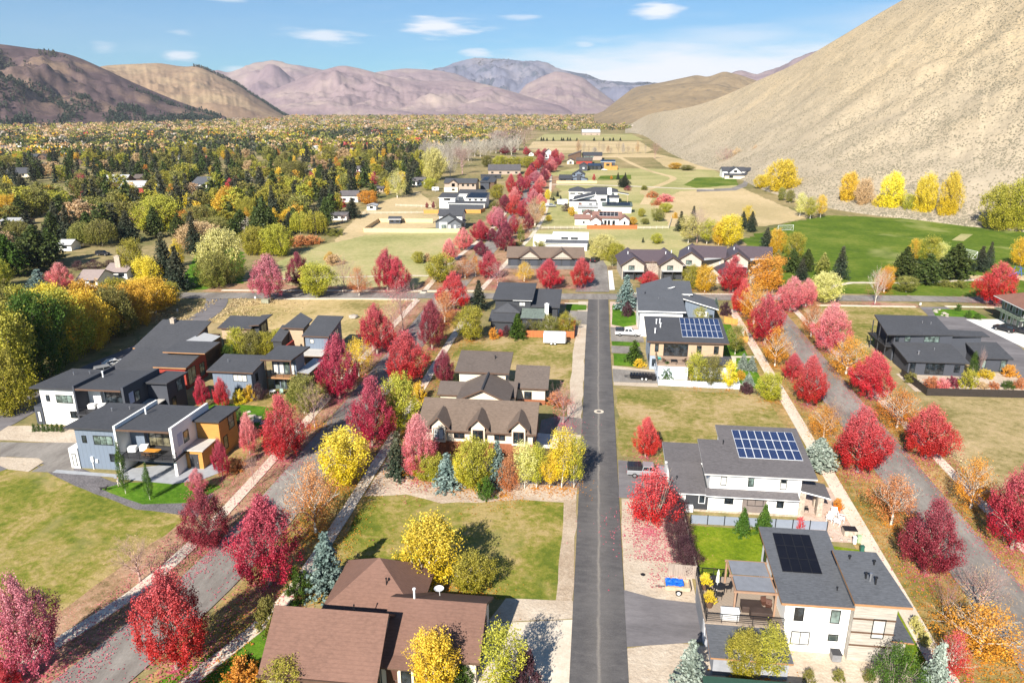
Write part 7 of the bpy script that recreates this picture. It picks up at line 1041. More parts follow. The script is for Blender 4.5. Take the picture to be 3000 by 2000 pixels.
# near woods at the left edge
for x, y, ty, w, lf, k, lb in ((20, 905, 690, 130, 'lime', 'cottonwood', 'big olive cottonwood at the left edge'), (95, 862, 668, 120, 'green', 'cottonwood', 'yellow-green cottonwood behind the white modern house'), (150, 828, 664, 110, 'lime', 'cottonwood', 'green cottonwood above the parked cars'), (208, 800, 668, 100, 'gold', 'cottonwood', 'gold willow in the thicket, left'), (262, 772, 660, 96, 'olive', 'cottonwood', 'bronze willow in the thicket, middle'), (312, 745, 650, 90, 'gold', 'cottonwood', 'gold willow in the thicket, right'), (358, 718, 636, 80, 'gold', 'oval', 'golden bushy willow at the end of the thicket'), (25, 950, 800, 90, 'lime', 'cottonwood', 'lower yellow-green tree at the left edge'), (392, 700, 648, 44, 'lime', 'oval', 'yellow bush by the side road'), (0, 830, 650, 120, 'olive', 'cottonwood', 'olive tree cut by the left edge'), (130, 768, 650, 90, 'yellow', 'cottonwood', 'pale yellow tree at the back of the thicket'), (205, 745, 642, 90, 'gold', 'cottonwood', 'orange-gold tree at the back of the thicket'), (270, 722, 640, 80, 'lime', 'cottonwood', 'lime tree at the back of the thicket'), (60, 790, 655, 90, 'lime', 'cottonwood', 'yellow tree at the back left of the thicket'), (325, 700, 640, 70, 'gold', 'oval', 'small gold tree at the back of the thicket')):
    T(k, lf, 'v', x, y, ty, w, lb)
# small things in the middle distance
for x, y, ty, w, lf, k, lb in ((1035, 0, 0, 0, '', '', ''), (860, 430, 335, 60, 'spruce', 'youngspruce', 'tiny dark spruce in the villa field, left'), (795, 492, 430, 60, 'spruce', 'youngspruce', 'tiny dark spruce in the villa field, front'), (910, 495, 405, 50, 'spruce', 'youngspruce', 'tiny dark spruce in the villa field, right'), (1000, 670, 530, 150, 'purple', 'multi', 'plum bush in the villa drive'), (1090, 750, 590, 110, 'gold', 'oval', 'orange round tree left of the villa'), (700, 480, 310, 90, 'yellow', 'oval', 'yellow tree beside the avenue at the villa field'), (715, 830, 730, 90, 'yellow', 'oval', 'small yellow tree by the avenue'), (2090, 890, 760, 130, 'gold', 'oval', 'gold-green tree right of the red-roofed house'), (2230, 760, 615, 110, 'lime', 'oval', 'yellow-green tree right of the villa'), (2290, 880, 780, 130, 'olive', 'oval', 'olive tree at the rail fence'), (1950, 280, 90, 180, 'spruce', 'pine', 'dark spruce group right of the villa'), (1850, 150, 30, 60, 'spruce', 'spruce', 'slim dark spruce above the villa, left'), (1970, 130, 30, 50, 'spruce', 'spruce', 'slim dark spruce above the villa, right'), (2010, 330, 250, 130, 'darkred', 'multi', 'dull red bush right of the villa'), (2280, 320, 245, 90, 'olive', 'oval', 'round green bush in the field right of the villa'), (1455, 170, 50, 55, 'scarlet', 'maple', 'small red tree right of the blue gabled house'), (1740, 150, 80, 50, 'orange', 'maple', 'tiny orange tree in the green garden')):
    if lb: T(k, lf, 'p', x, y, ty, w, lb)
for i, x in enumerate((45, 90, 165, 300, 480, 520, 610, 665, 810, 1180, 1380, 1520, 1590, 1745)): T('spruce', 'spruce', 't', x, 95, 10 + (i * 7) % 20, 50, 'small dark conifer in the row along the far straw field', 'row of conifers by the far field')
for i, (x, w) in enumerate(((840, 120), (960, 90), (1060, 60), (1190, 130), (1280, 60), (1370, 110), (1480, 80), (1540, 110), (1700, 130), (1800, 90), (1900, 110), (2010, 60), (2110, 90), (2280, 60))): T('bare' if i % 3 else 'thin', 'bone' if i % 2 else 'peach', 't', x, 370 + (i % 3) * 12, 60 + (i * 53) % 200, w, 'thin bare cottonwood in the row beyond the brown modern house', 'bare trees along the far creek', BARK)
for i in range(20): T('bare' if i % 2 else 'thin', 'bone', 'v', 980 + i * 11 + (i * 37) % 9, 372 - i * 1.6 + (i * 29) % 13, 318 - i * .6 + (i * 31) % 14, 34, 'pale bare cottonwood in the grove at the head of the avenue', 'bare cottonwoods left of the avenue', BARKW)
# ---- scattered woodland of the valley
import mathutils
def inpoly(x, y, P_):
    c = False; j = len(P_) - 1
    for i in range(len(P_)):
        if (P_[i][1] > y) != (P_[j][1] > y) and x < (P_[j][0] - P_[i][0]) * (y - P_[i][1]) / (P_[j][1] - P_[i][1]) + P_[i][0]: c = not c
        j = i
    return c
WOOD = [(-400, 700), (-400, 266), (1500, 262), (1490, 300), (1230, 305), (1225, 318), (1150, 345), (1000, 372), (960, 425), (880, 455), (770, 500), (740, 545), (560, 560), (470, 600), (430, 660), (330, 640), (120, 640), (0, 690)]
HOLES = [[(0, 338), (215, 336), (225, 346), (90, 352), (0, 360)], [(250, 560), (440, 560), (440, 605), (200, 650), (100, 620)], [(0, 640), (140, 600), (400, 560), (400, 600), (130, 660), (0, 690)], [(40, 425), (150, 420), (170, 450), (50, 465)], [(400, 668), (455, 575), (560, 560), (560, 660)]]
HP = [(o.location.x + 6, o.location.y + 5) for o in COL.objects if o.parent is None and o.type == 'EMPTY' and o.get('category') in ('house', 'barn', 'garage', 'townhouse', 'carport', 'shed')]
def vproj(x, y):
    c, s = math.cos(YAW), math.sin(YAW); fx = c * x + s * y; fy = -s * x + c * y; fz = -CH; dep = fy * math.cos(PITCH) - fz * math.sin(PITCH); up = fy * math.sin(PITCH) + fz * math.cos(PITCH)
    return (CX + F * fx / dep) / 1.27551, (CY - F * up / dep) / 1.27551
sr = random.Random(11); near = []; farl = []; d = 165.0
while d < 4200:
    nearz = d < 900; step = max(10.5, .036 * d) if nearz else .019 * d; arc = max(9.5, .0195 * d) if nearz else .0058 * d; a0 = math.atan2(-1, 1) ; a = -1.1
    while a < .25:
        dd = d + sr.uniform(-.5, .5) * step; aa = a + sr.uniform(-.5, .5) * arc / d; x, y = dd * math.sin(aa), dd * math.cos(aa); a += arc / d; vx, vy = vproj(x, y)
        if vx < -90 or vx > 1510 or not inpoly(vx, vy, WOOD) or any(inpoly(vx, vy, h_) for h_ in HOLES): continue
        if nearz:
            if any(abs(x - hx) < 11 and -16 < y - hy < 13 for hx, hy in HP): continue
            if any((x - q[0]) ** 2 + (y - q[1]) ** 2 < (q[2] * .8 + 2.0) ** 2 for q in TREEPOS): continue
            near.append((x, y, dd))
        else:
            if vx > 1190 and vy > 300: continue
            farl.append((x, y, dd))
    d += step
LAB = {('spruce', 'spruce'): 'dark spruce standing in the valley woods left of the avenue', ('pine', 'pine'): 'bushy dark green pine standing in the valley woods', ('cottonwood', 'lime'): 'yellow-green broad tree in the valley woods', ('cottonwood', 'olive'): 'olive broad tree in the valley woods', ('column', 'gold'): 'upright gold tree in the valley woods', ('column', 'lime'): 'upright yellow-green tree in the valley woods', ('oval', 'orange'): 'orange tree in the valley woods', ('oval', 'crimson'): 'crimson tree in the valley woods', ('oval', 'purple'): 'plum-coloured tree in the valley woods', ('cottonwood', 'peach'): 'peach-coloured broad tree in the valley woods', ('bare', 'bone'): 'bare grey-white tree in the valley woods', ('column', 'yellow'): 'upright yellow tree in the valley woods'}
mix = [(('spruce', 'spruce'), 30), (('pine', 'pine'), 26), (('cottonwood', 'lime'), 13), (('cottonwood', 'olive'), 14), (('column', 'gold'), 3), (('column', 'lime'), 8), (('oval', 'orange'), 4), (('oval', 'crimson'), 3), (('oval', 'purple'), 2), (('cottonwood', 'peach'), 2), (('bare', 'bone'), 4), (('column', 'yellow'), 3)]
pop = [m_ for m_, w_ in mix for _ in range(w_)]
def pick(x, y):
    n = mnoise.noise(Vector((x / 60, y / 60, 0))); 
    if n > .08 and sr.random() < .8: return ('spruce', 'spruce') if sr.random() < .55 else ('pine', 'pine')
    n2 = mnoise.noise(Vector((x / 45, y / 70, 7)))
    if n2 > .15 and sr.random() < .6: return ('cottonwood', 'lime') if n2 > .3 else sr.choice((('column', 'gold'), ('pine', 'pine'), ('cottonwood', 'olive')))
    if n2 < -.25 and sr.random() < .6: return ('cottonwood', 'peach') if sr.random() < .4 else ('cottonwood', 'olive')
    return sr.choice(pop)
cnt = {}
for x, y, dd in near:
    k = pick(x, y); cnt[k[0]] = cnt.get(k[0], 0) + 1; cnt[k] = cnt.get(k, 0) + 1
    if cnt[k[0]] > (420 if k[0] in ('spruce', 'cottonwood') else 280) or cnt.get(k, 0) >= 285: farl.append((x, y, dd)); continue
    if k[0] == 'spruce': Ht, Rt = sr.uniform(8.5, 15), sr.uniform(3.2, 4.8)
    elif k[0] == 'pine': Ht, Rt = sr.uniform(8, 13), sr.uniform(3.6, 5.2)
    elif k[0] == 'cottonwood': Ht, Rt = sr.uniform(7, 14), sr.uniform(4, 7.4)
    elif k[0] == 'column': Ht, Rt = sr.uniform(7, 11), sr.uniform(1.8, 3)
    else: Ht, Rt = sr.uniform(5, 8.5), sr.uniform(2.4, 4)
    lk = k[0] if k[0] != 'oval' else 'maple'
    if dd < 330 and k[0] != 'bare': plant('oval' if k[0] == 'oval' else k[0], x, y, Ht, Rt, k[1], LAB[k], 'trees of the valley woods', None)
    else: plant(lk, x, y, Ht, Rt, k[1], LAB[k], 'trees of the valley woods', None, True)
# far woods: one mass
def mass(name, pts, cols, label, q=26, seed=5, hr=(6, 11), ww=.42, sz=1.0, cone=False):
    r = np.random.default_rng(seed); Vs = []; MI = []
    for (x, y, z, dd, ci) in pts:
        Ht = r.uniform(*hr); Rt = Ht * ww * r.uniform(.75, 1.3); n = q; t = r.uniform(0, 1, n); an = r.uniform(0, 6.28, n); e = (1 - t) ** .8 if cone else np.sqrt(np.maximum(0, 1 - (1.8 * t - .8) ** 2)); rr = e * Rt * np.sqrt(r.uniform(.3, 1, n))
        C = np.stack([x + rr * np.cos(an), y + rr * np.sin(an), z + .1 * Ht + t * Ht * .9], 1); Vs.append(leaves(C, np.zeros((n, 3)) + [0, 0, .1], 1, Ht * .24 * sz * (1 + dd / 9000), .01, .3, r)); MI.append(np.full(n, ci))
    V = np.vstack(Vs); me = npmesh(name, V, quads(V), [LM[c_] for c_ in cols], np.concatenate(MI)); o = bpy.data.objects.new(name, me); COL.objects.link(o); return tag(o, label, 'trees', None, 'stuff')
FC = ['spruce', 'olive', 'lime', 'peach', 'orange', 'gold', 'pine', 'bone', 'crimson', 'russet']
pts = []
for x, y, dd in farl:
    n = mnoise.fractal(Vector((x / 170, y / 260, 2)), .8, 2, 3); w = [6, 6, 2, 3.4, .5, .9, 5, 1.4, .25, .4] if dd < 1500 else [1.0, 6, 1.6, 7, .15, .2, .6, 2.2, .02, .5]
    if n < -.12: w = [w[0] * .3, w[1] * 1.4, w[2] * 1.6, w[3] * 2, w[4], w[5] * 2, w[6] * .2, w[7], w[8], w[9]]
    if n > .12: w = [w[0] * 5, w[1], w[2] * .6, w[3] * .4, w[4] * .5, w[5] * .5, w[6] * 2.5, w[7], w[8], w[9]]
    pts.append((x, y, -.5, dd, sr.choices(range(10), w)[0]))
mass('far_woods', pts, FC, 'far autumn woods covering the valley floor up to the mountains', 36, 5, (6, 13), .72, 1.05)
# conifers on the ridges
def onhill(V, n, test, seed, jit=1.0):
    r = random.Random(seed); nr_, nc_ = V.shape[:2]; out_ = []; tries = 0
    while len(out_) < n and tries < n * 60:
        tries += 1; j = r.uniform(0, nr_ / 1.35 - 2); i = r.uniform(0, nc_ - 2); jj, ii = int(j), int(i); a = V[jj, ii]; b_ = V[jj + 1, ii]; c_ = V[jj, ii + 1]; p = a + (b_ - a) * (j - jj) + (c_ - a) * (i - ii)
        if test(i / nc_, j / (nr_ / 1.35), p, r): out_.append((p[0], p[1], p[2] - .5, math.hypot(p[0], p[1]), 0))
    return out_
def tl(u, v, p, r):
    u = (u * 2857 - 1940) / 917
    if u < -.2: return False
    n = mnoise.fractal(Vector((u * 7, v * 5, 1)), .8, 2, 4); low = 1 - v
    band = .62 - .55 * low if u < .45 else .8 - .95 * low * (1 if u > .6 else .5)
    return n + r.uniform(-.22, .22) > band - (.22 if u < .32 else 0) and r.random() < .8
P1 = onhill(V_left, 3600, tl, 3); P2 = onhill(V_tan, 520, lambda u, v, p, r: u > .56 and v > .90 - .55 * max(0, u - .8) and r.random() < (.35 + u * .5), 4)
mass('ridge_conifers', P1 + P2, ['spruce'], 'dark conifers scattered over the left ridges', 12, 8, (8, 15), .30, 1.35, True)
P3 = onhill(V_far, 260, lambda u, v, p, r: mnoise.fractal(Vector((u * 9, v * 4, 5)), .8, 2, 4) > .05 and v > .8, 6); mass('mountain_conifers', P3, ['spruce'], 'dark forest patches on the far blue mountain', 6, 9, (12, 22), .9, 1.3, False)
# sagebrush on the hillside
r = np.random.default_rng(77); nr_, nc_ = V_big.shape[:2]; N = 110000; jj = (r.uniform(0, 1, N) ** 1.35 * (nr_ / 1.5 - 2)); ii = r.uniform(0, nc_ - 2, N); J = jj.astype(int); I = ii.astype(int); fj = (jj - J)[:, None]; fi = (ii - I)[:, None]
Pt = V_big[J, I] * (1 - fj) * (1 - fi) + V_big[J + 1, I] * fj * (1 - fi) + V_big[J, I + 1] * (1 - fj) * fi + V_big[J + 1, I + 1] * fj * fi
keep = np.array([mnoise.noise(Vector((p[0] / 30, p[1] / 30, p[2] / 14))) + .5 * mnoise.noise(Vector((p[0] / 9, p[1] / 9, p[2] / 5))) > q_ for p, q_ in zip(Pt, r.uniform(-.7, .9, N))]); Pt = Pt[keep]; n = len(Pt)
s = r.uniform(.18, .44, (n, 1)); base = np.array([[-1, -1, -.2], [1, -1, -.2], [1, 1, -.2], [-1, 1, -.2], [-.55, -.5, 1.1], [.6, -.55, 1], [.5, .6, 1.15], [-.6, .5, .9]]) * np.array([1, 1, .8]); an = r.uniform(0, 6.28, n); ca, sa = np.cos(an), np.sin(an)
B = base[None] * s[:, :, None] * r.uniform(.75, 1.25, (n, 8, 1)); X = B[..., 0] * ca[:, None] - B[..., 1] * sa[:, None]; Y = B[..., 0] * sa[:, None] + B[..., 1] * ca[:, None]; V = np.stack([X, Y, B[..., 2]], -1) + Pt[:, None, :]
Fq = (np.array([[4, 5, 6, 7], [0, 1, 5, 4], [1, 2, 6, 5], [2, 3, 7, 6], [3, 0, 4, 7]])[None] + np.arange(n)[:, None, None] * 8).reshape(-1, 4)
o = bpy.data.objects.new('sagebrush', npmesh('sagebrush', V.reshape(-1, 3), Fq, [LM['sage']])); COL.objects.link(o); tag(o, 'grey-green sagebrush dotting the large hillside on the right', 'brush', None, 'stuff')
# fallen leaves under the near street trees, dry tufts on the verges and lots
def litter(name, kinds, mat, label, per, z=.20, size=.17, strips=()):
    r = np.random.default_rng(len(name)); Vs = []
    for (x, y, R, lf, kd) in TREEPOS:
        if lf not in kinds or y > 215 or kd in ('shrub', 'youngspruce', 'spruce', 'pine', 'cottonwood') or x < -60: continue
        k = int(per * R * R * (1.3 if kd == 'multi' else 1)); a = r.uniform(0, 6.28, k); q = np.abs(r.normal(0, .85, k)) * R * 1.15; C = np.stack([x + q * np.cos(a) + (0 if kd != 'multi' else -.5), y + q * np.sin(a) * 1.2 - (0 if kd != 'multi' else 2.2), np.full(k, z - .03)], 1)
        Vs.append(leaves(C, np.zeros((k, 3)) + [0, 0, .01], 1, size, .004, 5, r))
    for x0, x1, y0, y1, k in strips: C = np.stack([r.uniform(x0, x1, k), y0 + (y1 - y0) * r.uniform(0, 1, k) ** 1.3, np.full(k, .18)], 1); Vs.append(leaves(C, np.zeros((k, 3)) + [0, 0, .01], 1, size * .9, .004, 5, r))
    V = np.vstack(Vs); V[:, 2] = np.clip(V[:, 2], .17, .21); o = bpy.data.objects.new(name, npmesh(name, V, quads(V), [mat])); COL.objects.link(o); tag(o, label, 'leaves', None, 'stuff')
litter('fallen_red_leaves', ('scarlet', 'crimson', 'pink', 'darkred'), LM['pink'], 'pink-red fallen leaves scattered under the street maples', 90, size=.2, strips=((6.0, 11.8, 73, 87, 1800), (7.5, 11.5, 68, 80, 500), (-50.5, -44.2, 30, 186, 9000), (-36.4, -33.5, 40, 186, 3000), (-44.2, -42.6, 60, 186, 1800), (47.4, 49.0, 50, 190, 2500), (52.9, 54.6, 80, 190, 1500), (-30, -5, 204, 230, 2500), (-50, -43, 197, 400, 2500), (-100, -52, 194, 199, 1500)))
litter('fallen_gold_leaves', ('orange', 'gold', 'yellow', 'russet', 'lime'), LM['orange'], 'orange and gold fallen leaves scattered under the yellow trees', 90, size=.2, strips=((-36.4, -31.6, 40, 186, 5000), (35.2, 41.6, 40, 188, 9000), (47.4, 51.5, 40, 190, 6000), (-29.8, -27, 60, 186, 1500)))
def tufts(name, polys, n, mat, hmin, hmax, label, seed):
    r = np.random.default_rng(seed); Vs = []
    for P_, k in polys:
        xs = [p[0] for p in P_]; ys = [p[1] for p in P_]; C = []
        while len(C) < k:
            x = r.uniform(min(xs), max(xs)); y = r.uniform(min(ys), max(ys))
            if inpoly(x, y, P_) and mnoise.noise(Vector((x / 4, y / 4, 0))) > r.uniform(-.5, .35): C.append((x, y, .1))
        C = np.array(C); Vs.append(leaves(C, np.zeros((len(C), 3)) + [0, 0, .15], 4, r.uniform(hmin, hmax), .14, .2, r))
    V = np.vstack(Vs); o = bpy.data.objects.new(name, npmesh(name, V, quads(V), [mat])); COL.objects.link(o); tag(o, label, 'grass', None, 'stuff')
tufts('dry_brush', [([(-93, 158), (-84, 160), (-84, 184), (-97, 182), (-94, 170)], 420), ([(-90, 160), (-75, 158), (-75, 183), (-90, 180)], 160), ([(-112, 170), (-101, 150), (-101, 135), (-96, 150), (-100, 182)], 500), ([(54, 60), (56, 60), (56, 128), (54, 128)], 120)], 0, LM['straw'], .28, .42, 'straw-coloured dry brush on the lots beside the side road', 3)
# ------------------------------------------------------------------ vehicles
PW = P('white car paint', (.78, .78, .78), .25, .02, spec=.5); PS = P('silver car paint', (.45, .46, .48), .28, .03, metal=.5); PK = P('black car paint', (.02, .02, .024), .25, .05, spec=.5); TYRE = P('tyre rubber', (.02, .02, .02), .8); RIM = P('wheel rim', (.45, .45, .46), .35, .05, metal=.7); LAMP = P('lamp glass', (.7, .7, .65), .15); TAIL = P('red lamp', (.4, .02, .02), .3)
def vehicle(name, label, x, y, rz, paint_, style='pickup', cover=None, group=None, cat='car', s=1.0):
    r = empty(name, (x, y, .13), label, cat, group, rz); L, W_, = (5.7, 1.95) if style == 'pickup' else (4.7, 1.85)      # front towards +x
    def part(nm, m, mat, par=None): o = m.build(nm, mat); o.parent = par or r; return o
    if style == 'pickup': prof = [(-2.85, .45), (2.75, .42), (2.85, .75), (2.75, 1.05), (1.45, 1.15), (-2.85, 1.12)]; cab = [(-.75, 1.1), (1.45, 1.12), (.85, 1.75), (-.6, 1.78)]; wx = (-1.75, 1.85)
    elif style == 'suv': prof = [(-2.3, .4), (2.2, .4), (2.35, .7), (2.25, 1.0), (1.2, 1.08), (-2.3, 1.1)]; cab = [(-2.25, 1.05), (1.2, 1.07), (.5, 1.68), (-2.05, 1.72)]; wx = (-1.4, 1.45)
    else: prof = [(-2.3, .35), (2.2, .35), (2.32, .6), (2.2, .82), (1.0, .95), (-1.9, .98), (-2.3, .9)]; cab = [(-1.9, .93), (1.0, .93), (.25, 1.42), (-1.2, 1.42)]; wx = (-1.4, 1.45)
    def ext(pf, w0, w1=None):
        m = MB(); w1 = w1 or w0; n = len(pf); zs = [p[1] for p in pf]; zm = max(zs); z0 = min(zs); f = lambda z: w0 + (w1 - w0) * (z - z0) / (zm - z0)
        m.v = [(a, -f(b_) / 2, b_) for a, b_ in pf] + [(a, f(b_) / 2, b_) for a, b_ in pf]; m.f = [tuple(range(n)), tuple(range(2 * n - 1, n - 1, -1))] + [(i, n + i, n + (i + 1) % n, (i + 1) % n) for i in range(n)]; m.mi = [0] * (n + 2); return m
    b = part('body', ext(prof, W_), paint_); bv = b.modifiers.new('b', 'BEVEL'); bv.width = .08; bv.segments = 2
    part('cab', ext(cab, W_ * .94, W_ * .80), paint_); zt = cab[2][1]; z0 = cab[0][1] + .07
    gm = MB(); f = lambda z: W_ * (.94 + (.80 - .94) * (z - cab[0][1]) / (zt - cab[0][1])) / 2 + .012
    zc = zt - .1; k = (zc - cab[1][1]) / (zt - cab[1][1]); k0 = (z0 - cab[1][1]) / (zt - cab[1][1])
    xf0, xf1 = cab[1][0] + (cab[2][0] - cab[1][0]) * k0 - .25, cab[1][0] + (cab[2][0] - cab[1][0]) * k - .18; xb0, xb1 = cab[0][0] + .12, cab[3][0] + .08; xm = (xf0 + xb0) / 2 - .05
    for sg in (-1, 1):
        for a0, a1, c0, c1 in ((xb0, xm - .05, xb1, xm - .05), (xm + .05, xf0, xm + .05, xf1)):
            q = [(a0, sg * f(z0), z0), (a1, sg * f(z0), z0), (c1, sg * f(zc), zc), (c0, sg * f(zc), zc)]; gm.poly(q if sg < 0 else q[::-1])
    part('side_window', gm, GL); wm2 = MB(); X = lambda z: cab[1][0] + (cab[2][0] - cab[1][0]) * (z - cab[1][1]) / (zt - cab[1][1]) + .015
    wm2.poly([(X(z0), -f(z0) + .1, z0), (X(z0), f(z0) - .1, z0), (X(zc), f(zc) - .1, zc), (X(zc), -f(zc) + .1, zc)]); part('windscreen', wm2, GL)
    for a in wx:
        for sg in (-1, 1):
            m = MB(); m.tube((a, sg * (W_ / 2 - .22), .36), (a, sg * (W_ / 2 + .02), .36), .37, .37, 14); w_ = part('wheel', m, TYRE); m = MB(); m.tube((a, sg * (W_ / 2 + .01), .36), (a, sg * (W_ / 2 + .035), .36), .22, .2, 10); part('rim', m, RIM, w_)
    for sg in (-1, 1):
        m = MB(); m.box(prof[2][0] - .1, prof[2][0] + .02, sg * .72 - .18, sg * .72 + .18, .68, .84); part('headlight', m, LAMP); m = MB(); m.box(prof[0][0] - .02, prof[0][0] + .05, sg * .78 - .1, sg * .78 + .1, .7, 1.0); part('tail_light', m, TAIL)
    if cover: 
        m = MB(); m.prism([(-2.8, -.93, 1.1), (-.8, -.93, 1.1), (-.8, .93, 1.1), (-2.8, .93, 1.1)], [(-2.7, -.8, 1.68), (-.8, -.8, 1.72), (-.8, .8, 1.72), (-2.7, .8, 1.68)]); o = part('bed_cap', m, cover); m = MB(); [m.box(xx - .02, xx + .02, -.95, .95, 1.12, 1.74) for xx in (-2.6, -2.0, -1.4, -.9)]; part('rack_bar', m, FASD, o)
    elif style == 'pickup': m = MB(); m.box(-2.78, -.85, -.85, .85, 1.121, 1.14); part('truck_bed', m, PK)
    return r
g_ = G('h', 575, 715); vehicle('pickup_truck', 'silver pickup truck with black bed cap parked under the red tree by the lane', 8.7, 93.6, 0, PS, 'pickup', PK, cat='pickup')
vehicle('pickup_truck', 'white pickup truck with black rack parked beside the solar balcony house', 8.5, 160.2, 0, PW, 'pickup', PK, cat='pickup')
for r_, x, y, rz, pt, st, lb in (('e', 815, 535, .9, PW, 'sedan', 'white car parked nearer the trees behind the left houses'), ('e', 760, 590, .8, PS, 'suv', 'silver car parked behind the white modern house roof'), ('p', 1475, 1500, 1.2, PK, 'suv', 'dark car parked at the end of the garage block'), ('p', 875, 550, 2.6, PK, 'suv', 'black car on the villa gravel yard'), ('t', 1400, 735, 0, PW, 'sedan', 'white car in front of the dark cedar house'), ('p', 690, 590, 1.6, PW, 'suv', 'white van at the avenue end of the villa drive'), ('p', 745, 600, .2, PS, 'pickup', 'grey pickup on the villa drive'), ('n', 860, 1280, 0, PK, 'suv', 'dark car on the clearing in the left woods')):
    g_ = G(r_, x, y); vehicle({'sedan': 'parked_car', 'suv': 'parked_car', 'pickup': 'pickup_truck'}[st], lb, g_.x, g_.y, rz, pt, st)
vehicle('parked_car', 'black off-road car with open top on the pale slab by the sage house, left', 96.2, 173.5, 2.2, PK, 'suv'); vehicle('parked_car', 'black off-road car beside the first one at the right edge', 99.5, 171.6, 2.2, PK, 'suv')
def wheels(r, xs, w, rad=.34):
    for a in xs:
        for sg in (-1, 1): m = MB(); m.tube((a, sg * (w / 2 - .18), rad), (a, sg * (w / 2 + .03), rad), rad, rad, 14); o = m.build('wheel', TYRE); o.parent = r; m = MB(); m.tube((a, sg * (w / 2 + .02), rad), (a, sg * (w / 2 + .05), rad), rad * .6, rad * .6, 10); q = m.build('rim', PW); q.parent = o
r = empty('cargo_trailer', (-7.7, 152.4, .05), 'white enclosed cargo trailer with twin axles beside the red cedar fence', 'trailer', None, .03); m = MB(); m.prism([(-2.5, -1.05, .45), (2.3, -1.05, .45), (2.6, 0, .45), (2.3, 1.05, .45), (-2.5, 1.05, .45)], [(-2.5, -1.05, 2.6), (2.3, -1.05, 2.6), (2.5, 0, 2.5), (2.3, 1.05, 2.6), (-2.5, 1.05, 2.6)]); o = m.build('body', PW); o.parent = r; bv = o.modifiers.new('b', 'BEVEL'); bv.width = .06; wheels(r, (-.75, .05), 2.2); m = MB(); m.tube((2.4, -.7, .5), (3.5, 0, .5), .05); m.tube((2.4, .7, .5), (3.5, 0, .5), .05); m.tube((3.3, 0, 0), (3.3, 0, .6), .04); o = m.build('drawbar', BLK); o.parent = r; m = MB(); m.box(1.2, 1.7, -.25, .25, 2.6, 2.75); o = m.build('roof_vent', FASW); o.parent = r; m = MB(); m.box(.9, 1.6, -1.08, -1.05, .6, 2.3); o = m.build('door', P('trailer door', (.7, .7, .7), .4)); o.parent = r
r = empty('utility_trailer', (10.3, 67.9, .05), 'small wooden utility trailer with a blue tarp on the gravel yard', 'trailer'); m = MB(); m.box(-1.3, 1.3, -.75, .75, .55, .65); [m.box(-1.3, 1.3, sg * .75 - .03, sg * .75 + .03, .6, 1.0) for sg in (-1, 1)]; m.box(1.27, 1.33, -.75, .75, .6, 1.0); m.box(-1.33, -1.27, -.75, .75, .6, 1.0); o = m.build('cargo_box', P('trailer plywood', (.5, .38, .26), .9, .3)); o.parent = r; wheels(r, (.1,), 1.75, .33); m = MB(); m.tube((-1.3, 0, .5), (-2.3, 0, .45), .05); o = m.build('drawbar', BLK); o.parent = r
rr = random.Random(3); m = MB(); n_ = 9; gr_ = [[(-1.25 + 1.9 * i / n_, -.68 + 1.36 * j / n_, .95 + rr.uniform(0, .22)) for j in range(n_ + 1)] for i in range(n_ + 1)]; [m.poly([gr_[i][j], gr_[i + 1][j], gr_[i + 1][j + 1], gr_[i][j + 1]]) for i in range(n_) for j in range(n_)]; o = m.build('tarp', P('blue tarp', (.01, .12, .62), .5, .3)); o.location = (10.3, 67.9, .05); tag(o, 'crumpled blue tarp lying over the utility trailer', 'tarp')
r = empty('flatbed_trailer', (10.0, 132.5, .08), 'long low trailer loaded with dark framed panels on the driveway', 'trailer'); m = MB(); m.box(-2.1, 2.4, -.9, .9, .45, .55); m.tube((-2.1, -.5, .5), (-3.2, 0, .5), .05); m.tube((-2.1, .5, .5), (-3.2, 0, .5), .05); o = m.build('frame', BLK); o.parent = r; wheels(r, (.2, .95), 1.9, .3); m = MB(); [m.box(-2 + i * .55, -1.55 + i * .55, -.8, .8, .56, .95) for i in range(8)]; o = m.build('panel_stack', SOLK); o.parent = r
g_ = G('s', 600, 480); r = empty('camper_trailer', (g_.x, g_.y, .05), 'small white camper trailer left of the tan house', 'trailer'); m = MB(); m.box(-2.2, 2.2, -1.1, 1.1, .5, 2.7); o = m.build('body', PW); o.parent = r; o.modifiers.new('b', 'BEVEL').width = .3; wheels(r, (0,), 2.2); m = MB(); m.box(-1, .4, -1.13, -1.1, 1.5, 2.1); o = m.build('window', GL); o.parent = r
g_ = G('p', 935, 565); r = empty('box_trailer', (g_.x, g_.y, .05), 'white box trailer beside the black car on the villa yard', 'trailer', None, .4); m = MB(); m.box(-2.6, 2.6, -1.15, 1.15, .5, 3.0); o = m.build('body', PW); o.parent = r; wheels(r, (-.4, .4), 2.2)
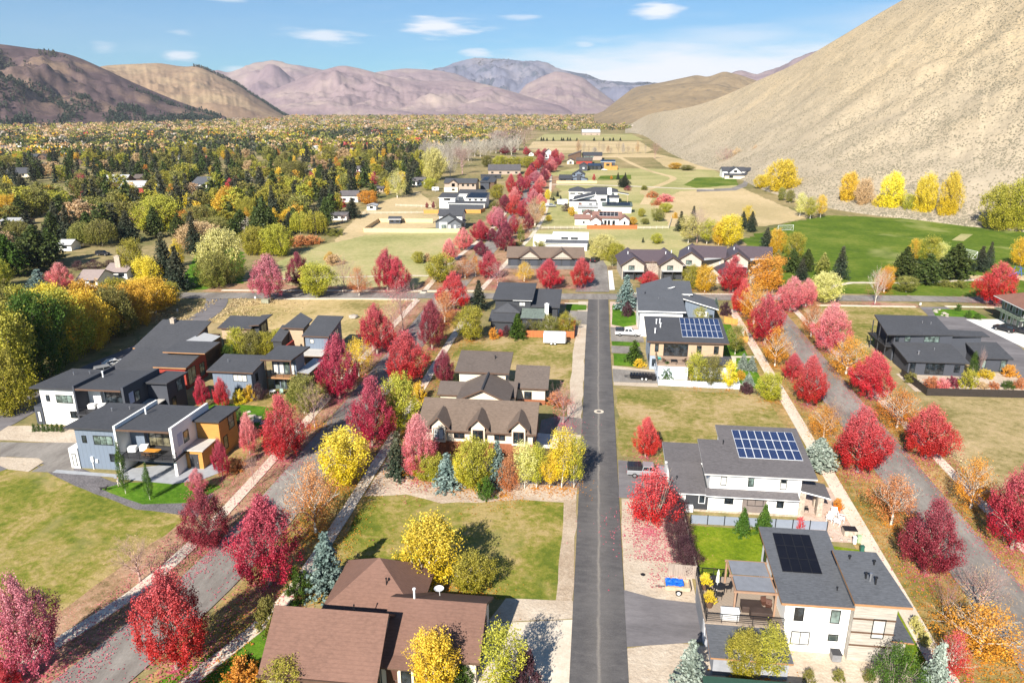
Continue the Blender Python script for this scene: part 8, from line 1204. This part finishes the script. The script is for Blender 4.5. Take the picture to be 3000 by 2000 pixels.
# ------------------------------------------------------------------ fences and walls
def fence(name, label, pts, h, mat, post=None, gap=2.4, thick=.05, rails=None, group=None, proud=.0, cat='fence'):
    r = empty(name, (pts[0][0], pts[0][1], 0), label, cat, group); post = post or mat; ox, oy = pts[0][:2]; np_ = 0
    for i in range(len(pts) - 1):
        a = Vector((pts[i][0] - ox, pts[i][1] - oy, 0)); b_ = Vector((pts[i + 1][0] - ox, pts[i + 1][1] - oy, 0)); L = (b_ - a).length; d = (b_ - a) / L; n = Vector((-d.y, d.x, 0)) * thick / 2; k = max(1, round(L / gap))
        m = MB()
        if rails:
            for z in rails: q = [a + n + Vector((0, 0, z)), b_ + n + Vector((0, 0, z)), b_ - n + Vector((0, 0, z)), a - n + Vector((0, 0, z))]; m.prism([q[3], q[2], q[1], q[0]], [v + Vector((0, 0, .13)) for v in (q[3], q[2], q[1], q[0])])
            o = m.build('rail', mat); o.parent = r
        else:
            for s_ in range(k):
                p, q = a.lerp(b_, s_ / k) + d * .03, a.lerp(b_, (s_ + 1) / k) - d * .03; bs = [p - n, q - n, q + n, p + n]; m.prism([v + Vector((0, 0, .04)) for v in bs], [v + Vector((0, 0, h)) for v in bs])
            o = m.build('fence_panel', mat); o.parent = r
        for s_ in range(k + (i == len(pts) - 2)):
            p = a.lerp(b_, s_ / k); m = MB(); m.box(p.x - .055, p.x + .055, p.y - .055, p.y + .055, 0, h + .08); o = m.build('post', post); o.parent = r; np_ += 1
    return r
RC = siding('red cedar boards', (.42, .13, .04), 'V', 8, .25); PB = siding('pale new boards', (.66, .48, .27), 'V', 8, .12); GB = siding('grey old boards', (.33, .27, .23), 'V', 8, .3); OC = siding('orange cedar boards', (.62, .27, .06), 'V', 8, .2); BB = siding('black stained boards', (.03, .022, .018), 'Z', 14, .3); PBL = P('pale blue fence', (.52, .57, .64), .8, .06)
fence('panel_fence', 'grey-blue panel fence with black posts behind the white solar house', [(13.4, 81.7), (30.0, 82.0)], 1.25, GREYP, BLK, 2.0); fence('board_fence', 'weathered board fence between purple hedge and gravel yard', [(12.4, 81.6), (12.5, 75), (12.6, 70.2)], 1.7, GB); fence('board_fence', 'weathered board pen around the utility trailer', [(9.6, 70.4), (12.6, 70.3), (12.5, 66.9)], 1.7, GB)
fence('cedar_fence', 'red cedar fence behind the white cargo trailer', [(-15.2, 156.6), (-3.6, 156.9), (-3.5, 166.0), (-7.6, 167)], 1.6, RC); fence('black_fence', 'black plank fence in front of the charcoal house', [(60.6, 140), (61.2, 129.8), (78.5, 130.6), (110, 132)], 1.5, BB); fence('black_fence', 'dark fence beside the dormer house and its driveway', [(-7.8, 97.2), (-4.2, 97.4), (-4.0, 102.5)], 1.7, BB)
fence('pale_wall', 'pale blue panel wall around the balcony house yard', [(13.0, 138), (13.1, 129.4), (27.9, 129.1), (28.0, 131.5)], 1.25, PBL); fence('cedar_fence', 'orange cedar fence panel behind the balcony house garden, upper', [tuple(G('j', 1885, 770)[:2]), tuple(G('j', 1985, 790)[:2])], 1.5, OC); fence('cedar_fence', 'orange cedar fence panel behind the balcony house garden, lower', [tuple(G('j', 1985, 915)[:2]), tuple(G('j', 2065, 925)[:2]), tuple(G('j', 2040, 870)[:2])], 1.4, OC)
fence('pale_fence', 'long pale new board fence around the grey farmhouse yard', [(-72.4, 321.3), (-97, 320), (-95.4, 292.7), (-75, 293.4), (-55.4, 295.6), (-55.2, 300.2)], 1.8, PB, None, 3); fence('cedar_fence', 'orange fence left of the grey farmhouse roof', [(-83.1, 350.1), (-76.1, 350.9)], 1.8, OC); fence('cedar_fence', 'orange fence right of the grey farmhouse roof', [(-63.5, 353.2), (-55.6, 354.0), (-54.5, 362)], 1.8, OC); fence('rust_fence', 'rust red fence in front of the red-roofed farmhouse', [(-2.9, 311.5), (18.4, 313.7)], 1.8, RC)
fence('rail_fence', 'pale split-rail fence left of the rust red fence', [(-26.5, 300.4), (-22.1, 309.2), (-3.2, 311.5)], 1.2, BARKW, BARKW, 2.6, .06, (.35, .7, 1.05)); fence('rail_fence', 'pale split-rail fence right of the rust red fence', [(18.7, 313.8), (32, 316), (36, 345)], 1.2, BARKW, BARKW, 2.6, .06, (.35, .7, 1.05)); fence('pale_fence', 'pale board fence below the blue gabled house', [(-26.4, 503.6), (1.1, 506.7)], 1.8, PB, None, 4); fence('rail_fence', 'rail fence across the field left of the white solar farmhouse', [(-104, 375), (-84, 372)], 1.2, BARKW, BARKW, 3, .06, (.4, .9)); fence('rail_fence', 'low pale rail fence across the field behind the shed', [(-112, 344), (-83.5, 350)], 1.2, BARKW, BARKW, 3, .06, (.4, .9))
fence('white_fence', 'long white fence along a far pasture on the left', [tuple(G('n', 150, 375)[:2]), tuple(G('n', 600, 380)[:2])], 1.8, FASW, None, 12); fence('rail_fence', 'dark rail fence on the path wall beside the parking', [(5.0, 229.6), (6.2, 231.5), (8.0, 231.8)], 1.2, DWOOD, DWOOD, 1, .05, (.3, .6, .9))
# ------------------------------------------------------------------ outdoor things
def lid(x, y, z, r0, mat, name, label): m = MB(); m.lathe((x, y, z), [(r0, 0), (r0 * .92, .02), (r0 * .2, .022)], 20); o = m.build(name, mat, None, (x, y, z)); o.location = (x, y, z); return tag(o, label, 'manhole cover')
g_ = G('h', 155, 162); sheet('road_patch', [(g_.x + .85 * math.cos(a / 3), g_.y + .85 * math.sin(a / 3)) for a in range(19)], m_conc, 9); lid(g_.x, g_.y, .135, .42, P('cast iron', (.12, .11, .10), .6, .2), 'manhole_cover', 'round iron manhole cover in its pale collar on the lane')
S.objects['road_patch'].location.z = .0
g_ = G('c', 610, 740); lid(g_.x, g_.y, .07, .28, BLK, 'manhole_cover', 'small black lid in the gravel yard'); g_ = G('i', 92, 1005); lid(g_.x, g_.y, .135, .4, P('cast iron', (.12, .11, .1)), 'manhole_cover', 'dark manhole cover on the east street')
def goal(x, y, rz, label):
    r = empty('soccer_goal', (x, y, .06), label, 'goal', None, rz); m = MB()
    for a, b_ in (((-3.6, 0, 0), (-3.6, 0, 2.4)), ((3.6, 0, 0), (3.6, 0, 2.4)), ((-3.6, 0, 2.4), (3.6, 0, 2.4)), ((-3.6, 0, 2.4), (-3.6, 2, 0)), ((3.6, 0, 2.4), (3.6, 2, 0)), ((-3.6, 2, 0), (3.6, 2, 0)), ((-3.6, 0, 0), (-3.6, 2, 0)), ((3.6, 0, 0), (3.6, 2, 0))): m.tube(a, b_, .06, None, 6)
    o = m.build('goal_frame', FASW); o.parent = r; m = MB()
    for i in range(19): m.tube((-3.6 + .4 * i, 0, 2.4), (-3.6 + .4 * i, 2, 0), .02, None, 3)
    for i in range(1, 6): m.tube((-3.6, i / 3, 2.4 - i * .4), (3.6, i / 3, 2.4 - i * .4), .02, None, 3)
    o = m.build('net', P('net cord', (.7, .7, .7), .8)); o.parent = r
g_ = G('l', 1415, 868); goal(g_.x, g_.y, .35, 'white soccer goal on the turf behind the gold tree'); g_ = G('m', 1530, 1005); goal(g_.x, g_.y, 1.9, 'white soccer goal on the turf beside the broad dark pine')
# deck furniture of the white deck house
def pot(x, y, z, label, mat, leaf, s=.5):
    r = empty('planter', (x, y, z), label, 'planter'); m = MB(); m.lathe((0, 0, 0), [(s * .45, 0), (s * .62, s * .9), (s * .68, s * .92), (s * .6, s * .93)], 14); o = m.build('pot', mat); o.parent = r
    me = variants('shrub')[1][0]; o = bpy.data.objects.new('plant', me); COL.objects.link(o); o.parent = r; o.location = (0, 0, s * .8); o.scale = (s * .55, s * .55, s * .8); o.material_slots[0].link = 'OBJECT'; o.material_slots[0].material = LM[leaf]
pot(12.6, 64.6, 3.0, 'yellow planted pot on the deck corner, behind', DWOOD, 'yellow', .75); pot(12.6, 61.8, 3.0, 'yellow planted pot on the deck edge, in front', DWOOD, 'yellow', .75)
def table(name, label, x, y, z, w, d, h, top, leg, rnd=False, rz=0):
    r = empty(name, (x, y, z), label, 'table', None, rz); m = MB()
    if rnd: m.lathe((0, 0, h - .05), [(w / 2, 0), (w / 2, .05)], 20)
    else: m.box(-w / 2, w / 2, -d / 2, d / 2, h - .06, h)
    o = m.build('tabletop', top); o.parent = r
    for sx in (-1, 1):
        for sy in (-1, 1): m = MB(); q = .35 if rnd else .45; m.tube((sx * w * q, sy * d * q, 0), (sx * w * q, sy * d * q, h - .06), .035, None, 5); o = m.build('leg', leg); o.parent = r
def chair(x, y, z, rz, label, mat, group, arm=True, s=1.0, cush=None):
    r = empty('chair', (x, y, z), label, 'chair', group, rz); r.scale = (s, s, s); m = MB(); m.box(-.27, .27, -.27, .27, .38, .45); o = m.build('seat', cush or mat); o.parent = r; m = MB(); m.prism([(-.27, .2, .45), (.27, .2, .45), (.27, .27, .45), (-.27, .27, .45)], [(-.27, .36, .95), (.27, .36, .95), (.27, .41, .95), (-.27, .41, .95)]); o = m.build('backrest', mat); o.parent = r
    for sx in (-1, 1):
        for sy in (-1, 1): m = MB(); m.tube((sx * .25, sy * .24, 0), (sx * .25, sy * .24, .4), .025, None, 4); o = m.build('leg', mat); o.parent = r
        if arm: m = MB(); m.box(sx * .3 - .04, sx * .3 + .04, -.27, .3, .6, .64); o = m.build('armrest', mat); o.parent = r
table('patio_table', 'round black patio table under the folded umbrella on the deck', 13.9, 64.2, 3.0, 1.3, 1.3, .74, BLK, BLK, True)
for i, (a, nm) in enumerate(((.3, 'right of'), (1.8, 'behind'), (3.4, 'left of'), (4.6, 'in front of'))): chair(13.9 + 1.0 * math.cos(a), 64.2 + 1.0 * math.sin(a), 3.0, a - math.pi / 2, 'black mesh chair ' + nm + ' the round deck table', BLK, 'chairs around the round deck table')
r = empty('patio_umbrella', (13.75, 64.35, 3.0), 'folded cream umbrella standing at the round deck table', 'umbrella'); m = MB(); m.tube((0, 0, 0), (0, 0, 2.5), .03); o = m.build('pole', FASW); o.parent = r; m = MB(); m.lathe((0, 0, 1.0), [(.1, 0), (.2, .1), (.17, .6), (.12, 1.0), (.16, 1.05), (.03, 1.55)], 10); o = m.build('canopy', P('cream canvas', (.75, .74, .55), .9)); o.parent = r
def boxy(name, label, cat, x, y, z, w, d, h, mat, top=None, group=None, rz=0, lid_=True):
    r = empty(name, (x, y, z), label, cat, group, rz); m = MB(); m.box(-w / 2, w / 2, -d / 2, d / 2, .03, h); o = m.build('body', mat); o.parent = r; o.modifiers.new('b', 'BEVEL').width = min(.06, w * .1)
    if lid_: m = MB(); m.box(-w / 2 - .02, w / 2 + .02, -d / 2 - .02, d / 2 + .02, h + .002, h + .06); o = m.build('top', top or mat); o.parent = r
    return r
WICK = siding('brown wicker', (.055, .035, .028), 'Z', 18, .3); boxy('wicker_table', 'large dark wicker table on the deck under the pergola front', 'table', 16.6, 61.7, 3, 1.9, 1.1, .7, WICK); boxy('wicker_sofa', 'dark wicker sofa block in front of the wicker table', 'sofa', 17.3, 60.6, 3, 2.0, .8, .85, WICK); chair(18.0, 62.3, 3.0, .2, 'brown metal chair right of the wicker table on the deck', BRN, 'deck chairs'); chair(18.3, 61.9, 3.0, -.3, 'second brown metal chair nearest the house wall on the deck', BRN, 'deck chairs')
boxy('covered_grill', 'grill under a white cover behind the front deck railing', 'grill', 14.3, 60.1, 3, 1.7, .7, 1.05, P('white cover', (.7, .7, .7), .8), None)
boxy('air_conditioner', 'grey air conditioner unit against the wall of the white deck house', 'air conditioner', *[v for v in (24.2, 59.1)], .07, .85, .8, .85, P('grey metal', (.22, .22, .23), .5, .2), FASD)
# entrance patio of the white solar house
for i, (x, y, lb) in enumerate(((30.9, 84.0, 'white lounge chair nearest the porch pillars'), (31.6, 83.3, 'white lounge chair at the front of the patio'), (32.4, 84.2, 'white lounge chair on the right of the patio'), (31.8, 85.2, 'white lounge chair behind the others on the patio'))): chair(x, y, .1, (-.6, 2.6, 1.2, -.2)[i], lb, FASW, 'white chairs on the pink patio', True, 1.25)
pot(32.6, 86.6, .08, 'tall orange pot with orange flowers beside the pavement', P('orange glaze', (.75, .12, .01), .35), 'orange', .8); boxy('fire_table', 'stone fire table with a black top on the pink patio', 'fire table', 32.4, 81.2, .08, 1.5, 1.1, .85, STONE, BLK); chair(28.6, 86.2, .1, 1.5, 'dark bench chair under the porch roof', BLK, None); boxy('recycling_bin', 'white bin beside the patio edge', 'bin', 32.4, 79.3, .08, .35, .4, .9, FASW); boxy('recycling_bin', 'pale green bin beside the white bin', 'bin', 33.0, 79.6, .08, .4, .4, .95, P('pale green plastic', (.35, .5, .28), .6)); boxy('utility_box', 'dark green utility box on the grass by the pavement', 'utility box', 32.7, 77.6, .08, .4, .4, .8, P('dark green metal', (.03, .12, .09), .5))
g_ = G('f', 405, 120); boxy('utility_box', 'sage utility box beside the cross street pavement', 'utility box', g_.x, g_.y, .05, 2.0, 1.2, 1.1, P('sage metal', (.28, .28, .2), .7)); g_ = G('f', 765, 1070); boxy('garden_post', 'pale stone post in the garden beside the west pavement', 'post', g_.x, g_.y, .05, .4, .4, 1.1, BARKW)
def post(r_, x, y, ty, label, name='sign_post'):
    g = G(r_, x, y); h_ = hgt(r_, x, y, x, ty); r = empty(name, (g.x, g.y, 0), label, 'sign'); m = MB(); m.tube((0, 0, 0), (0, 0, h_), .04, None, 5); o = m.build('pole', GALV); o.parent = r; m = MB(); m.box(-.25, .25, -.05, -.03, h_ - .65, h_ - .02); o = m.build('sign_plate', P('sign plate', (.6, .6, .58), .5)); o.parent = r
post('e', 1258, 168, 130, 'small road sign beside the side road on the left'); post('f', 310, 105, 55, 'dark sign post at the cross street by the straw lot'); post('i', 770, 265, 225, 'road sign at the driveway corner on the right')
# balcony furniture on the left houses
table('patio_table', 'orange wooden table on the balcony of the blue modern house', -61.2, 86.6, 2.87, 2.2, 1.0, .74, P('orange teak', (.62, .27, .04), .6), BLK)
for i, x in enumerate((-61.9, -61.2, -60.5)): chair(x, 85.75, 2.87, math.pi, ('left', 'middle', 'right')[i] + ' chair at the front of the orange balcony table', DWOOD, 'chairs at the balcony table', False)
boxy('outdoor_sofa', 'white cushioned seat on the balcony of the blue modern house, left', 'sofa', -64.7, 87.3, 2.87, 1.1, 1.0, .7, FASW, None, None, .3); boxy('outdoor_sofa', 'white cushioned seat nearer the table on the balcony of the blue modern house', 'sofa', -63.3, 87.9, 2.87, 1.1, 1.0, .7, FASW, None, None, .3)
boxy('outdoor_sofa', 'white cushioned seat on the balcony of the white modern house, left', 'sofa', -80.8, 101.2, 2.87, 1.1, 1.0, .7, FASW, None, None, .3); boxy('outdoor_sofa', 'white cushioned seat on the balcony of the white modern house, right', 'sofa', -79.2, 101.4, 2.87, 1.1, 1.0, .7, FASW, None, None, .3)
table('patio_table', 'small white table outside the balcony cottage', -57.2, 117.0, .05, 1.1, 1.1, .7, FASW, FASW, True); chair(-55.6, 117.2, .05, .4, 'pale green chair outside the balcony cottage', P('pale green', (.3, .42, .36), .6), None); chair(-57.6, 118.4, 3.0, .5, 'dark chair on the balcony of the narrow cottage', BLK, None)
chair(14.4, 134.2, 3.0, 2.6, 'brown seat on the balcony of the solar balcony house, left', DWOOD, 'balcony seats'); chair(18.2, 134.6, 3.0, -2.4, 'brown seat on the balcony of the solar balcony house, right', DWOOD, 'balcony seats'); table('patio_table', 'dark low table on the balcony of the solar balcony house', 16.3, 134.4, 3.0, 1.2, .8, .5, BLK, BLK); chair(13.6, 135.4, 3.0, 1.6, 'turquoise chair on the balcony of the solar balcony house', P('turquoise', (.05, .45, .4), .6), None)
boxy('waste_bin', 'black bin beside the pale blue wall', 'bin', 12.4, 131.9, .08, .7, .8, 1.1, BLK); boxy('storage_chest', 'long weathered box in the black fenced garden', 'chest', -13.4, 159.8, .06, 1.4, .8, .5, FASD); table('patio_table', 'pale table on the dark house patio', -12.2, 158.6, .06, 1.5, 1, .7, CRM, BLK)
# play structure at the right edge of the park
g_ = G('m', 1975, 1185); r = empty('play_frame', (g_.x, g_.y, .06), 'blue climbing frame on the sand at the right edge of the park', 'play frame'); m = MB(); [m.tube((a, b_, 0), (a * .5, b_, 3), .08, None, 5) for a in (-1.6, 1.6) for b_ in (0, 3)]; m.tube((0, -.2, 2.95), (0, 3.2, 2.95), .09, None, 5); m.tube((-1.6, 1.5, 1.2), (1.6, 1.5, 1.2), .06, None, 5); o = m.build('frame', P('blue tube', (.05, .12, .5), .4)); o.parent = r; m = MB(); m.prism([(-.8, 1, 1.6), (-3.4, 1, .1), (-3.4, 1.7, .1), (-.8, 1.7, 1.6)], [(-.8, 1, 1.68), (-3.4, 1, .18), (-3.4, 1.7, .18), (-.8, 1.7, 1.68)]); o = m.build('slide', P('blue plastic', (.08, .2, .6), .3)); o.parent = r
# boulders
def rock(x, y, s_, label, group): 
    import bmesh as bmh
    bm = bmh.new(); bmh.ops.create_icosphere(bm, subdivisions=2, radius=s_)
    for v_ in bm.verts: v_.co *= 1 + .35 * mnoise.noise(v_.co * 1.3 / s_ + Vector((x, y, 0))); v_.co.z *= .6
    me = bpy.data.meshes.new('boulder'); bm.to_mesh(me); bm.free(); me.materials.append(P('grey boulder', (.38, .33, .28), .95, .3, 2)); o = bpy.data.objects.new('boulder', me); COL.objects.link(o); o.location = (x, y, s_ * .2); tag(o, label, 'rock', group)
rr = random.Random(8)
for i in range(14): rock(-57.5 + rr.uniform(-.6, .6) + i * .45, 108 - i * .35 + rr.uniform(-.8, .8), rr.uniform(.35, .7), 'grey boulder in the garden bed below the balcony cottage', 'boulders below the cottages')
for i in range(8): rock(88.5 + rr.uniform(-1.2, 1.2), 191.5 - i * .9, rr.uniform(.3, .6), 'pale boulder along the lawn edge by the sage house', 'boulders by the sage house lawn')
for i in range(8): rock(28.6 + rr.uniform(-.8, 4), 80.4 + rr.uniform(-.5, .3), rr.uniform(.2, .35), 'small stone along the edge of the pink patio', 'stones at the patio edge')
rock(*G('f', 1210, 255)[:2], 1.2, 'pale rock mound in the straw lot', None)
# ------------------------------------------------------------------ person and dog on the lawn of the blue modern house
def skinned(name, pts, edges, rad, mat, parent=None):
    me = bpy.data.meshes.new(name); me.from_pydata(pts, edges, []); me.materials.append(mat); o = bpy.data.objects.new(name, me); COL.objects.link(o)
    sk = o.modifiers.new('s', 'SKIN'); sv = me.skin_vertices[0].data
    for i, r_ in enumerate(rad): sv[i].radius = (r_, r_) if not isinstance(r_, tuple) else r_
    sv[0].use_root = True; sub = o.modifiers.new('u', 'SUBSURF'); sub.levels = 1; sub.render_levels = 2; me.polygons.foreach_set('use_smooth', [True] * len(me.polygons)); sk.use_smooth_shade = True
    if parent: o.parent = parent
    return o
SKIN = P('skin', (.50, .30, .22), .6); g_ = G('e', 845, 1392); per = empty('person', (g_.x, g_.y, .08), 'person in grey top and pale trousers walking on the lawn beside the slim green tree', 'person', None, -.6)
pts = [(0, 0, .95), (0, 0, 1.12), (0, .01, 1.38), (0, 0, 1.5), (0, -.02, 1.60), (0, -.02, 1.70), (-.1, 0, .90), (-.11, -.10, .50), (-.11, -.04, .08), (-.11, -.16, .04), (.1, 0, .90), (.11, .12, .50), (.11, .22, .08), (.11, .12, .04), (-.2, 0, 1.40), (-.25, .04, 1.13), (-.25, -.10, .92), (.2, 0, 1.40), (.25, -.02, 1.13), (.24, -.18, .96), (-.25, -.13, .84), (.24, -.24, .90)]
ed = [(0, 1), (1, 2), (2, 3), (3, 4), (4, 5), (0, 6), (6, 7), (7, 8), (8, 9), (0, 10), (10, 11), (11, 12), (12, 13), (2, 14), (14, 15), (15, 16), (2, 17), (17, 18), (18, 19), (16, 20), (19, 21)]
skinned('body', pts, ed, [(.15, .10), (.14, .10), (.16, .10), .055, .085, .075, .085, .06, .04, .035, .085, .06, .04, .035, .055, .042, .034, .055, .042, .034, .03, .03], SKIN, per)
skinned('trousers', [(0, 0, .96), (-.1, 0, .90), (-.11, -.10, .50), (-.11, -.045, .14), (.1, 0, .90), (.11, .12, .50), (.11, .215, .14)], [(0, 1), (1, 2), (2, 3), (0, 4), (4, 5), (5, 6)], [(.17, .12), .105, .08, .065, .105, .08, .065], P('pale trousers', (.55, .50, .42), .9), per)
skinned('jacket', [(0, 0, 1.0), (0, 0, 1.15), (0, .01, 1.40), (-.2, 0, 1.41), (-.25, .04, 1.13), (-.25, -.09, .94), (.2, 0, 1.41), (.25, -.02, 1.13), (.24, -.17, .98)], [(0, 1), (1, 2), (2, 3), (3, 4), (4, 5), (2, 6), (6, 7), (7, 8)], [(.18, .13), (.165, .12), (.18, .12), .07, .058, .048, .07, .058, .048], P('grey jacket', (.20, .20, .22), .9), per)
m = MB(); m.lathe((0, -.01, 1.64), [(.10, -.06), (.115, .02), (.10, .08), (.05, .125), (.01, .13)], 12); o = m.build('hair', P('dark hair', (.06, .04, .03), .8)); o.parent = per
for sx in (-1, 1): m = MB(); m.box(sx * .11 - .05, sx * .11 + .05, (-.22 if sx < 0 else .06), (.04 if sx < 0 else .28), 0, .09); o = m.build('shoe', BLK); o.parent = per; o.modifiers.new('b', 'BEVEL').width = .03
g_ = G('e', 735, 1422); dg = empty('dog', (g_.x, g_.y, .09), 'black dog standing on the dark gravel left of the person', 'dog', None, .25)
pts = [(.0, 0, .50), (.28, 0, .52), (.40, 0, .58), (.52, 0, .70), (.62, 0, .72), (.74, 0, .68), (-.25, 0, .52), (-.38, 0, .52), (-.50, 0, .62), (-.58, 0, .70), (.30, .10, .42), (.30, .10, .22), (.32, .10, .03), (.30, -.10, .42), (.27, -.10, .22), (.30, -.10, .03), (-.33, .10, .42), (-.27, .10, .28), (-.38, .10, .16), (-.36, .10, .03), (-.33, -.10, .42), (-.25, -.10, .28), (-.36, -.10, .16), (-.34, -.10, .03)]
ed = [(0, 1), (1, 2), (2, 3), (3, 4), (4, 5), (0, 6), (6, 7), (7, 8), (8, 9), (1, 10), (10, 11), (11, 12), (1, 13), (13, 14), (14, 15), (7, 16), (16, 17), (17, 18), (18, 19), (7, 20), (20, 21), (21, 22), (22, 23)]
skinned('body', pts, ed, [(.12, .13), (.13, .16), .10, .075, .08, .045, (.10, .10), .09, .03, .02, .06, .035, .03, .06, .035, .03, .065, .045, .03, .028, .065, .045, .03, .028], P('black coat', (.015, .013, .012), .6), dg)
for sy in (-1, 1): m = MB(); m.prism([(.56, sy * .07 - .03, .76), (.62, sy * .07 - .03, .76), (.62, sy * .07 + .03, .76), (.56, sy * .07 + .03, .76)], [(.555, sy * .09 - .01, .84), (.575, sy * .09 - .01, .84), (.575, sy * .09 + .01, .84), (.555, sy * .09 + .01, .84)]); o = m.build('ear', P('black coat', (.015, .013, .012))); o.parent = dg
# ------------------------------------------------------------------ valley haze
HZ = 4.5e-5
m = MB(); m.box(-8000, 8000, -500, 10500, -6, 1100); hz = m.build('haze', None); hz.data.materials.clear()
hm, t, b = newmat('valley air'); t.nodes.remove(b); v_ = NN(t, 'ShaderNodeVolumePrincipled'); v_.inputs['Density'].default_value = HZ; v_.inputs['Color'].default_value = (.82, .86, 1.0, 1); v_.inputs['Anisotropy'].default_value = .1; t.links.new(v_.outputs[0], t.nodes['Material Output'].inputs['Volume']); hz.data.materials.append(hm); tag(hz, 'thin pale haze filling the valley air', 'haze', None, 'stuff')
